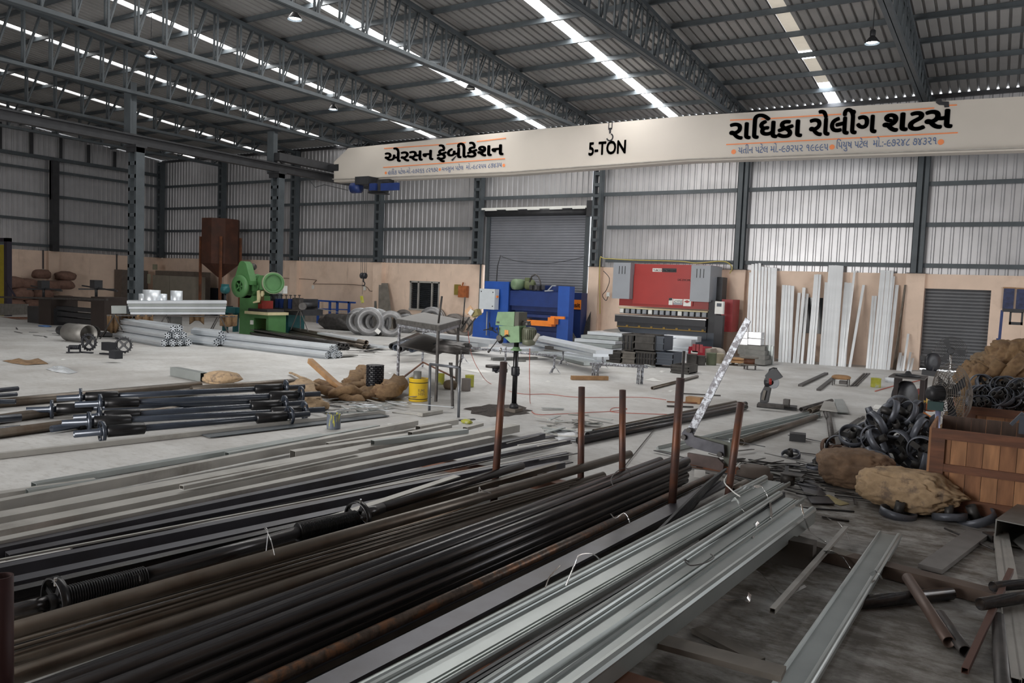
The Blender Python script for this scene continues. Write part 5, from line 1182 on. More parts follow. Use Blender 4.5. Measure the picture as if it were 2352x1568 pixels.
m = MB(); m.plate([lx_(x, y, -.13) for x, y in ((1143, 716), (1182, 716), (1180, 749), (1138, 746), (1140, 730))], .28, (0, 1, 0)); cv = m.build('belt_cover', M_GREENL, dp)
m = MB(); m.plate([lx_(x, y, -.12) for x, y in ((1183, 716.5), (1192, 717), (1191, 748), (1181, 748))], .26, (0, 1, 0)); m.build('cover_back', mat('inside of belt cover', (.10, .10, .08), .7), dp)
m = MB(); c = lx_(1143.5, 740, -.135); m.box(c, (.045, .01, .028)); m.build('cover_slot', M_BLACK, dp)
m = MB(); c = lx_(1163.5, 764, -.105); m.box(c, (.075, .01, .09)); m.build('orange_label', mat('faded orange label', (.75, .33, .08), .6, 0, .1, 30, 0, (.6, .5, .3), .6, .1), dp)
m = MB(); c = lx_(1214, 794, .05); m.lathe(c, [(.03, 0), (.10, .02), (.115, .07), (.115, .11)], 24)
for k in range(24):
    a_ = k*2*PI/24; m.box((c.x+.115*math.cos(a_), c.y+.115*math.sin(a_), c.z+.19), (.016, .006, .15), rz=a_)
m.lathe(c, [(.112, .11), (.112, .27), (.10, .30), (.02, .31)], 24); m.build('motor', M_OLIVE, dp)
m = MB(); c = lx_(1232, 771, -.03); m.rod(c+Vector((-.03, 0, -.08)), c+Vector((.04, 0, .03)), .032, 12); m.build('terminal_box', mat('pale grey casting', (.42, .40, .36), .5), dp)
m = MB(); m.lathe(lx_(1212, 747), [(.05, 0), (.06, .01), (.05, .02), (.055, .03), (.045, .045), (.045, .06)], 20); m.build('pulley', M_SCRAP, dp)
m = MB(); m.bar(lx_(1190, 755, .03), lx_(1202, 757, .05), .05, .04); m.bar(lx_(1190, 772, .03), lx_(1202, 772, .05), .05, .04); m.build('motor_bracket', M_STEELD, dp)
m = MB(); m.bar(lx_(1172, 736, .0), lx_(1218, 738, .02), .03, .012); m.build('belt', M_BLACK, dp)
m = MB(); c = lx_(1150, 775, -.05); m.lathe(c+Vector((0, 0, -.10)), [(.02, 0), (.045, .03), (.05, .12), (.03, .14)], 16); m.build('quill', M_BLACK, dp)
m = MB(); m.lathe(lx_(1149.5, 808, -.05), [(.006, -.03), (.008, 0), (.016, .01), (.024, .03), (.024, .05), (.018, .07)], 16); m.build('chuck', M_TAPE, dp)
m = MB(); c = lx_(1147, 776, -.12); m.lathe(c, [(.05, -.02), (.05, .03)], 16, (0, 1, 0)); 
for px, py in ((1121, 809), (1165, 770), (1140, 752)): 
    e = lx_(px, py, -.16); m.rod(c, e, .009, 8); m.rod(c.lerp(e, .8), e, .018, 10)
m.build('feed_handle', M_SCRAP, dp)
m = MB(); c = lx_(1133, 841, -.05); m.lathe(c+Vector((0, 0, -.02)), [(.13, 0), (.13, .04)], 30); m.build('table', M_SCRAP, dp)
m = MB(); m.box(lx_(1148, 850, -.03), (.24, .10, .06)); m.lathe(lx_(1140, 856, -.05), [(.02, 0), (.07, .06), (.07, .08)], 16); m.build('table_arm', M_BLACK, dp)
m = MB(); c = lx_(1179, 862); m.lathe((cx, dy, c.z), [(.062, 0), (.068, .02), (.068, .13), (.062, .15)], 20); m.tube([lx_(1187, 862, -.07), lx_(1193, 858, -.07), lx_(1193, 848, -.07), lx_(1187, 846, -.07)], .009, 6); m.build('clamp_collar', M_BLACK, dp)
one('swarf_heap', clothp([(1146+math.cos(i*PI/12)*(78+R.uniform(-16, 14)), 943+math.sin(i*PI/12)*(13+R.uniform(-4, 3))) for i in range(24)], 0, 8, .012), M_SWARF, 'heap of rusty swarf and iron filings round the foot of the pillar drill', 'swarf').__setitem__('kind', 'stuff')
cable('red_cable', [P(1217, 800, dy), P(1216, 850, dy-.3), P(1217, 900, dy-.7)] + [G(x, y, .012) for x, y in ((1218, 925), (1228, 950), (1290, 950), (1350, 947), (1420, 943), (1440, 938), (1410, 936), (1405, 945), (1460, 949), (1560, 952))], .006, M_CABR, 'thin red cable hanging from the drill motor and looping over the floor')
cable('red_cable', [P(1075, 760, 12.5), P(1082, 810, 12.3), P(1100, 850, 12)] + [G(x, y, .012) for x, y in ((1125, 880), (1190, 903), (1260, 905), (1330, 912), (1470, 912), (1530, 918))], .006, M_CABR, 'second thin red cable running from the bench over the floor')

# ================================================================= MID FLOOR, LEFT HALF
def hexprof(r):      # open star like shutter guide section
    return [(r*(1 if i % 2 else .72)*math.cos(i*PI/6), r*(1 if i % 2 else .72)*math.sin(i*PI/6)) for i in range(12)]
def bundle(rows, far, near, r, label, group, mt=None, cat='profile', name='shutter_profile', kind='prof', ex=.0):
    A = G(*near, r); B = G(*far, r); d = (B-A).normalized(); s_ = Vector((d.y, -d.x, 0)); rr = random.Random(len(label)); q = 0
    names_ = ['bottom row', 'second row', 'third row', 'top row']
    for i, n_ in enumerate(rows):
        for j in range(n_):
            off = (j-(n_-1)/2)*2.02*r + (0 if True else 0); z = r + i*1.75*r
            a = A + s_*off + d*rr.uniform(0, .12); b = B + s_*off; a.z = b.z = z
            m = MB()
            if kind == 'prof':
                m.sweep([a, b], hexprof(r*.98), hollow=[(x*.93, y*.93) for x, y in hexprof(r*.98)])
                for k in range(3):
                    t = k*PI/3; m.bar(a+d*.03+s_*(r*.8*math.cos(t))+Vector((0, 0, r*.8*math.sin(t))), a+d*.03-s_*(r*.8*math.cos(t))-Vector((0, 0, r*.8*math.sin(t))), .012, .03)
            elif kind == 'pipe': m.tube([a, b], r*.98, 12, hollow=.006)
            elif kind == 'box': m.sweep([a, b], rect(2*r*.98, 2*r*.9), hollow=rect(2*r*.9, 2*r*.82))
            one(name, m, mt or M_GALVB, '%s, %s, %s from left' % (label, names_[min(i, 3)], ORD[j]), cat, group)
bundle([4, 3, 2], (292, 768), (408, 787), .115, 'galvanised star profile in the short left bundle', 'short bundle of star profiles', M_GALVB)
bundle([2, 1], (445, 778), (512, 786), .13, 'galvanised profile in the stubby middle bundle', 'stubby bundle of profiles', M_GALVB)
bundle([3, 2], (505, 784), (770, 815), .10, 'galvanised star profile in the long bundle', 'long bundle of star profiles', M_GALVB)
bundle([4, 3], (576, 762), (790, 800), .06, 'black pipe in the bundle behind the long profiles', 'black pipes behind the long profiles', M_PIPE, 'pipe', 'steel_pipe', 'pipe')
m = MB()
for i in range(9):
    g = G(600+i*24, 768+i*4.0, .30)
    m.bx(g.x-.3, g.x+.3, g.y-.01, g.y+.01, .26, .28)
one('ladder_frame', MB().bar(G(576, 757, .30), G(800, 790, .30), .03, .03).bar(G(576, 764, .2), G(800, 800, .2), .03, .03), M_SCRAP, 'thin long steel frame lying on the black pipe bundle', 'frame')
bundle([2, 1], (665, 762), (845, 797), .075, 'brown shaft pipe left of the coils', 'shaft pipes left of the coils', M_PIPEB, 'pipe', 'steel_pipe', 'pipe')
one('bright_profile', MB().bar(G(738, 765, .25), G(825, 780, .25), .3, .06), M_GALVB, 'bright flat profile on the shaft heap left of the coils', 'profile')
one('bright_profile', MB().bar(G(835, 790, .1), G(880, 797, .1), .4, .05), M_GALVB, 'bright short sheet right of the shaft heap', 'sheet')
strips((845, 800), 14, (25, 6), 'dark scrap piece at the right end of the shaft heap', 13, [M_SCRAP, M_STEELD, M_GALVD], w=(.05, .12), Lr=(.3, .9), zmax=.2)
one('strip_sheet', MB().bar(G(768, 818, .04), G(815, 815, .04), .25, .02), M_DIRTY, 'flat grey sheet at the near end of the long profile bundle', 'sheet')
# gear units
def gear(c, r, ax, m, teeth=18):
    axv = Vector(ax).normalized(); e1 = axv.cross(Vector((0, 0, 1))).normalized(); e2 = e1.cross(axv)
    m.ringp(c, r, r*.80, .05, axv, 30)
    for i in range(teeth):
        a_ = 2*PI*i/teeth; v = e1*math.cos(a_)+e2*math.sin(a_); t = -e1*math.sin(a_)+e2*math.cos(a_)
        p = c+v*r*.97; q = c+v*r*1.13; m.add([p-t*r*.09-axv*.025, p+t*r*.09-axv*.025, q+t*r*.045-axv*.025, q-t*r*.045-axv*.025, p-t*r*.09+axv*.025, p+t*r*.09+axv*.025, q+t*r*.045+axv*.025, q-t*r*.045+axv*.025], [(0, 1, 2, 3), (7, 6, 5, 4), (0, 4, 5, 1), (1, 5, 6, 2), (2, 6, 7, 3), (3, 7, 4, 0)])
    for i in range(4):
        a_ = PI/4+PI/2*i; v = e1*math.cos(a_)+e2*math.sin(a_); m.bar(c, c+v*r*.85, r*.22, .04, up=tuple(axv))
    m.lathe(c-axv*.03, [(r*.24, 0), (r*.24, .06)], 14, axv)
g = G(204, 809); t = thing('gear_unit', g, 'black gear wheel with a loose worm bracket on the floor at the left', 'gear')
m = MB(); gear(g+Vector((0, 0, .26)), .20, (.45, -1, 0), m); m.build('gear_wheel', M_BLACK, t)
m = MB(); a, b = G(152, 809, .02), G(184, 809, .02); m.bar(a, b, .05, .03); m.bar(b-Vector((.0, 0, 0)), b+Vector((0, 0, .2)), .04, .03); m.bar(a+Vector((.12, 0, 0)), a+Vector((.12, 0, .14)), .04, .03)
for i in range(6): m.lathe(a.lerp(b, .25+i*.12)+Vector((0, 0, .13)), [(.02, 0), (.06, .015), (.02, .03)], 12, (1, .2, 0))
m.bar(a+Vector((-.0, 0, .13)), b+Vector((0, 0, .13)), .03, .03); m.build('worm_bracket', M_BLACK, t)
m = MB(); m.bar(G(184, 808, .02), G(213, 810, .02), .06, .03); m.build('base_bar', M_BLACK, t)
g = G(284, 815); t = thing('gear_unit', g, 'black gearbox with a gear wheel on its right side on the floor', 'gear')
m = MB(); gear(g+Vector((0, 0, .25)), .19, (.7, -.8, 0), m); m.build('gear_wheel', M_BLACK, t)
m = MB(); a = G(232, 813); b = G(262, 815); m.box((a+b)/2+Vector((0, .05, .20)), ((b-a).length, .2, .20)); m.bar(a+Vector((0, 0, .02)), b+Vector((.1, 0, .02)), .12, .03); m.box(G(266, 814, .18), (.25, .18, .18)); m.bx(G(262, 817).x-.06, G(262, 817).x+.06, G(262, 817).y-.05, G(262, 817).y+.05, 0, .16); m.build('gearbox', M_BLACK, t)
# duct pipes
t = thing('duct_pipe', G(190, 765), 'short thick grey sheet metal pipe lying at the left', 'pipe')
g0, g1 = G(158, 762, .25), G(204, 767, .25); m = MB(); m.tube([g0, g1], .26, 26, hollow=.01); m.build('pipe', mat('dull grey duct', (.26, .25, .235), .5, .5), t)
t = thing('duct_pipe', G(215, 764), 'second grey pipe mostly hidden behind the short thick one', 'pipe'); m = MB(); m.tube([G(170, 757, .2), G(216, 763, .2)], .2, 24, hollow=.01); m.build('pipe', M_SCRAP, t)
m = MB(); m.tube([G(138, 758, .15), G(152, 760, .15)], .14, 18, hollow=.02); one('duct_pipe', m, M_STEELD, 'small dark pipe stub left of the short thick pipe', 'pipe')
strips((110, 762), 10, (45, 6), 'thin dark offcut on the floor before the bending machine', 14, [M_STEELD, M_SCRAP], w=(.03, .06), Lr=(.2, .9), zmax=.01)
one('steel_sheet', MB().bar(G(238, 772, .03), G(250, 763, .03), .5, .02), M_STEELD, 'dark flat piece beside the duct pipes', 'sheet')
one('blue_rag', blob_on(103, 750, 0, (.55, .3, .06), 44, k=.4), mat('blue rag', (.08, .16, .34), .9), 'crumpled blue rag on the floor before the bending machine', 'rag')
# bending machine
by = G(100, 744).y; bm_ = thing('bending_machine', G(160, 744), 'long dark plate bending machine with crank wheels at the far left', 'machine')
m = MB(); a = ext(63, 705, 125, 743, by); m.bx(a[0], a[1], by, by+.8, 0, a[3]); m.build('left_stand', M_STEELD, bm_)
m = MB(); a = ext(95, 684, 123, 744, by); m.bx(a[0], a[1], by-.1, by+.9, 0, a[3]); m.build('left_frame', mat('dark brown machine steel', (.035, .025, .022), .6, .2), bm_)
m = MB(); a = ext(215, 682, 246, 745, by); m.bx(a[0], a[1], by-.1, by+.9, 0, a[3]); m.build('right_frame', MATS['dark brown machine steel'], bm_)
for y0_, y1_, nm in ((682, 690, 'top_beam'), (706, 714, 'roller'), (718, 728, 'lower_roller'), (731, 742, 'bottom_beam')):
    a = ext(123, y0_, 217, y1_, by+.1); m = MB(); m.bx(a[0], a[1], by+.1, by+.5, a[2], a[3]); m.build(nm, M_STEELD if nm != 'top_beam' else MATS['dark brown machine steel'], bm_)
m = MB(); m.bar(P(0, 682, by-.2), P(246, 688, by-.2), .08, .07); m.build('front_rail', M_SCRAP, bm_)
for px in (221, 100):
    m = MB(); c = P(px, 664, by+.4); m.rod(P(px, 682, by+.4), P(px, 655, by+.4), .05, 8); m.bar(c+Vector((-.9, 0, .1)), c+Vector((1.3, 0, -.02)), .05, .05); m.bar(c+Vector((-.6, -.3, -.02)), c+Vector((.5, .4, .02)), .05, .05); m.box(c+Vector((0, 0, .18)), (.3, .3, .3)); m.build('crank', M_STEELD, bm_)
one('galv_sheet', MB().plate([P(0, 697, by+.9), P(64, 698, by+.9), P(64, 722, by+.9), P(0, 724, by+.9)], .02, (0, 1, 0)), M_DIRTY, 'large galvanised sheet standing on edge at the left border', 'sheet')
m = MB(); m.bar(P(0, 729, by+.8), P(64, 729, by+.8), .06, .05); m.bar(P(0, 732, by+.6), P(64, 732, by+.6), .06, .04); one('steel_bar', m, M_RUST, 'pair of rusty bars below the standing sheet at the left border', 'bar')
q = thing('portal_frame', P(6, 700, by+2), 'dark portal frame with a yellow edge cut by the left border', 'frame')
a = ext(9, 546, 16, 684, 17); m = MB(); m.bx(a[0], a[1], 17, 17.2, 0, a[3]); m.bx(a[0]-1.5, a[1], 17, 17.2, a[3]-.15, a[3]); m.rod((a[1]-.1, 17, P(10, 645, 17).z), (P(35, 675, 17).x, 17, P(35, 675, 17).z-.1), .04); m.build('post', mat('dark violet post', (.02, .015, .03), .6), q)
a = ext(-6, 562, 7, 690, 17); m = MB(); m.bx(a[0], a[1], 17.05, 17.1, 0, a[3]); m.build('yellow_panel', mat('dull yellow panel', (.35, .28, .02), .7), q)
# profile stack on trestles: set square to the diagonal between two floor points
SA, SB = G(262, 779), G(540, 782); sdir = (SB-SA).normalized(); snrm = Vector((-sdir.y, sdir.x, 0)); snrm = snrm if snrm.y > 0 else -snrm
def sg(px): t_ = (px-262)/278; return G(px, 779+3*t_)
def sp(px, py, back=0.0):
    g = sg(px); q = P(px, py, g.y); return q + snrm*back
ty = sg(380).y
for i in range(5):
    y0 = 690.5+i*6.2; A_, B_ = sp(291+i*2, y0+3.1, .45), sp(521-i, y0+3.3, .45)
    m = MB(); hh = .046
    m.sweep([A_, B_], [(-.45, -hh), (.45, -hh), (.45, hh*.5), (.42, hh*.9), (-.42, hh*.9), (-.45, hh*.5)]); one('shutter_profile', m, M_GALVB if i % 2 == 0 else M_GALV, 'long galvanised profile stacked on trestles left of the green press, %s from top' % ORD[i], 'profile', 'profiles stacked on trestles')
m = MB(); m.sweep([sp(254, 712, .45), sp(289, 712, .45)], rect(.4, .24)); one('shutter_profile', m, M_GALV, 'short grey profile stack end left of the long stack', 'profile')
for px, lab in ((262, 'left'), (505, 'right'), (380, 'middle')):
    tp = sp(px, 724); t = thing('trestle', (tp.x, tp.y, 0), 'thin dark steel trestle under the %s of the profile stack' % lab, 'trestle'); m = MB(); m.bar(tp, tp+snrm*.9, .05, .05); m.build('top_bar', M_SCRAP, t)
    for s_, b_ in ((-1, 0), (1, 0), (-1, .9), (1, .9)): p0 = tp+snrm*b_; q0 = p0+sdir*(.38*s_); MB().rod(p0, (q0.x, q0.y, 0), .02).build('leg', M_SCRAP, t)
for px, w_, h_, lab in ((347, .20, .32, 'large bright metal ring standing on the profile stack'), (327, .10, .2, 'small metal ring left of the large one on the profile stack'), (373, .10, .2, 'small metal ring right of the large one on the profile stack'), (405, .14, .30, 'bright metal cylinder standing on the right of the profile stack')):
    c = sp(px, 690, .45); one('metal_ring', MB().lathe((c.x, c.y, c.z), [(w_*1.3, 0), (w_*1.3, h_), (w_*1.25, h_), (w_*1.25, .0)], 24, caps=False), M_GALVB, lab, 'ring')
one('metal_block', MB().bx(sp(362, 740, .6).x, sp(386, 740, .6).x, ty+.5, ty+.9, 0, sp(372, 728, .6).z), M_DIRTY, 'grey metal block standing under the profile stack', 'metal block')
for i, (x0, x1, lab) in enumerate(((246, 272, 'brown jute cloth hanging at the left under the profile stack'), (276, 302, 'brown jute cloth hanging over a bar right of the first one'), (310, 352, 'brown jute cloth draped under the middle of the profile stack'), (436, 470, 'brown jute cloth hanging behind the right trestle'), (505, 548, 'brown jute cloth hanging left of the green press'))):
    m = MB(); yb = ty-.3+(i % 2)*.3; n = 8; rows_ = 5; yt_ = 723; yb_ = 762 if i < 2 else 748
    for r in range(rows_+1):
        for c in range(n+1):
            f = c/n; p = sp(min(x0+(x1-x0)*f, 545), yt_+(yb_-yt_)*r/rows_*(1-.4*math.sin(PI*f)*(1 if i % 2 else -.3)), .05+(i % 2)*.5); p += snrm*(.10*math.sin(c*1.9+i)+.04*r); m.v.append(p)
    for r in range(rows_):
        for c in range(n): m.f.append([r*(n+1)+c, r*(n+1)+c+1, (r+1)*(n+1)+c+1, (r+1)*(n+1)+c]); m.sm.append(True)
    o = m.build('jute_cloth', M_SACK); tag(o, lab, 'cloth'); md = o.modifiers.new('s', 'SOLIDIFY'); md.thickness = .015
one('cloth_rail', MB().bar(sp(246, 724, .02), sp(545, 727, .02), .04, .04), M_SCRAP, 'thin rail carrying the jute cloths under the profile stack', 'rail')

# coils of strip steel
cs = [(823, 768, .52, .30, 'leftmost grey steel strip coil standing behind the front pair'), (845, 771, .55, .34, 'large grey strip coil, front left one of the standing coils'), (893, 773, .50, .30, 'grey strip coil with a small paper tag, front right one'), (862, 770, .52, .45, 'grey strip coil between the two front coils'),
      (930, 764, .40, .45, 'strip coil with white rims in the second row'), (966, 763, .40, .4, 'strip coil with white rims right of its neighbour in the second row'), (990, 763, .55, .55, 'large pale strip coil behind the welding bench'), (1040, 768, .44, .5, 'dark strip coil near the fuse box'), (1062, 774, .40, .3, 'brown strip coil near the left foot of the blue press'), (925, 756, .45, .4, 'dark strip coil in the back row behind the white rimmed ones')]
for i, (px, py, r, w_, lab) in enumerate(cs):
    g = G(px, py); c = Vector((g.x, g.y+.1, r)); ax = (.55, -1, 0) if i < 4 else (.35, -1, 0)
    t = thing('steel_coil', g, lab, 'coil', 'coils of strip steel')
    mt = MATS.get('coil steel') or mat('coil steel', (.24, .24, .245), .45, .55, .12, 10)
    m = MB(); m.ringp(c, r, r*.54, w_, ax, 36); m.build('coil', mt if i < 7 else mat('dark coil steel', (.15, .135, .125), .5, .5), t)
    m = MB()
    for k in range(2): m.ringp(c+Vector(ax).normalized()*(w_*(.42-.5*k)), r*1.012, r*.99, w_*.12, ax, 36)
    m.build('winding_edge', M_GALVB if i in (0, 1, 3, 4, 5, 6) else mt, t)
    if i == 2: m = MB(); m.box(c+Vector((-.28, -.42, -.30)), (.20, .01, .16), ry=.7, rz=.5); m.build('paper_tag', M_PAPER, t)
one('dark_heap', blob_on(782, 757, 0, (2.0, .9, .75), 51, k=.5), M_SCRAP, 'heap of dark scrap under the blue stand', 'scrap')
strips((760, 764), 10, (30, 2), 'bright crumpled strip before the dark scrap heap', 15, [M_GALVB, M_GALVD], w=(.05, .1), Lr=(.2, .6), zmax=.05)
# shaft rolls seen through the welding bench
for i in range(7):
    g0, g1 = G(900+i*9, 795+(i % 3)*3, .12+.12*(i % 3)), G(960+i*7, 770+i*3, .3+.1*(i % 3))
    one('dark_roll', MB().tube([g0, g1], .10, 14, hollow=.03), M_NAVYP if i % 2 else M_SPRING, 'dark shaft roll in the heap seen through the welding bench, %s from the left' % ORD[i], 'roll', 'dark rolls behind the bench')
one('bright_profile', MB().bar(G(985, 768, .45), G(1140, 785, .45), .5, .12), M_GALVB, 'stack of bright profiles before the blue press, upper one', 'profile'); one('bright_profile', MB().bar(G(990, 780, .3), G(1110, 792, .3), .5, .12), M_GALVB, 'stack of bright profiles before the blue press, lower one', 'profile')
one('flat_case', MB().box(G(1040, 795, .12), (1.6, .8, .16)), M_DIRTY, 'wide flat grey case on the floor left of the drill head', 'case')

# ================================================================= MID FLOOR, CENTRE: trestle lines and bright profiles
def stand(px, py, hz_, lab, yv=None):
    g = G(px, py); t = thing('pipe_stand', g, lab, 'stand'); MB().tube([g+Vector((0, 0, .12)), g+Vector((0, 0, hz_))], .025, 8).build('post', M_SPLAT, t)
    for a_ in (0.3, 2.4, 4.5): MB().bar(g+Vector((0, 0, .2)), g+Vector((.16*math.cos(a_), .16*math.sin(a_), .01)), .035, .012).build('foot', M_SPLAT, t)
    return g
y0 = G(1272, 858).y
stand(1272, 858, P(1272, 818, y0).z, 'paint splashed tripod pipe stand, front one left of the plank')
g2 = G(1292, 838); stand(1292, 838, P(1297, 807, g2.y).z, 'paint splashed tripod pipe stand behind the front one')
g3 = G(1159, 832); stand(1160, 845, .55, 'paint splashed pipe stand behind the pillar drill'); stand(1062, 834, .5, 'thin pipe stand right of the welding bench')
stand(1383, 846, .45, 'short pipe stand behind the splashed double rail')
one('splashed_pipe', MB().tube([P(1060, 797, y0), P(1278, 818, y0)], .028, 10), M_SPLAT, 'paint splashed horizontal pipe passing behind the pillar drill', 'pipe')
one('splashed_pipe', MB().tube([P(1320, 805, g2.y), P(1395, 813, g2.y)], .03, 10), M_SPLAT, 'paint splashed pipe on the rear tripod stand', 'pipe')
one('grey_rail', MB().bar(P(1080, 803, g2.y+1), P(1320, 806, g2.y+1), .06, .04), M_DIRTY, 'long grey rail across the rear stands', 'rail')
one('grey_rail', MB().box(P(1284, 800, g2.y+.4), (.75, .3, .1)), M_SCRAP, 'dark perforated block on the grey rail', 'rail block')
one('floor_channel', MB().bar(G(1130, 824, .04), G(1232, 822, .04), .12, .07), M_DIRTY, 'grey channel lying on the floor behind the drill table', 'channel'); one('floor_channel', MB().bar(G(1190, 828, .03), G(1207, 828, .03), .08, .05), M_DIRTY, 'short grey channel piece right behind the drill column', 'channel')
y1 = G(1370, 872).y
t = thing('splashed_trestle', G(1420, 870), 'low paint splashed double pipe trestle in mid floor', 'trestle')
MB().tube([P(1356, 835, y1), P(1487, 842, y1)], .035, 12).build('top_pipe', M_SPLAT, t); MB().tube([P(1480, 838, y1+.1), P(1505, 843, y1+.1)], .022, 10).build('end_pipe', M_GALV, t)
for px, pb in ((1362, 866), (1367, 866), (1371, 862), (1375, 864), (1466, 873), (1470, 874), (1475, 873), (1478, 870)):
    a = P(px, 838, y1+(px % 3)*.05); MB().rod(a, (a.x-.01, a.y, 0), .018, 8).build('leg', M_SPLAT, t)
one('timber_piece', MB().bar(G(1312, 867, .05), G(1396, 868, .05), .10, .09), M_WOODY, 'orange brown timber lying on the floor below the splashed trestle', 'timber')
one('paper_scrap', clothp([(1478, 872), (1500, 870), (1523, 876), (1500, 876)], .0, 9, .02), M_PAPER, 'torn white paper strip right of the splashed trestle', 'paper'); one('paper_scrap', clothp([(1061, 849), (1100, 850), (1130, 854), (1100, 856)], .0, 10, .02), M_PAPER, 'white paper strips on the floor left of the drill table', 'paper')
for i, (px, py) in enumerate([(1111, 871), (1520, 853), (1257, 876), (897, 857), (925, 862), (145, 826), (1540, 898), (895, 974)]):
    one('paper_scrap', clothp([(px-6, py), (px, py-2), (px+8, py), (px, py+2)], .0, 20+i, .01), M_PAPER, 'small white paper scrap on the open floor, %s of eight' % ORD[i], 'paper', 'small paper scraps')
one('loose_pipe', MB().tube([G(1498, 891, .035), G(1602, 864, .035)], .035, 12, hollow=.006), M_PIPEB, 'brown pipe lying alone on the floor behind the fourth stake', 'pipe')
# bright long profiles behind
bp2 = [((1232, 766), (1388, 808), .62, 'bright galvanised profile slanting down from behind the drill motor, upper one'), ((1232, 778), (1380, 815), .45, 'bright galvanised profile slanting down from behind the drill motor, lower one'), ((1240, 792), (1385, 822), .2, 'bright galvanised profile in the floor stack right of the drill'), ((1250, 800), (1378, 828), .12, 'grey galvanised profile at the bottom of the floor stack'), ((1130, 795), (1270, 800), .3, 'grey long profile behind the pillar drill')]
for a, b, z, lab in bp2: one('long_profile', MB().sweep([G(a[0], a[1]+8, z), G(*b, z)], [(-.22, -.05), (.22, -.05), (.22, .03), (.12, .05), (-.12, .03), (-.22, .05)]), M_GALVB, lab, 'profile')
one('long_profile', MB().sweep([G(1180, 790, .05), G(1375, 836, .05)], rect(.9, .08)), M_GALV, 'wide grey profile layer lying flat beneath the bright profiles', 'profile')
yq = G(1380, 812).y
for i in range(5): 
    a = ext(1352-i*7, 763+i*8.0, 1431, 770+i*8.0, yq+.6-i*.05); one('stacked_profile', MB().bx(a[0], a[1], yq+.5-i*.3, yq+1.6-i*.3, a[2], a[3]), M_GALVB if i % 2 == 0 else M_GALV, 'bright profile in the square stack left of the black crates, %s from the top' % ORD[i], 'profile', 'square stack of profiles')
one('grey_sheet', MB().plate([P(1370, 765, yq+1), P(1425, 763, yq+1), P(1420, 755, yq+1.9), P(1390, 758, yq+1.9)], .02, (0, 0, 1)), M_DIRTY, 'grey sheet lying on top of the square profile stack', 'sheet')
for i, (x0, x1, y0_, y1_, lab) in enumerate([(1525, 1602, 771, 783, 'pale box profile behind the black crates, upper one'), (1525, 1545, 775, 792, 'white block at the left behind the black crates'), (1546, 1588, 779, 794, 'pale box profile behind the black crates, lower one'), (1526, 1580, 798, 806, 'bright profile on the floor behind the crates, upper one'), (1530, 1580, 806, 820, 'bright ribbed profile on the floor left of the red welder')]):
    a = ext(x0, y0_, x1, y1_, 24.6-.25*i); one('pale_profile', MB().bx(a[0], a[1], 24.6-.25*i, 25.0-.25*i, a[2] if i == 0 else 0.0, a[3]), M_GALVB, lab, 'profile')
# black crates (moulded steel boxes)
cy = G(1455, 838).y
def crate(x0, y0_, x1, y1_, Y, lab, mt, slots=0, d=.7):
    a = ext(x0, y0_, x1, y1_, Y); t = thing('steel_crate', ((a[0]+a[1])/2, Y, a[2]), lab, 'crate', 'dark steel crates')
    z0_ = a[2]; w_ = .03
    m = MB(); m.bx(a[0], a[1], Y, Y+.02, z0_, a[3]); m.bx(a[0], a[1], Y+d-.02, Y+d, z0_, a[3]); m.bx(a[0], a[0]+.02, Y, Y+d, z0_, a[3]); m.bx(a[1]-.02, a[1], Y, Y+d, z0_, a[3]); m.bx(a[0], a[1], Y, Y+d, z0_, z0_+.02); m.build('body', mt, t)
    m = MB(); m.bx(a[0]-.01, a[1]+.01, Y-.02, Y, a[3]-.05, a[3]); m.bx(a[0]-.01, a[1]+.01, Y-.02, Y, z0_, z0_+.04); m.bx(a[0]-.01, a[1]+.01, Y-.02, Y, (z0_+a[3])/2-.02, (z0_+a[3])/2+.02); m.build('rim', mt, t)
    if slots:
        for k in range(slots): MB().bx(a[0]+(a[1]-a[0])*(k+.3)/slots, a[0]+(a[1]-a[0])*(k+.55)/slots, Y-.03, Y-.001, z0_+.03, a[3]-.06).build('rib', M_STEELD, t)
    return t
MC = mat('grimy dark crate', (.075, .07, .065), .7, .1, .3, 6); MC2 = mat('grimy grey crate', (.19, .175, .155), .7, .1, .25, 6)
crate(1392, 807, 1426, 838, cy+.1, 'grimy grey steel crate at the left of the lower row', MC); crate(1428, 807, 1459, 837, cy, 'pale grimy crate with a notch in the lower row', MC2); crate(1460, 807, 1505, 839, cy, 'dark ribbed crate in the lower row', MC, 7); crate(1507, 809, 1546, 838, cy+.05, 'blue black crate at the right of the lower row', M_NAVYG)
crate(1430, 766, 1456, 805, cy+.1, 'dark crate with pale uprights in the upper row', MC, 3); crate(1457, 768, 1503, 804, cy+.05, 'large grimy crate in the upper row', MC); crate(1504, 772, 1525, 805, cy+.15, 'blue black crate at the right of the upper row', M_NAVYG)
crate(1541, 838, 1582, 857, G(1560, 858).y, 'low open grimy box on the floor behind the fourth stake', MC)
# welder and neighbours
wy = G(1610, 832).y; t = thing('welding_machine', G(1610, 832), 'red welding machine cabinet on the floor before the press brake', 'machine')
a = ext(1581, 797, 1618, 827, wy); m = MB(); m.bx(a[0], a[1], wy, wy+.7, .08, a[3]); m.build('cabinet', mat('crimson welder', (.34, .015, .03), .4), t)
b_ = ext(1619, 799, 1630, 830, wy); m = MB(); m.bx(a[1], b_[1], wy+.05, wy+.65, .08, a[3]-.03); m.build('side', mat('beige welder side', (.33, .28, .24), .6), t)
m = MB()
for k in range(3): x = a[0]+.12+k*(a[1]-a[0]-.2)/3; m.bx(x, x+.12, wy-.006, wy, .3, .55)
m.build('louvre', mat('paler red louvre', (.42, .08, .09), .5), t); m = MB(); m.bx(a[0]+.08, a[0]+.30, wy-.006, wy, a[3]-.2, a[3]-.12); m.build('name_plate', M_WHITE, t)
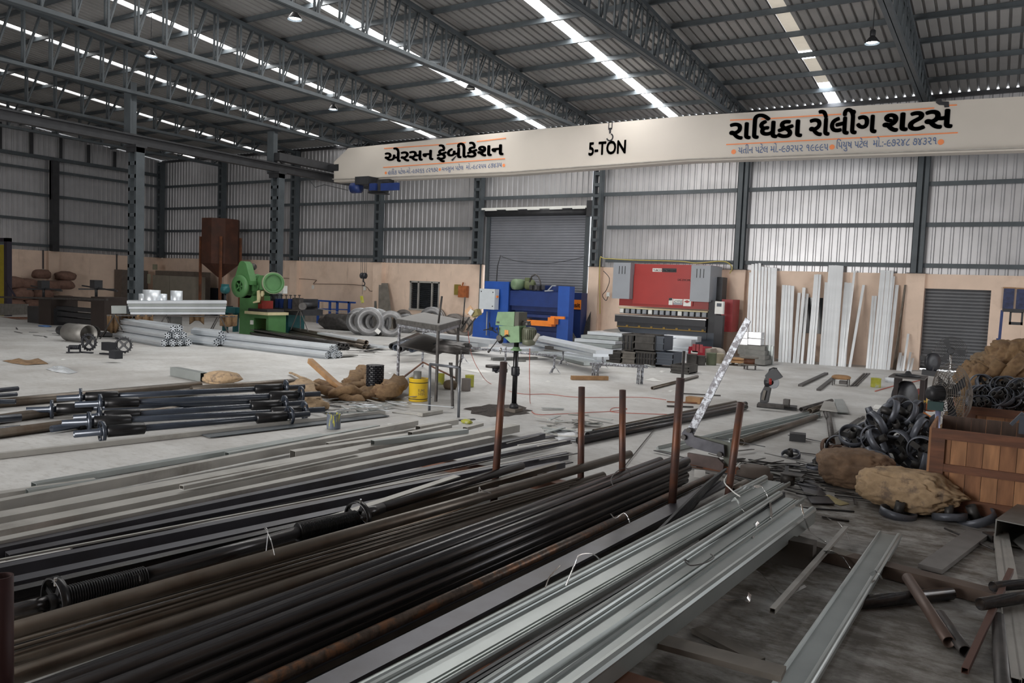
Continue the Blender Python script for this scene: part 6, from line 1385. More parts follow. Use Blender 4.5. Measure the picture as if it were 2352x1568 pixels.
for x in (a[0]+.1, b_[1]-.15):
    for yy in (wy+.1, wy+.55): MB().lathe((x, yy, .08), [(.08, -.03), (.08, .03)], 14, (1, 0, 0)).build('wheel', M_RUBBER, t)
one('scoop', blob_on(1638, 822, .1, (.75, .35, .38), 61, k=.1), mat('beige plastic hood', (.42, .37, .32), .6), 'beige curved hood lying right of the red welder', 'hood')
for i, (px, py, r, h_, mt, lab) in enumerate([(1588, 838, .15, .32, MC, 'dark bucket before the red welder, left one'), (1607, 838, .16, .28, MC, 'dark bucket before the red welder, right one'), (1633, 838, .15, .36, mat('murky green bucket', (.12, .14, .09), .7), 'murky green bucket right of the red welder'), (1652, 834, .13, .3, mat('cream jar', (.45, .40, .30), .6), 'cream coloured jar beside the green bucket')]): can(px, py, r, h_, mt, 'bucket', lab, 'bucket')
t = thing('work_table', G(1690, 842), 'low wooden work table right of the red welder', 'table'); a = ext(1662, 826, 1706, 833, wy-.2); m = MB(); m.bx(a[0], a[1], wy-.2, wy+.5, a[2]-.0, a[2]+.06); m.build('top', M_WOODY, t)
for x in (a[0]+.1, a[1]-.1):
    for yy in (wy-.15, wy+.45): MB().bx(x-.04, x+.04, yy-.04, yy+.04, 0, a[2]).build('leg', M_WOODG, t)
one('work_disc', blob(((a[0]+a[1])/2, wy+.1, a[2]+.10), (.5, .4, .10), 63, k=.1), M_WOODY, 'brown lump lying on the low work table', 'lump')
t = thing('cable_spool', G(1720, 849), 'dark wooden spool stool on the floor right of the work table', 'spool'); g = G(1720, 848); MB().lathe(g+Vector((0, 0, .12)), [(.22, 0), (.22, .04)], 22).build('lower_disc', M_WOODG, t); MB().lathe(g+Vector((0, 0, .32)), [(.25, 0), (.25, .04)], 22).build('upper_disc', M_WOODG, t); MB().lathe(g+Vector((0, 0, .16)), [(.15, 0), (.15, .16)], 14).build('core', M_WOOD, t)
for a_ in (.5, 2.6, 4.7): MB().bx(g.x+.18*math.cos(a_)-.02, g.x+.18*math.cos(a_)+.02, g.y+.18*math.sin(a_)-.02, g.y+.18*math.sin(a_)+.02, 0, .12).build('leg', M_SCRAP, t)
# stacked tubes and shiny boxes in front of leaning profiles
sy = 24.6
for i in range(4):
    a = ext(1690+i*4, 793+i*11.0, 1757, 803.5+i*11.0, sy-.2*i); z0_ = max(a[2], .0 if i == 3 else .0)
    one('tube_stack', MB().bx(a[0], a[1], sy-.2*i, sy+.8-.2*i, z0_, a[3]), M_DIRTY, 'grey bundle of square tubes stacked on end before the leaning profiles, %s from the top' % ORD[i], 'tubes', 'bundled square tubes')
for i, (x0, y0_, x1, y1_) in enumerate([(1694, 762, 1717, 776), (1719, 763, 1748, 776), (1693, 777, 1717, 792), (1718, 778, 1747, 792)]):
    a = ext(x0, y0_, x1, y1_, sy+.1); one('shiny_box', MB().bx(a[0], a[1], sy+.1, sy+.5, a[2], a[3]), mat('shiny wrapped box', (.72, .73, .75), .25, .6), 'shiny silver box on the tube bundles, %s' % ['upper left of four', 'upper right of four', 'lower left of four', 'lower right of four'][i], 'box', 'four shiny silver boxes')
for i, (x, y_t) in enumerate([(1757, 795), (1764, 793), (1770, 795)]):
    a = ext(x, y_t, x+5, 835, sy+.2); one('short_profile', MB().bx(a[0], a[1], sy+.2, sy+.3, 0, a[3]), M_GALV, 'short grey profile standing right of the tube bundles, %s from the left' % ORD[i], 'profile', 'short profiles by the tube bundles')

M_LEAN = mat('white zinc profile', (0.74, 0.76, 0.78), 0.45, 0.25, 0.05, 3)
# leaning profiles on the back wall: (px bottom left, px top left, width px, y top)
lean = [(1719, 1727, 6, 606), (1727, 1735, 6, 605), (1735, 1743, 5.5, 604), (1742, 1750, 5.5, 612), (1749, 1757, 6, 613), (1757, 1765, 6, 613.5), (1764, 1772, 6, 614), (1771, 1778, 7, 615), (1712, 1722, 5, 625),
        (1788, 1797, 7, 654), (1796, 1804, 6, 654.5), (1803, 1811, 6, 655), (1810, 1818, 7, 656), (1821, 1833, 7, 672), (1829, 1844, 7, 660), (1839, 1852, 6, 674), (1853, 1871, 6, 630), (1860, 1876, 5, 629.5), (1866, 1882, 5, 630),
        (1882, 1895, 8, 648), (1889, 1904, 8, 609), (1896, 1911, 7, 609), (1902, 1918, 7, 609), (1909, 1925, 6, 609.5), (1914, 1931, 7, 610), (1925, 1940, 6, 648), (1931, 1946, 5, 649), (1937, 1951, 6, 649), (1935, 1961, 5, 621), (1949, 1981, 6, 654),
        (1989, 2003, 5, 679), (1994, 2009, 6, 679), (2001, 2023, 6, 620), (2008, 2029, 6, 620.5), (2015, 2036, 6, 621), (2020, 2041, 5, 621), (2025, 2047, 6, 622), (2031, 2052, 4, 634), (2036, 2057, 8, 654), (2005, 2019, 8, 700),
        (2059, 2065, 7, 809), (2066, 2071, 5, 816), (2072, 2084, 5, 766), (2082, 2089, 5, 808), (2088, 2094, 6, 822), (1860, 1864, 10, 793)]
for i, (xb, xt, w_, yt_) in enumerate(lean):
    yb_ = 823+(xb-1740)*.073
    Yb = D-.55 if yt_ < 700 else D-.45; foot = G(xb, yb_+3); foot.y = min(foot.y, D-.35)
    a0, a1 = G(xb, yb_+4), G(xb+w_, yb_+4.5)
    for q_ in (a0, a1): q_.y = min(q_.y, D-.50)
    Yt = (D-.10-((i*37) % 5)*.01 if yt_ > 622 else D-.14) if i < 40 else D-.36
    b0, b1 = P(xt, yt_, Yt), P(xt+w_, yt_+.5, Yt)
    dep = .05; m = MB(); lft = Vector((0, -dep, 0))
    m.plate([a0, a1, b1, b0], dep, (0, -1, 0))
    zl = (a1-a0)*.5
    one('leaning_profile', m, M_LEAN if i not in (39, 45) else M_DIRTY, 'white galvanised profile leaning on the back wall between red press and small shutter, %s from the left' % (ORD[i] if i < 20 else ('last' if i == len(lean)-1 else 'number %d' % (i+1))) if False else 'pale profile leaning on the wall, %s' % (
        ('%s from the left in the first tall cluster' % ORD[i]) if i < 9 else ('%s in the second cluster from the left' % ORD[i-9]) if i < 19 else ('%s in the third and widest cluster' % ORD[i-19]) if i < 30 else ('%s in the cluster left of the stained pier' % ORD[i-30]) if i < 40 else ('%s short one by the pier' % ORD[i-40])), 'profile', 'profiles leaning on the back wall')
one('leaning_flat', MB().plate([G(2050, 848), G(2058, 848), P(2082, 654, D-.3), P(2077, 654, D-.3)], .03, (0, -1, 0)), M_PIPEB, 'brown flat bar leaning between the profiles and the small shutter', 'flat bar')
one('back_window_dark', MB().bx(P(1847, 700, D).x, P(1890, 700, D).x, D-.03, D, P(1860, 765, D).z, P(1860, 683, D).z), M_GLASS, 'dark opening in the back wall behind the leaning profiles', 'opening')
can(1861, 831, .10, .22, M_YELG, 'paint_can', 'yellow can at the foot of the leaning profiles')
# stains on the pier
# chop saw
cy_ = G(1770, 928).y; t = thing('chop_saw', G(1775, 930), 'black and red chop saw with its blade guard raised, on a steel base', 'saw')
a = ext(1738, 922, 1828, 937, cy_); 
m = MB(); g0, g1 = G(1742, 932), G(1828, 936); m.bar(G(1740, 929, .03), G(1830, 937, .03), .32, .06); m.build('base', M_STEELD, t)
m = MB(); m.bar(G(1740, 929, .09), G(1800, 934, .09), .10, .06); m.build('fence', M_SCRAP, t); m = MB(); c = G(1806, 934, .06); m.bx(c.x-.05, c.x+.05, c.y-.06, c.y+.06, .06, .20); m.build('vice', M_SCRAP, t)
m = MB(); m.plate([P(x, y, cy_-.05) for x, y in ((1745, 925), (1747, 903), (1757, 884), (1770, 886), (1766, 905), (1762, 925))], .12, (0, 1, 0)); m.build('pivot_arm', MC2 if False else M_BLACK, t)
m = MB(); c = P(1757, 878, cy_-.1); m.lathe(c, [(.03, -.02), (.085, 0), (.085, .16), (.05, .2)], 18, (1, .3, .1)); m.build('motor', M_BLACK, t); m = MB(); m.lathe(P(1766, 875, cy_-.12), [(.07, 0), (.075, .02), (.075, .05)], 18, (1, .3, .1)); m.build('red_band', M_RED, t)
m = MB(); m.plate([P(x, y, cy_-.16) for x, y in ((1760, 878), (1757, 862), (1768, 850), (1782, 846), (1797, 866), (1790, 870), (1776, 874))], .06, (0, 1, 0)); m.build('blade_guard', mat('dark grey guard', (.035, .038, .045), .5), t)
m = MB(); m.lathe(P(1776, 878, cy_-.13), [(.115, -.004), (.115, .004)], 28, (.2, 1, 0)); m.ringp(P(1776, 878, cy_-.13), .118, .105, .010, (.2, 1, 0), 28); m.build('blade', M_GREY, t)
m = MB(); m.tube([P(x, y, cy_-.12) for x, y in ((1766, 856), (1768, 848), (1776, 845), (1784, 846), (1781, 852), (1774, 856))], .018, 10); m.build('handle', M_BLACK, t)
m = MB(); m.bar(P(1752, 918, cy_-.08), P(1757, 896, cy_-.08), .05, .03); m.build('brace', MC2, t)
for i, (a, b, r, mt, lab) in enumerate([((1838, 885), (1898, 857), .05, M_SCRAP, 'grey pipe on the open floor left of the yellow stool'), ((1880, 895), (1920, 863), .045, M_SCRAP, 'dark angle bar lying just left of the yellow stool'), ((1955, 886), (1985, 857), .02, M_SCRAP, 'thin bar right of the yellow stool, first of three'), ((1961, 886), (1991, 857), .02, M_SCRAP, 'thin bar right of the yellow stool, second of three'), ((1967, 886), (1997, 857), .02, M_SCRAP, 'thin bar right of the yellow stool, third of three')]):
    one('floor_bar', MB().bar(G(*a, r/2), G(*b, r/2), r*2, r), mt, lab, 'bar')
t = thing('yellow_stool', G(1931, 887), 'small stool with a yellow brown seat on the open floor', 'stool'); g = G(1931, 885); hz = P(1931, 868, g.y).z
m = MB(); m.add(*[(lambda b: (b.v, b.f))(blob((g.x, g.y, hz+.02), (.44, .36, .12), 71, k=.05))][0], smooth=True); m.build('seat', M_WOODY, t)
for dx_ in (-.17, .17):
    for dy_ in (-.13, .13): MB().rod((g.x+dx_, g.y+dy_, 0), (g.x+dx_, g.y+dy_, hz), .012).build('leg', M_SCRAP, t)
m = MB(); m.box((g.x+.05, g.y, hz*.45), (.16, .16, .08)); m.build('lower_part', M_SCRAP, t)
can(2011, 889, .115, .22, M_YELG, 'paint_can', 'yellow paint can standing alone on the floor right of the stool')
# long materials behind the stakes
fl = [((1712, 927), (1350, 1000), .05, .05, 'pipe', M_PIPE, 'black pipe on the floor behind the stakes, far one'), ((1712, 934), (1330, 1012), .055, .055, 'pipe', M_PIPE, 'black pipe on the floor behind the stakes, near one'), ((1690, 923), (1363, 990), .03, .03, 'pipe', M_PIPEB, 'thin brown pipe behind the two black floor pipes'),
      ((1870, 948), (1525, 1030), .04, .09, 'guideb', M_GALV, 'galvanised guide channel lying beyond the lever shear'), ((1873, 957), (1702, 1015), .05, .05, 'pipe', M_PIPEB, 'brown pipe lying before the galvanised guide'), ((1870, 952), (1660, 1010), .03, .06, 'guideb', M_GALV, 'second galvanised guide beside the brown pipe'),
      ((1910, 920), (1840, 940), .05, .04, 'pipe', M_SCRAP, 'dark pipe leading away right of the chop saw'), ((1905, 926), (1860, 944), .04, .05, 'pipe', M_PIPEB, 'shorter dark pipe right of the chop saw')]
for a, b, z, w_, k, mt, lab in fl:
    if k == 'pipe': stock('floor_pipe', mt, a, b, z, 'pipe', w_, label=lab, cat='pipe')
    else: one('floor_guide', MB().sweep([G(*a, z), G(*b, z)], [(-.11, -.03), (.11, -.03), (.11, .0), (.09, .02), (.08, -.02), (-.08, -.02), (-.09, .03), (-.11, .03)]), mt, lab, 'channel')
one('thin_wire_rod', MB().rod(G(1436, 1068, .02), G(1503, 985, .02), .008), M_SCRAP, 'thin wire rod lying between the third and fourth stake', 'rod')
for px, py in ((1560, 906), (1575, 925)): pass
for i, (a, b, r, mt) in enumerate([((1560, 903), (1655, 908), .02, M_SCRAP), ((1532, 922), (1600, 925), .02, M_RUST), ((1532, 932), (1592, 934), .025, M_SCRAP)]): one('short_rod', MB().bar(G(*a, .02), G(*b, .02), r*2, r), mt, 'short dark rod on the floor around the fourth stake, %s from the back' % ORD[i], 'rod')
one('orange_block', MB().box(G(1595, 918, .06), (.28, .2, .11)), M_WOODY, 'small orange brown block right of the fourth stake', 'block')

# ================================================================= lever shear
ly = G(1640, 1080).y; t = thing('lever_shear', G(1640, 1080), 'heavy lever shear with a long paint splashed handle leaning right', 'shear')
MS = mat('worn shear steel', (.085, .085, .10), .5, .4, .3, 8); f_ = lambda pts, dyy, th, mt, nm: MB().plate([P(x, y, ly+dyy) for x, y in pts], th, (0, 1, 0)).build(nm, mt, t)
f_([(1565, 996), (1572, 985), (1584, 984), (1594, 1003), (1662, 1022), (1664, 1048), (1600, 1031), (1577, 1022)], -.06, .03, MS, 'upper_blade_arm')
f_([(1594, 1000), (1690, 1020), (1688, 1072), (1664, 1070), (1660, 1040), (1598, 1014)], 0, .04, mat('greenish shear plate', (.13, .14, .12), .6, .2, .3), 'body_plate')
f_([(1579, 1040), (1648, 1052), (1662, 1066), (1660, 1082), (1578, 1064)], -.07, .05, mat('rusty shear block', (.10, .07, .065), .6, .2, .3), 'lower_blade')
f_([(1574, 1058), (1690, 1075), (1700, 1110), (1600, 1098)], -.02, .10, M_RUST, 'foot')
for px, py in ((1652, 1044), (1569, 1004), (1581, 988)): MB().lathe(P(px, py, ly-.10), [(.03, 0), (.03, .05)], 12, (0, 1, 0)).build('pivot_bolt', M_SCRAP, t)
f_([(1571, 1000), (1712, 729), (1724, 738), (1590, 1004)], -.02, .02, M_SPLAT, 'lever')
one('paper_card', MB().box(G(1607, 1088, .06), (.12, .015, .09), rz=.3, rx=-.5), M_PAPER, 'small white card on the foot of the lever shear', 'card')
one('round_block', MB().lathe(G(1733, 1098), [(.20, 0), (.20, .06), (.165, .07), (.16, .13), (.0, .13)], 30), mat('dusty brown disc', (.13, .105, .09), .8), 'dusty stepped round block beside the fifth stake', 'block')
stock('short_pipe', M_PIPEB, (1713, 1110), (1680, 1128), .1, 'pipe', .045, label='short dark pipe end behind the beaded channel', cat='pipe')
one('steel_block', MB().box(G(1832, 1004, .05), (.22, .18, .12), rz=.2), M_STEELD, 'small dark steel block on the floor before the ring heap', 'block')

# ================================================================= RIGHT SIDE
# ring brackets
def ring_bracket(loc, label, group, r=.125, seed=0, hub=True, mt=None):
    mt = mt or M_RING
    t = thing('ring_bracket', loc, label, 'ring', group); c = Vector(loc)
    m = MB(); m.ringp(c, r, r-.010, .056, (0, 0, 1), 30)
    for i in range(8):
        a_ = 2*PI*i/8+.2; m.lathe(c+Vector(((r-.001)*math.cos(a_), (r-.001)*math.sin(a_), 0)), [(.006, 0), (.006, .003)], 8, (math.cos(a_), math.sin(a_), 0))
    m.build('band', mt, t)
    m = MB()
    for i in range(3):
        a_ = 2*PI*i/3; m.bar(c+Vector((.03*math.cos(a_), .03*math.sin(a_), -.01)), c+Vector(((r-.006)*math.cos(a_), (r-.006)*math.sin(a_), -.01)), .05, .008)
    m.build('spider', M_RINGD, t)
    m = MB(); m.tube([c+Vector((0, 0, -.02)), c+Vector((0, 0, .09))], .034, 14, hollow=.005); m.build('hub_pipe', M_RINGD, t)
    return t
M_RING = mat('blued ring steel', (.12, .13, .155), .45, .4, .15, 10); M_RINGD = mat('dull hub steel', (.055, .053, .052), .5, .4, .3, 12)
M_RINGR = mat('rusty ring steel', (.11, .065, .045), .7, .2, .3, 10)
proto = ring_bracket((0, 0, 5), 'x', 'dark ring brackets in the heap')
def place_ring(p, rot, label, group, sc=1.0, rusty=False):
    c = copy_tree(proto, loc=p, label=label, scale=sc); c.rotation_euler = rot; c['group'] = group
    if rusty:
        for ch in c.children:
            ch.data = ch.data.copy(); ch.data.materials[0] = M_RINGR
    return c
rr = random.Random(5)
hc = G(2050, 1080)
k = 0
pos = []
for lev, (n_, rad, z) in enumerate([(18, .68, .14), (13, .52, .34), (9, .36, .52), (5, .18, .68)]):
    for i in range(n_):
        a_ = 2*PI*i/n_+lev; q = rad*(1 if i % 2 else .62)
        p = (hc.x+q*1.0*math.cos(a_), hc.y+.35+q*1.2*math.sin(a_), z+rr.uniform(-.02, .03))
        place_ring(p, (rr.uniform(.3, 1.5), rr.uniform(-.6, .6), rr.uniform(0, 6.28)), 'dark ring bracket in the %s of the big heap beside the crate' % ['bottom layer', 'second layer', 'third layer', 'top'][lev], 'ring heap, %s' % ['bottom layer', 'second layer', 'third layer', 'top'][lev], 1.32)
for i, (px, py, z, rx, sc, ru, lab) in enumerate([(1925, 1062, .10, 1.0, 1.0, True, 'rusty ring bracket at the left foot of the heap, behind the first sack'), (1905, 1046, .10, 1.2, 1.1, True, 'rusty cup shaped ring bracket leftmost beside the heap'), (1945, 1050, .12, .8, 1, True, 'rusty ring bracket behind the first brown sack'), (1963, 1032, .14, 1.3, 1.1, False, 'dark ring bracket standing between heap and rusty rings'),
                                          (1873, 1076, .03, 0, .9, False, 'ring bracket lying flat with its hub up, left of the sacks'), (1816, 1050, .03, 0, .95, False, 'ring bracket lying flat with its hub up among the strewn offcuts'), (1890, 1068, .07, .6, 1, False, 'tilted ring bracket left of the first brown sack'), (1990, 1024, .16, 1.0, 1.2, False, 'large dark ring bracket at the upper left of the heap'),
                                          (1930, 1095, .08, .5, 1, False, 'ring bracket half hidden behind the first brown sack'), (2062, 1186, .03, .15, 1.3, False, 'ring bracket sticking out below the pale sack'), (2180, 1198, .05, .1, 1.2, False, 'ring lying under the left end of the wooden crate'), (2240, 1202, .05, .1, 1.4, False, 'ring lying under the middle of the wooden crate')]):
    p = G(px, py, 0); place_ring((p.x, p.y, z), (rx, .2*(i % 3), i*.9), lab, 'ring brackets around the heap', sc, ru)
hub2 = G(1855, 1062); MB()
# second crate with rings, wooden crate in front
def plank_crate(x0, x1, y0, y1, z0, z1, label, nplanks=9, name='wooden_crate', topz=None):
    t = thing(name, ((x0+x1)/2, (y0+y1)/2, z0), label, 'crate')
    w_ = (x1-x0); fr = .10
    for i in range(nplanks):
        a = x0+fr*.4+(w_-fr*.8)*i/nplanks; b = x0+fr*.4+(w_-fr*.8)*(i+1)/nplanks-.004
        MB().bx(a, b, y0+.02, y0+.04, z0+.05, z1-.03).build('front_plank', M_WOODP if i % 2 else M_WP2, t)
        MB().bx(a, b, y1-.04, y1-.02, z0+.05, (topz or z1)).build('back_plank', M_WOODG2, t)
    for z, h_ in ((z1-.10, .10), ((z0+z1)/2-.02, .075), (z0, .13)): MB().bx(x0, x1, y0-.005, y0+.02, z, z+h_).build('front_rail', M_WOOD, t)
    for x in (x0, x1-.12): MB().bx(x, x+.12, y0-.008, y0+.018, z0+.13, z1-.10).build('front_post', M_WOOD, t)
    for x in (x0-.02, x1): MB().bx(x, x+.02, y0, y1, z0, z1).build('side_board', M_WOODP, t)
    MB().bx(x0, x1, y0+.04, y1-.04, z0+.05, z0+.07).build('bottom', M_WOODG, t)
    return t
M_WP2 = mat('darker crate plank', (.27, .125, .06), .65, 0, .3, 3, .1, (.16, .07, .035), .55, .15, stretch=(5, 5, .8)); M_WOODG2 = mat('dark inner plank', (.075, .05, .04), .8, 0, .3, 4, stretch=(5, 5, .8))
cyf = 8.55
x0c = P(2133, 1080, cyf).x; ztop = P(2135, 981, cyf).z; zbt = P(2170, 1172, cyf).z
plank_crate(x0c, x0c+1.55, cyf, cyf+.95, max(.06, zbt), ztop, 'large red brown wooden crate with planked front at the right edge', 11, topz=P(2220, 958, cyf+.95).z)
for x in (x0c+.25, x0c+.95): MB().bx(x, x+.12, cyf+.1, cyf+.8, 0, max(.06, zbt)).build('crate_skid', M_WOODG)
for o in [o for o in COL.objects if o.name.startswith('crate_skid')]: tag(o, 'timber skid carrying the large wooden crate, %s' % ('left one' if o.name == 'crate_skid' else 'right one'), 'timber')
one('steel_bracket', MB().bar(P(2322, 975, cyf+.6), P(2350, 948, cyf+.6), .06, .03).bx(P(2340, 985, cyf+.5).x, P(2352, 985, cyf+.5).x+.1, cyf+.45, cyf+.55, P(2345, 995, cyf+.5).z, P(2345, 955, cyf+.5).z), M_NAVYG, 'blue grey bracket standing in the right end of the wooden crate', 'bracket')
y2 = 10.9; x2 = P(2215, 945, y2).x; zt2 = P(2280, 938, y2).z
plank_crate(x2, x2+1.6, y2, y2+1.0, .05, zt2, 'second wooden crate behind the large one, heaped with rings', 8)
for i in range(26):
    lev = i//10; px = 2240+((i*37) % 10)*12+lev*6; p = P(px, 932-lev*20-(i % 3)*5, y2+.25+.25*(i % 3))
    place_ring(tuple(p), (rr.uniform(.9, 1.6), rr.uniform(-.4, .4), rr.uniform(-.9, .9)), 'dark ring piled in the second wooden crate', 'rings in the second crate', 1.05)
# sacks
g = G(1958, 1122)
one('jute_sack', blob(g+Vector((.0, .12, .20)), (.82, .62, .46), 81, .25, k=.20, sub=5, wr=.10), mat('brown stained sacking', (.215, .14, .09), .95, 0, .2, 14, .6, (.12, .08, .055), .55, .15), 'bulging brown stained sack with wire ends poking out, left of the pale sack', 'sack')
g = G(2082, 1180)
one('jute_sack', blob(g+Vector((-.03, .12, .21)), (.92, .52, .44), 83, -.12, k=.16, tiez=.45, sub=5, wr=.13), M_SACKL, 'pale jute sack with a tied end lying before the wooden crate', 'sack')
# table with disc, drum and scrap
ty_ = G(2058, 966).y; t = thing('steel_table', G(2085, 966), 'small dark steel table with a flat disc on top behind the ring heap', 'table'); a = ext(2050, 870, 2122, 966, ty_)
tz = P(2085, 869, ty_).z
m = MB(); m.bx(P(2042, 868, ty_).x, P(2125, 868, ty_).x, ty_-.1, ty_+.7, tz, tz+.02); m.build('top', M_SCRAP, t)
for x in (a[0]+.04, a[1]-.04):
    for yy in (ty_, ty_+.6): MB().bx(x-.035, x+.035, yy-.035, yy+.035, 0, tz).build('leg', mat('dark brown leg', (.03, .022, .022), .7), t)
one('flat_disc', MB().lathe((P(2082, 866, ty_).x, ty_+.25, tz+.02), [(.20, 0), (.20, .03), (.06, .04), (.03, .09), (.0, .09)], 26), M_STEELD, 'dark flat disc lying on the small steel table', 'disc')
one('black_coil', MB().lathe(P(2078, 912, ty_+.25), [(.05, -.10), (.26, -.10), (.29, -.03), (.29, .06), (.22, .12), (.05, .12)], 28, (.9, -.4, 0)), mat('spattered black disc', (.02, .02, .024), .5, .1, .3, 15, 0, (.14, .14, .15), .68, .03), 'large round black disc hanging under the small steel table', 'disc')
g = G(2085, 972); one('drum', MB().lathe(g, [(.22, 0), (.24, .02), (.24, .24), (.22, .26)], 26), M_RUSTY if False else mat('dark brown drum', (.07, .04, .03), .7), 'low brown drum standing under the small steel table', 'drum')
for i, (px, py, mt) in enumerate([(2118, 965, M_ORNG), (2130, 950, M_WOODY), (2108, 948, M_YEL)]): g = G(px, py+12); one('rag', blob((g.x, g.y, .12+.1*i), (.28, .24, .18), 90+i, k=.4), mat('orange scrap %d' % i, ((.45, .13, .02), (.34, .10, .04), (.36, .24, .05))[i], .8), '%s crumpled scrap between the drum and the crate' % ['orange', 'rust red', 'yellow'][i], 'scrap')
# fan
fy = 10.1; mc = P(2144, 903, fy); ax = Vector((.80, .60, .06)).normalized()
t = thing('industrial_fan', (mc.x, fy, 0), 'industrial fan with a dark motor and wire cage behind the wooden crate', 'fan')
m = MB(); m.lathe(mc-ax*.02, [(.03, -.05), (.07, -.035), (.082, 0), (.082, .13), (.065, .16)], 24, ax)
for i in range(16):
    th = 2*PI*i/16; e1 = ax.cross(Vector((0, 0, 1))).normalized(); e2 = e1.cross(ax); v = e1*math.cos(th)+e2*math.sin(th); m.bar(mc+v*.084, mc+v*.084+ax*.12, .006, .012, up=tuple(v))
m.build('motor', M_STEELD, t)
m = MB(); cc = mc+ax*.20
for i in range(11):
    r = .09+.024*i; off = -.08+.16*(i/10)**2*0
    pts = [cc+ax*(-.10+.10*(i/10)**2)+(e1*math.cos(q)+e2*math.sin(q))*r for q in [2*PI*j/32 for j in range(33)]]; m.sweep(pts, circ(.0032, 4))
    pts = [cc+ax*(.12-.08*(i/10)**2)+(e1*math.cos(q)+e2*math.sin(q))*r for q in [2*PI*j/32 for j in range(33)]]; m.sweep(pts, circ(.0032, 4))
for j in range(8):
    v = e1*math.cos(j*PI/4)+e2*math.sin(j*PI/4); m.tube([cc+ax*-.10+v*.09, cc+v*.33, cc+ax*.12+v*.09], .004, 5)
m.build('cage', mat('dusty wire cage', (.17, .15, .135), .6, .3), t)
for j in range(3):
    v = e1*math.cos(j*2.1+.5)+e2*math.sin(j*2.1+.5); w2 = ax.cross(v)
    q = MB(); q.plate([cc+v*.05-w2*.04, cc+v*.27-w2*.09+ax*.03, cc+v*.29+w2*.03, cc+v*.06+w2*.05], .004, ax); q.build('blade', M_STEELD, t)
m = MB(); m.lathe(mc+ax*.16, [(.05, 0), (.05, .14)], 16, ax); m.build('hub', M_STEELD, t)
m = MB(); m.rod(Vector((mc.x+.06, fy+.03, 0)), mc+Vector((.06, .03, -.12)), .028, 12); m.build('pole', mat('blue white pole', (.32, .34, .52), .3, .3), t); m = MB(); m.box(mc+Vector((.03, .02, -.14)), (.16, .12, .10)); m.build('bracket', M_TEAL if False else mat('dark teal bracket', (.02, .06, .06), .5), t)
m = MB(); m.bx(mc.x-.2, mc.x+.3, fy-.2, fy+.25, 0, .04); m.build('foot', M_STEELD, t)
# pedestal fan before the small shutter
py_ = 22.5; c = P(2184, 806, py_); t = thing('pedestal_fan', (c.x, py_, 0), 'tall pedestal fan standing before the small roller shutter', 'fan')
m = MB(); 
for r in [.05+.034*i for i in range(10)]: m.sweep([c+Vector((r*math.cos(q), .05, r*math.sin(q))) for q in [2*PI*j/28 for j in range(29)]], circ(.005, 4))
m.build('cage', M_SCRAP, t); m = MB(); m.lathe(c, [(.07, 0), (.09, .03), (.09, .22), (.05, .26)], 16, (0, 1, 0)); m.build('motor', M_STEELD, t)
for j in range(3):
    v = Vector((math.cos(j*2.1), 0, math.sin(j*2.1))); w2 = Vector((-v.z, 0, v.x)); MB().plate([c+v*.06-w2*.03, c+v*.3-w2*.10, c+v*.32+w2*.05, c+v*.08+w2*.04], .006, (0, 1, 0)).build('blade', M_STEELD, t)
m = MB(); m.rod((c.x, py_+.1, .05), c+Vector((0, .1, 0)), .025, 10); m.build('pole', M_TAPE, t); m = MB(); m.lathe((c.x, py_+.1, 0), [(.28, 0), (.26, .05)], 24); m.build('base', M_STEELD, t)
# bench grinder
gy = 20.0; t = thing('bench_grinder', P(2133, 862, gy), 'dark grinder on a low red base before the small shutter', 'grinder')
m = MB(); m.bx(P(2108, 860, gy).x, P(2152, 860, gy).x, gy-.3, gy+.3, 0, .10); m.build('base', M_REDD if False else mat('dull red base', (.16, .03, .025), .6), t)
m = MB(); m.lathe(P(2142, 832, gy), [(.08, -.05), (.21, -.04), (.22, 0), (.21, .04), (.08, .05)], 24, (.8, -.6, 0)); m.build('wheel', M_BLACK, t)
m = MB(); m.box(P(2128, 822, gy), (.25, .1, .10)); m.box(P(2131, 806, gy), (.16, .1, .10)); m.bar(P(2132, 806, gy), P(2134, 825, gy), .06, .06); m.bar(P(2136, 850, gy), P(2134, 862, gy), .3, .2); m.bar(P(2140, 838, gy), P(2136, 862, gy), .12, .12); m.build('frame', M_STEELD, t)
cable('red_cable', [G(x, y, .012) for x, y in ((2010, 898), (2060, 884), (2100, 876), (2130, 868))], .012, M_CABR, 'red cable on the floor leading to the grinder')
# jute heap at the right
M_SACKH = mat('grey brown sacking', (.22, .155, .095), .95, 0, .2, 18, .5)
t = thing('jute_heap', G(2300, 900), 'big heap of empty brown jute sacks at the right behind the crates', 'sacking')
for i, (px, py, Y, d, rz, mt) in enumerate([(2268, 868, 12.6, (.75, .8, .70), .5, M_SACK), (2325, 826, 12.9, (1.1, .8, .5), -.5, M_SACKH), (2352, 835, 12.4, (.9, .8, .9), .5, M_SACK), (2300, 885, 12.2, (1.0, .7, .45), .3, M_SACKH), (2345, 880, 12.1, (1.0, .8, .6), -.2, M_SACK), (2250, 890, 12.9, (.6, .8, .5), 0, M_SACK)]):
    c = P(px, py, Y); blob((c.x, Y+.1, c.z-.1), d, 100+i, rz, k=.25, lump=1.3, sub=5, wr=.22).build('fold', mt, t)
blob((P(2310, 900, 12.6).x+.1, 12.7, .35), (1.7, 1.1, .75), 120, 0, k=.2, sub=5, wr=.15).build('lower_fold', M_SACK, t)
for i, pts in enumerate([[(2212, 905), (2240, 868), (2262, 838)], [(2255, 900), (2275, 860), (2300, 830)], [(2300, 890), (2320, 850), (2352, 820)]]):
    pp = [P(x, y, 12.05) for x, y in pts]; m = MB().tube([p+Vector((0, -.1, 0)) for p in pp], .09, 10); m.build('crease', M_SACK, t)
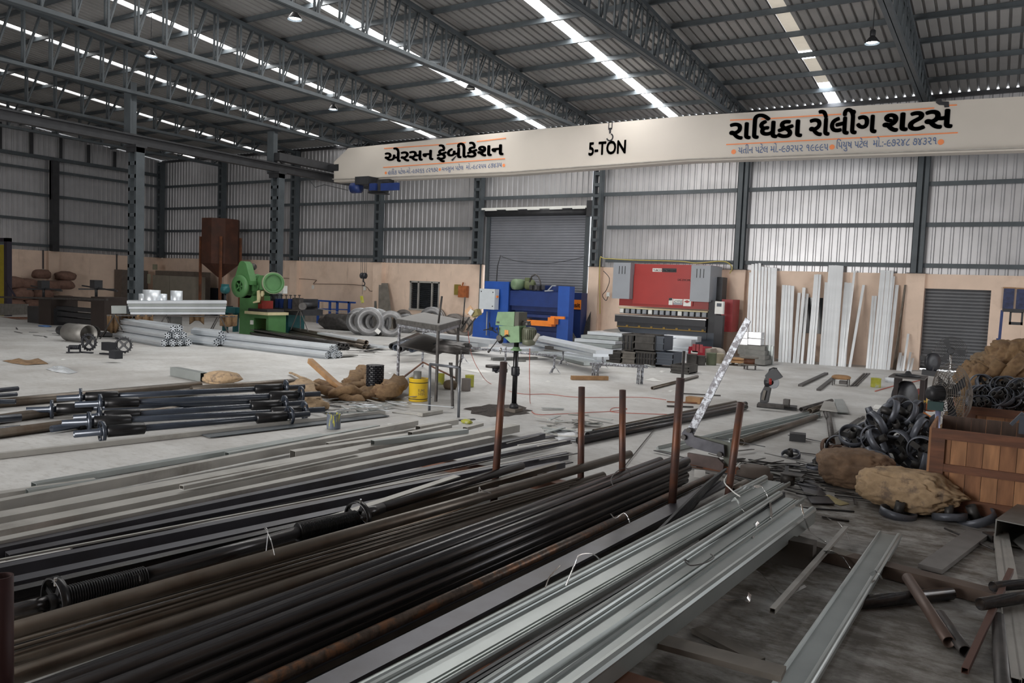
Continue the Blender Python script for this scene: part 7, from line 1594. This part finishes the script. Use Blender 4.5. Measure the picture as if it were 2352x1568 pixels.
one('pinkish_board', MB().box((P(2230, 866, 14.5).x, 14.5, .42), (.5, .05, .78), ry=.2), mat('pinkish board', (.30, .15, .12), .8), 'pinkish board leaning left of the jute heap', 'board')
# wall panels and hanging frame at right
for i, (x0, x1) in enumerate(((2304, 2329), (2334, 2360))):
    a = ext(x0, 661.5+i*1.5, x1, 709+i*2, D-.06); t = thing('notice_board', ((a[0]+a[1])/2, D, a[2]), 'dark blue board on the back wall right of the small shutter, %s one' % ('left' if i == 0 else 'right'), 'board')
    MB().bx(a[0], a[1], D-.06, D-.02, a[2], a[3]).build('board', mat('dark blue print', (.02, .03, .09), .5, 0, .5, 9), t); m = MB(); m.bx(a[0]-.02, a[1]+.02, D-.065, D-.02, a[3]-.01, a[3]+.025); m.build('trim', M_WOODY, t)
fy_ = 26.0; t = thing('tall_rack', P(2302, 820, fy_), 'dark blue pipe rack with a small hanging frame at the right edge', 'rack')
m = MB(); tp = P(2302, 712, fy_); bt = P(2290, 830, fy_); m.bar(tp, Vector((bt.x, fy_, 0)), .07, .07); m.build('post', M_BLUED, t); m = MB(); m.bar(tp, P(2365, 714, fy_), .08, .09); m.build('top_rail', M_STEELD, t)
a = ext(2318, 714, 2350, 746, fy_); m = MB()
for (x0, x1, z0_, z1_) in ((a[0], a[0]+.05, a[2], a[3]), (a[1]-.05, a[1], a[2], a[3]), (a[0], a[1], a[2], a[2]+.08), (a[0], a[1], a[3]-.05, a[3])): m.bx(x0, x1, fy_-.03, fy_, z0_, z1_)
m.build('hanging_frame', M_STEELD, t)
m = MB(); m.box(P(2291, 795, fy_-.05), (.09, .06, .45)); m.build('clamp', M_BLUED, t)

# ================================================================= FLOOR CLUTTER RIGHT
stock('bent_pipe', M_SCRAP, (1902, 948), (1912, 1012), .05, 'pipe', .045, label='dark bent pipe lying toward the camera left of the ring heap', cat='pipe')
stock('bent_pipe', M_SCRAP, (1893, 940), (1902, 962), .06, 'pipe', .035, label='short dark pipe at the head of the bent pipe', cat='pipe')
for i, (a, b) in enumerate([((1984, 956), (1915, 1012)), ((1975, 960), (1906, 1006))]): stock('thin_channel', M_SCRAP, a, b, .02, 'flat', .04, .02, label='thin dark bar slanting before the ring heap, %s' % ('right one' if i == 0 else 'left one'), cat='bar')
for i, (a, b) in enumerate([((1994, 980), (1962, 984)), ((1992, 994), (1966, 988))]): stock('short_pipe', M_RUSTY, a, b, .06, 'pipe', .05, label='short rusty pipe piece left of the ring heap, %s' % ('upper one' if i == 0 else 'lower one'), cat='pipe')
one('pale_box', MB().plate([G(1883, 942, .10), G(1924, 946, .10), G(1914, 924, .10), G(1893, 922, .10)], .015, (0, 0, 1)), M_GALVD, 'pale tray lying on the floor right of the floor pipes', 'tray')
one('pale_sheet', MB().plate([G(1924, 948, .02), G(1950, 950, .02), G(1936, 918, .02), G(1916, 918, .02)], .02, (0, 0, 1)), M_GALV, 'pale ribbed sheet lying beside the pale tray', 'sheet')
for i, px in enumerate((1929, 1935, 1941)): MB()
one('paper_scrap', blob_on(2016, 940, 0, (.16, .12, .10), 77, k=.4), M_PAPER, 'crumpled white plastic ball on the floor before the small table', 'paper')
one('paper_scrap', blob_on(2050, 878, 0, (.35, .25, .16), 78, k=.4), M_PLAS, 'crumpled white plastic left of the small steel table', 'plastic')
one('dark_plate', MB().plate([G(x, y, .012) for x, y in ((1829, 1106), (1862, 1100), (1917, 1158), (1864, 1157))], .012, (0, 0, 1)), M_FLAT, 'dark grey flat plate lying before the first brown sack', 'plate')
one('yellow_strip', clothp([(1882, 1141), (1900, 1140), (1930, 1150), (1952, 1158), (1930, 1162), (1900, 1152)], .0, 31, .02), mat('dry leaf', (.38, .32, .17), .9), 'pale yellowish torn strip on the dark flat plate', 'strip')
t = thing('pipe_collar', G(1808, 1112), 'dark steel collar with a hole beside the far ends of the channels', 'collar'); g = G(1808, 1118); MB().ringp(g+Vector((0, 0, .09)), .075, .05, .12, (0, 0, 1), 24).build('collar', M_SCRAP, t); MB().box(g+Vector((.05, 0, .15)), (.22, .16, .01)).build('flange', M_SCRAP, t)
one('flat_rod', MB().bar(G(1838, 1165, .01), G(1962, 1174, .01), .02, .012), M_STEELD, 'thin black rod on the floor below the dark flat plate', 'rod')
# bottom right stock
stock('square_tube', M_GALVD, (1943, 1212), (1774, 1403), .10, 'box', .035, .035, label='thin grey square tube slanting right of the channel stack', cat='tube')
one('brown_beam', MB().sweep([G(1895, 1272, .05), G(2292, 1374, .05)], rect(.13, .09)), mat('old brown beam', (.105, .075, .06), .8, 0, .25, 4), 'old brown timber beam lying under the single grey channel', 'timber')
one('beam_block', MB().box(G(1884, 1264, .05), (.5, .12, .09), rz=-.4), M_WOODG, 'short dark block at the left end of the old brown beam', 'timber')
stock('dark_pipe', M_PIPE, (2184, 1362), (1960, 1385), .05, 'pipe', .045, label='dark pipe lying crosswise under the single grey channel', cat='pipe')
stock('brown_pipe', mat('dusty brown pipe', (.13, .09, .075), .5, .3), (2084, 1326), (2180, 1474), .13, 'pipe', .036, z2=.045, label='dusty brown pipe leaning on the dark crosswise pipe', cat='pipe')
stock('grey_pipe', MATS['dusty brown pipe'] if False else M_SCRAP, (2158, 1412), (2218, 1496), .04, 'pipe', .036, label='short grey pipe right of the dusty brown pipe', cat='pipe')
stock('red_tube', mat('dusty red tube', (.14, .075, .06), .6, .2), (2322, 1310), (2216, 1540), .16, 'box', .035, .035, z2=.03, label='dusty reddish square tube slanting at the lower right', cat='tube')
for i, (a, b, w_) in enumerate([((2290, 1232), (2334, 1568), .05), ((2300, 1230), (2352, 1568), .045), ((2309, 1228), (2372, 1568), .045)]): stock('grey_tube', M_GALVD, a, b, .05, 'box', w_, .05, label='long grey box tube at the lower right edge, %s from the left' % ORD[i], cat='tube', group='grey tubes at the lower right edge')
stock('grey_pipe', M_SCRAP, (2294, 1420), (2304, 1568), .045, 'pipe', .042, label='dusty grey pipe left of the long tubes at the right edge', cat='pipe', L=1.5)
stock('dark_pipe', M_PIPE, (2280, 1347), (2352, 1341), .14, 'pipe', .035, label='black pipe end crossing the tubes at the right edge, upper one', cat='pipe', L=.8)
stock('dark_pipe', M_PIPE, (2252, 1387), (2352, 1371), .14, 'pipe', .04, label='black pipe end crossing the tubes at the right edge, lower one', cat='pipe', L=.8)
one('wide_flat', MB().sweep([G(2248, 1224, .03), G(2136, 1306, .03)], rect(.17, .035)), mat('dusty grey flat', (.20, .19, .185), .7, .1), 'wide dusty grey plank shaped profile at the lower right', 'profile')
stock('thin_rod', M_SCRAP, (2170, 1213), (2284, 1262), .03, 'rod', .010, label='thin rod crossing the end of the wide dusty profile', cat='rod')
one('open_box', MB().sweep([G(2322, 1226, .12), G(2380, 1180, .12)], rect(.24, .2), hollow=rect(.22, .18)), M_DIRTY, 'open ended dark grey box tube at the right edge', 'duct')
one('small_angle', MB().sweep([G(2268, 1228, .03), G(2290, 1238, .03)], rect(.10, .06), hollow=rect(.09, .05)), M_SCRAP, 'small dark tube piece beside the thin rod', 'tube')
one('panel_piece', MB().plate([G(2326, 1243, .05), G(2352, 1228, .05), G(2372, 1262, .05), G(2352, 1264, .05)], .01, (0, 0, 1)), M_DIRTY, 'grey sheet corner at the right edge', 'sheet')
# shiny straps
def strap(pts, w_, label, z=None):
    P_ = [G(x, y, zz) for x, y, zz in pts]; m = MB(); out = []
    for i in range(len(P_)-1):
        p0, p1, p2, p3 = P_[max(i-1, 0)], P_[i], P_[i+1], P_[min(i+2, len(P_)-1)]
        for q in range(5): t_ = q/5; out.append(.5*((2*p1)+(-p0+p2)*t_+(2*p0-5*p1+4*p2-p3)*t_*t_+(-p0+3*p1-3*p2+p3)*t_**3))
    out.append(P_[-1]); m.sweep(out, rect(w_, .0015), up=(.5, .6, .6)); return one('steel_strap', m, M_TAPE, label, 'strap', 'curled steel straps')
strap([(1841, 1160, .42), (1846, 1185, .38), (1852, 1200, .30), (1860, 1220, .15), (1880, 1235, .05), (1898, 1246, .04)], .022, 'curled shiny strap hanging from the end of the third channel')
strap([(1706, 1120, .33), (1722, 1118, .40), (1735, 1118, .42), (1748, 1116, .36), (1758, 1130, .33), (1766, 1145, .30), (1770, 1160, .29), (1772, 1190, .29)], .03, 'crumpled shiny strap lying over the ends of the first two channels')
strap([(1678, 1148, .32), (1692, 1146, .36), (1697, 1158, .31), (1706, 1172, .29), (1716, 1180, .28)], .028, 'short bent strap on the first channel')
strap([(1731, 1205, .29), (1742, 1198, .33), (1736, 1208, .31), (1740, 1220, .28), (1730, 1236, .28)], .02, 'small twisted strap on the second channel')
strap([(1803, 1243, .05), (1815, 1250, .08), (1830, 1248, .06), (1845, 1256, .05), (1870, 1262, .06), (1880, 1270, .03)], .025, 'flattened shiny strap behind the old brown beam')
strap([(1795, 1270, .03), (1830, 1268, .05), (1860, 1275, .03), (1885, 1290, .02)], .02, 'thin shiny strap on the floor before the channel stack')
strap([(1890, 1268, .10), (1915, 1268, .14), (1935, 1280, .10), (1950, 1300, .06), (1956, 1308, .05)], .03, 'broad curved strap lying on the old brown beam')
strap([(1893, 1180, .02), (1905, 1192, .05), (1925, 1200, .03), (1945, 1225, .02), (1956, 1262, .01)], .008, 'thin curled strap and wire right of the stack end')
strap([(2000, 1320, .16), (2012, 1312, .20), (2020, 1318, .18), (2026, 1330, .12)], .025, 'small bent strap on the flange of the single channel')
strap([(1650, 1376, .02), (1690, 1378, .02), (1716, 1380, .03), (1722, 1362, .05), (1716, 1378, .02)], .03, 'dull strap with a buckle in the shade under the channels')
strap([(1700, 1300, .02), (1740, 1312, .05), (1770, 1340, .03), (1800, 1365, .02), (1850, 1345, .02)], .02, 'dark strap loop on the floor beside the channel stack')

# ================================================================= tidy up
for o in list(proto.children)+[proto]: bpy.data.objects.remove(o)
for o in COL.objects:
    if '_o' in o: del o['_o']
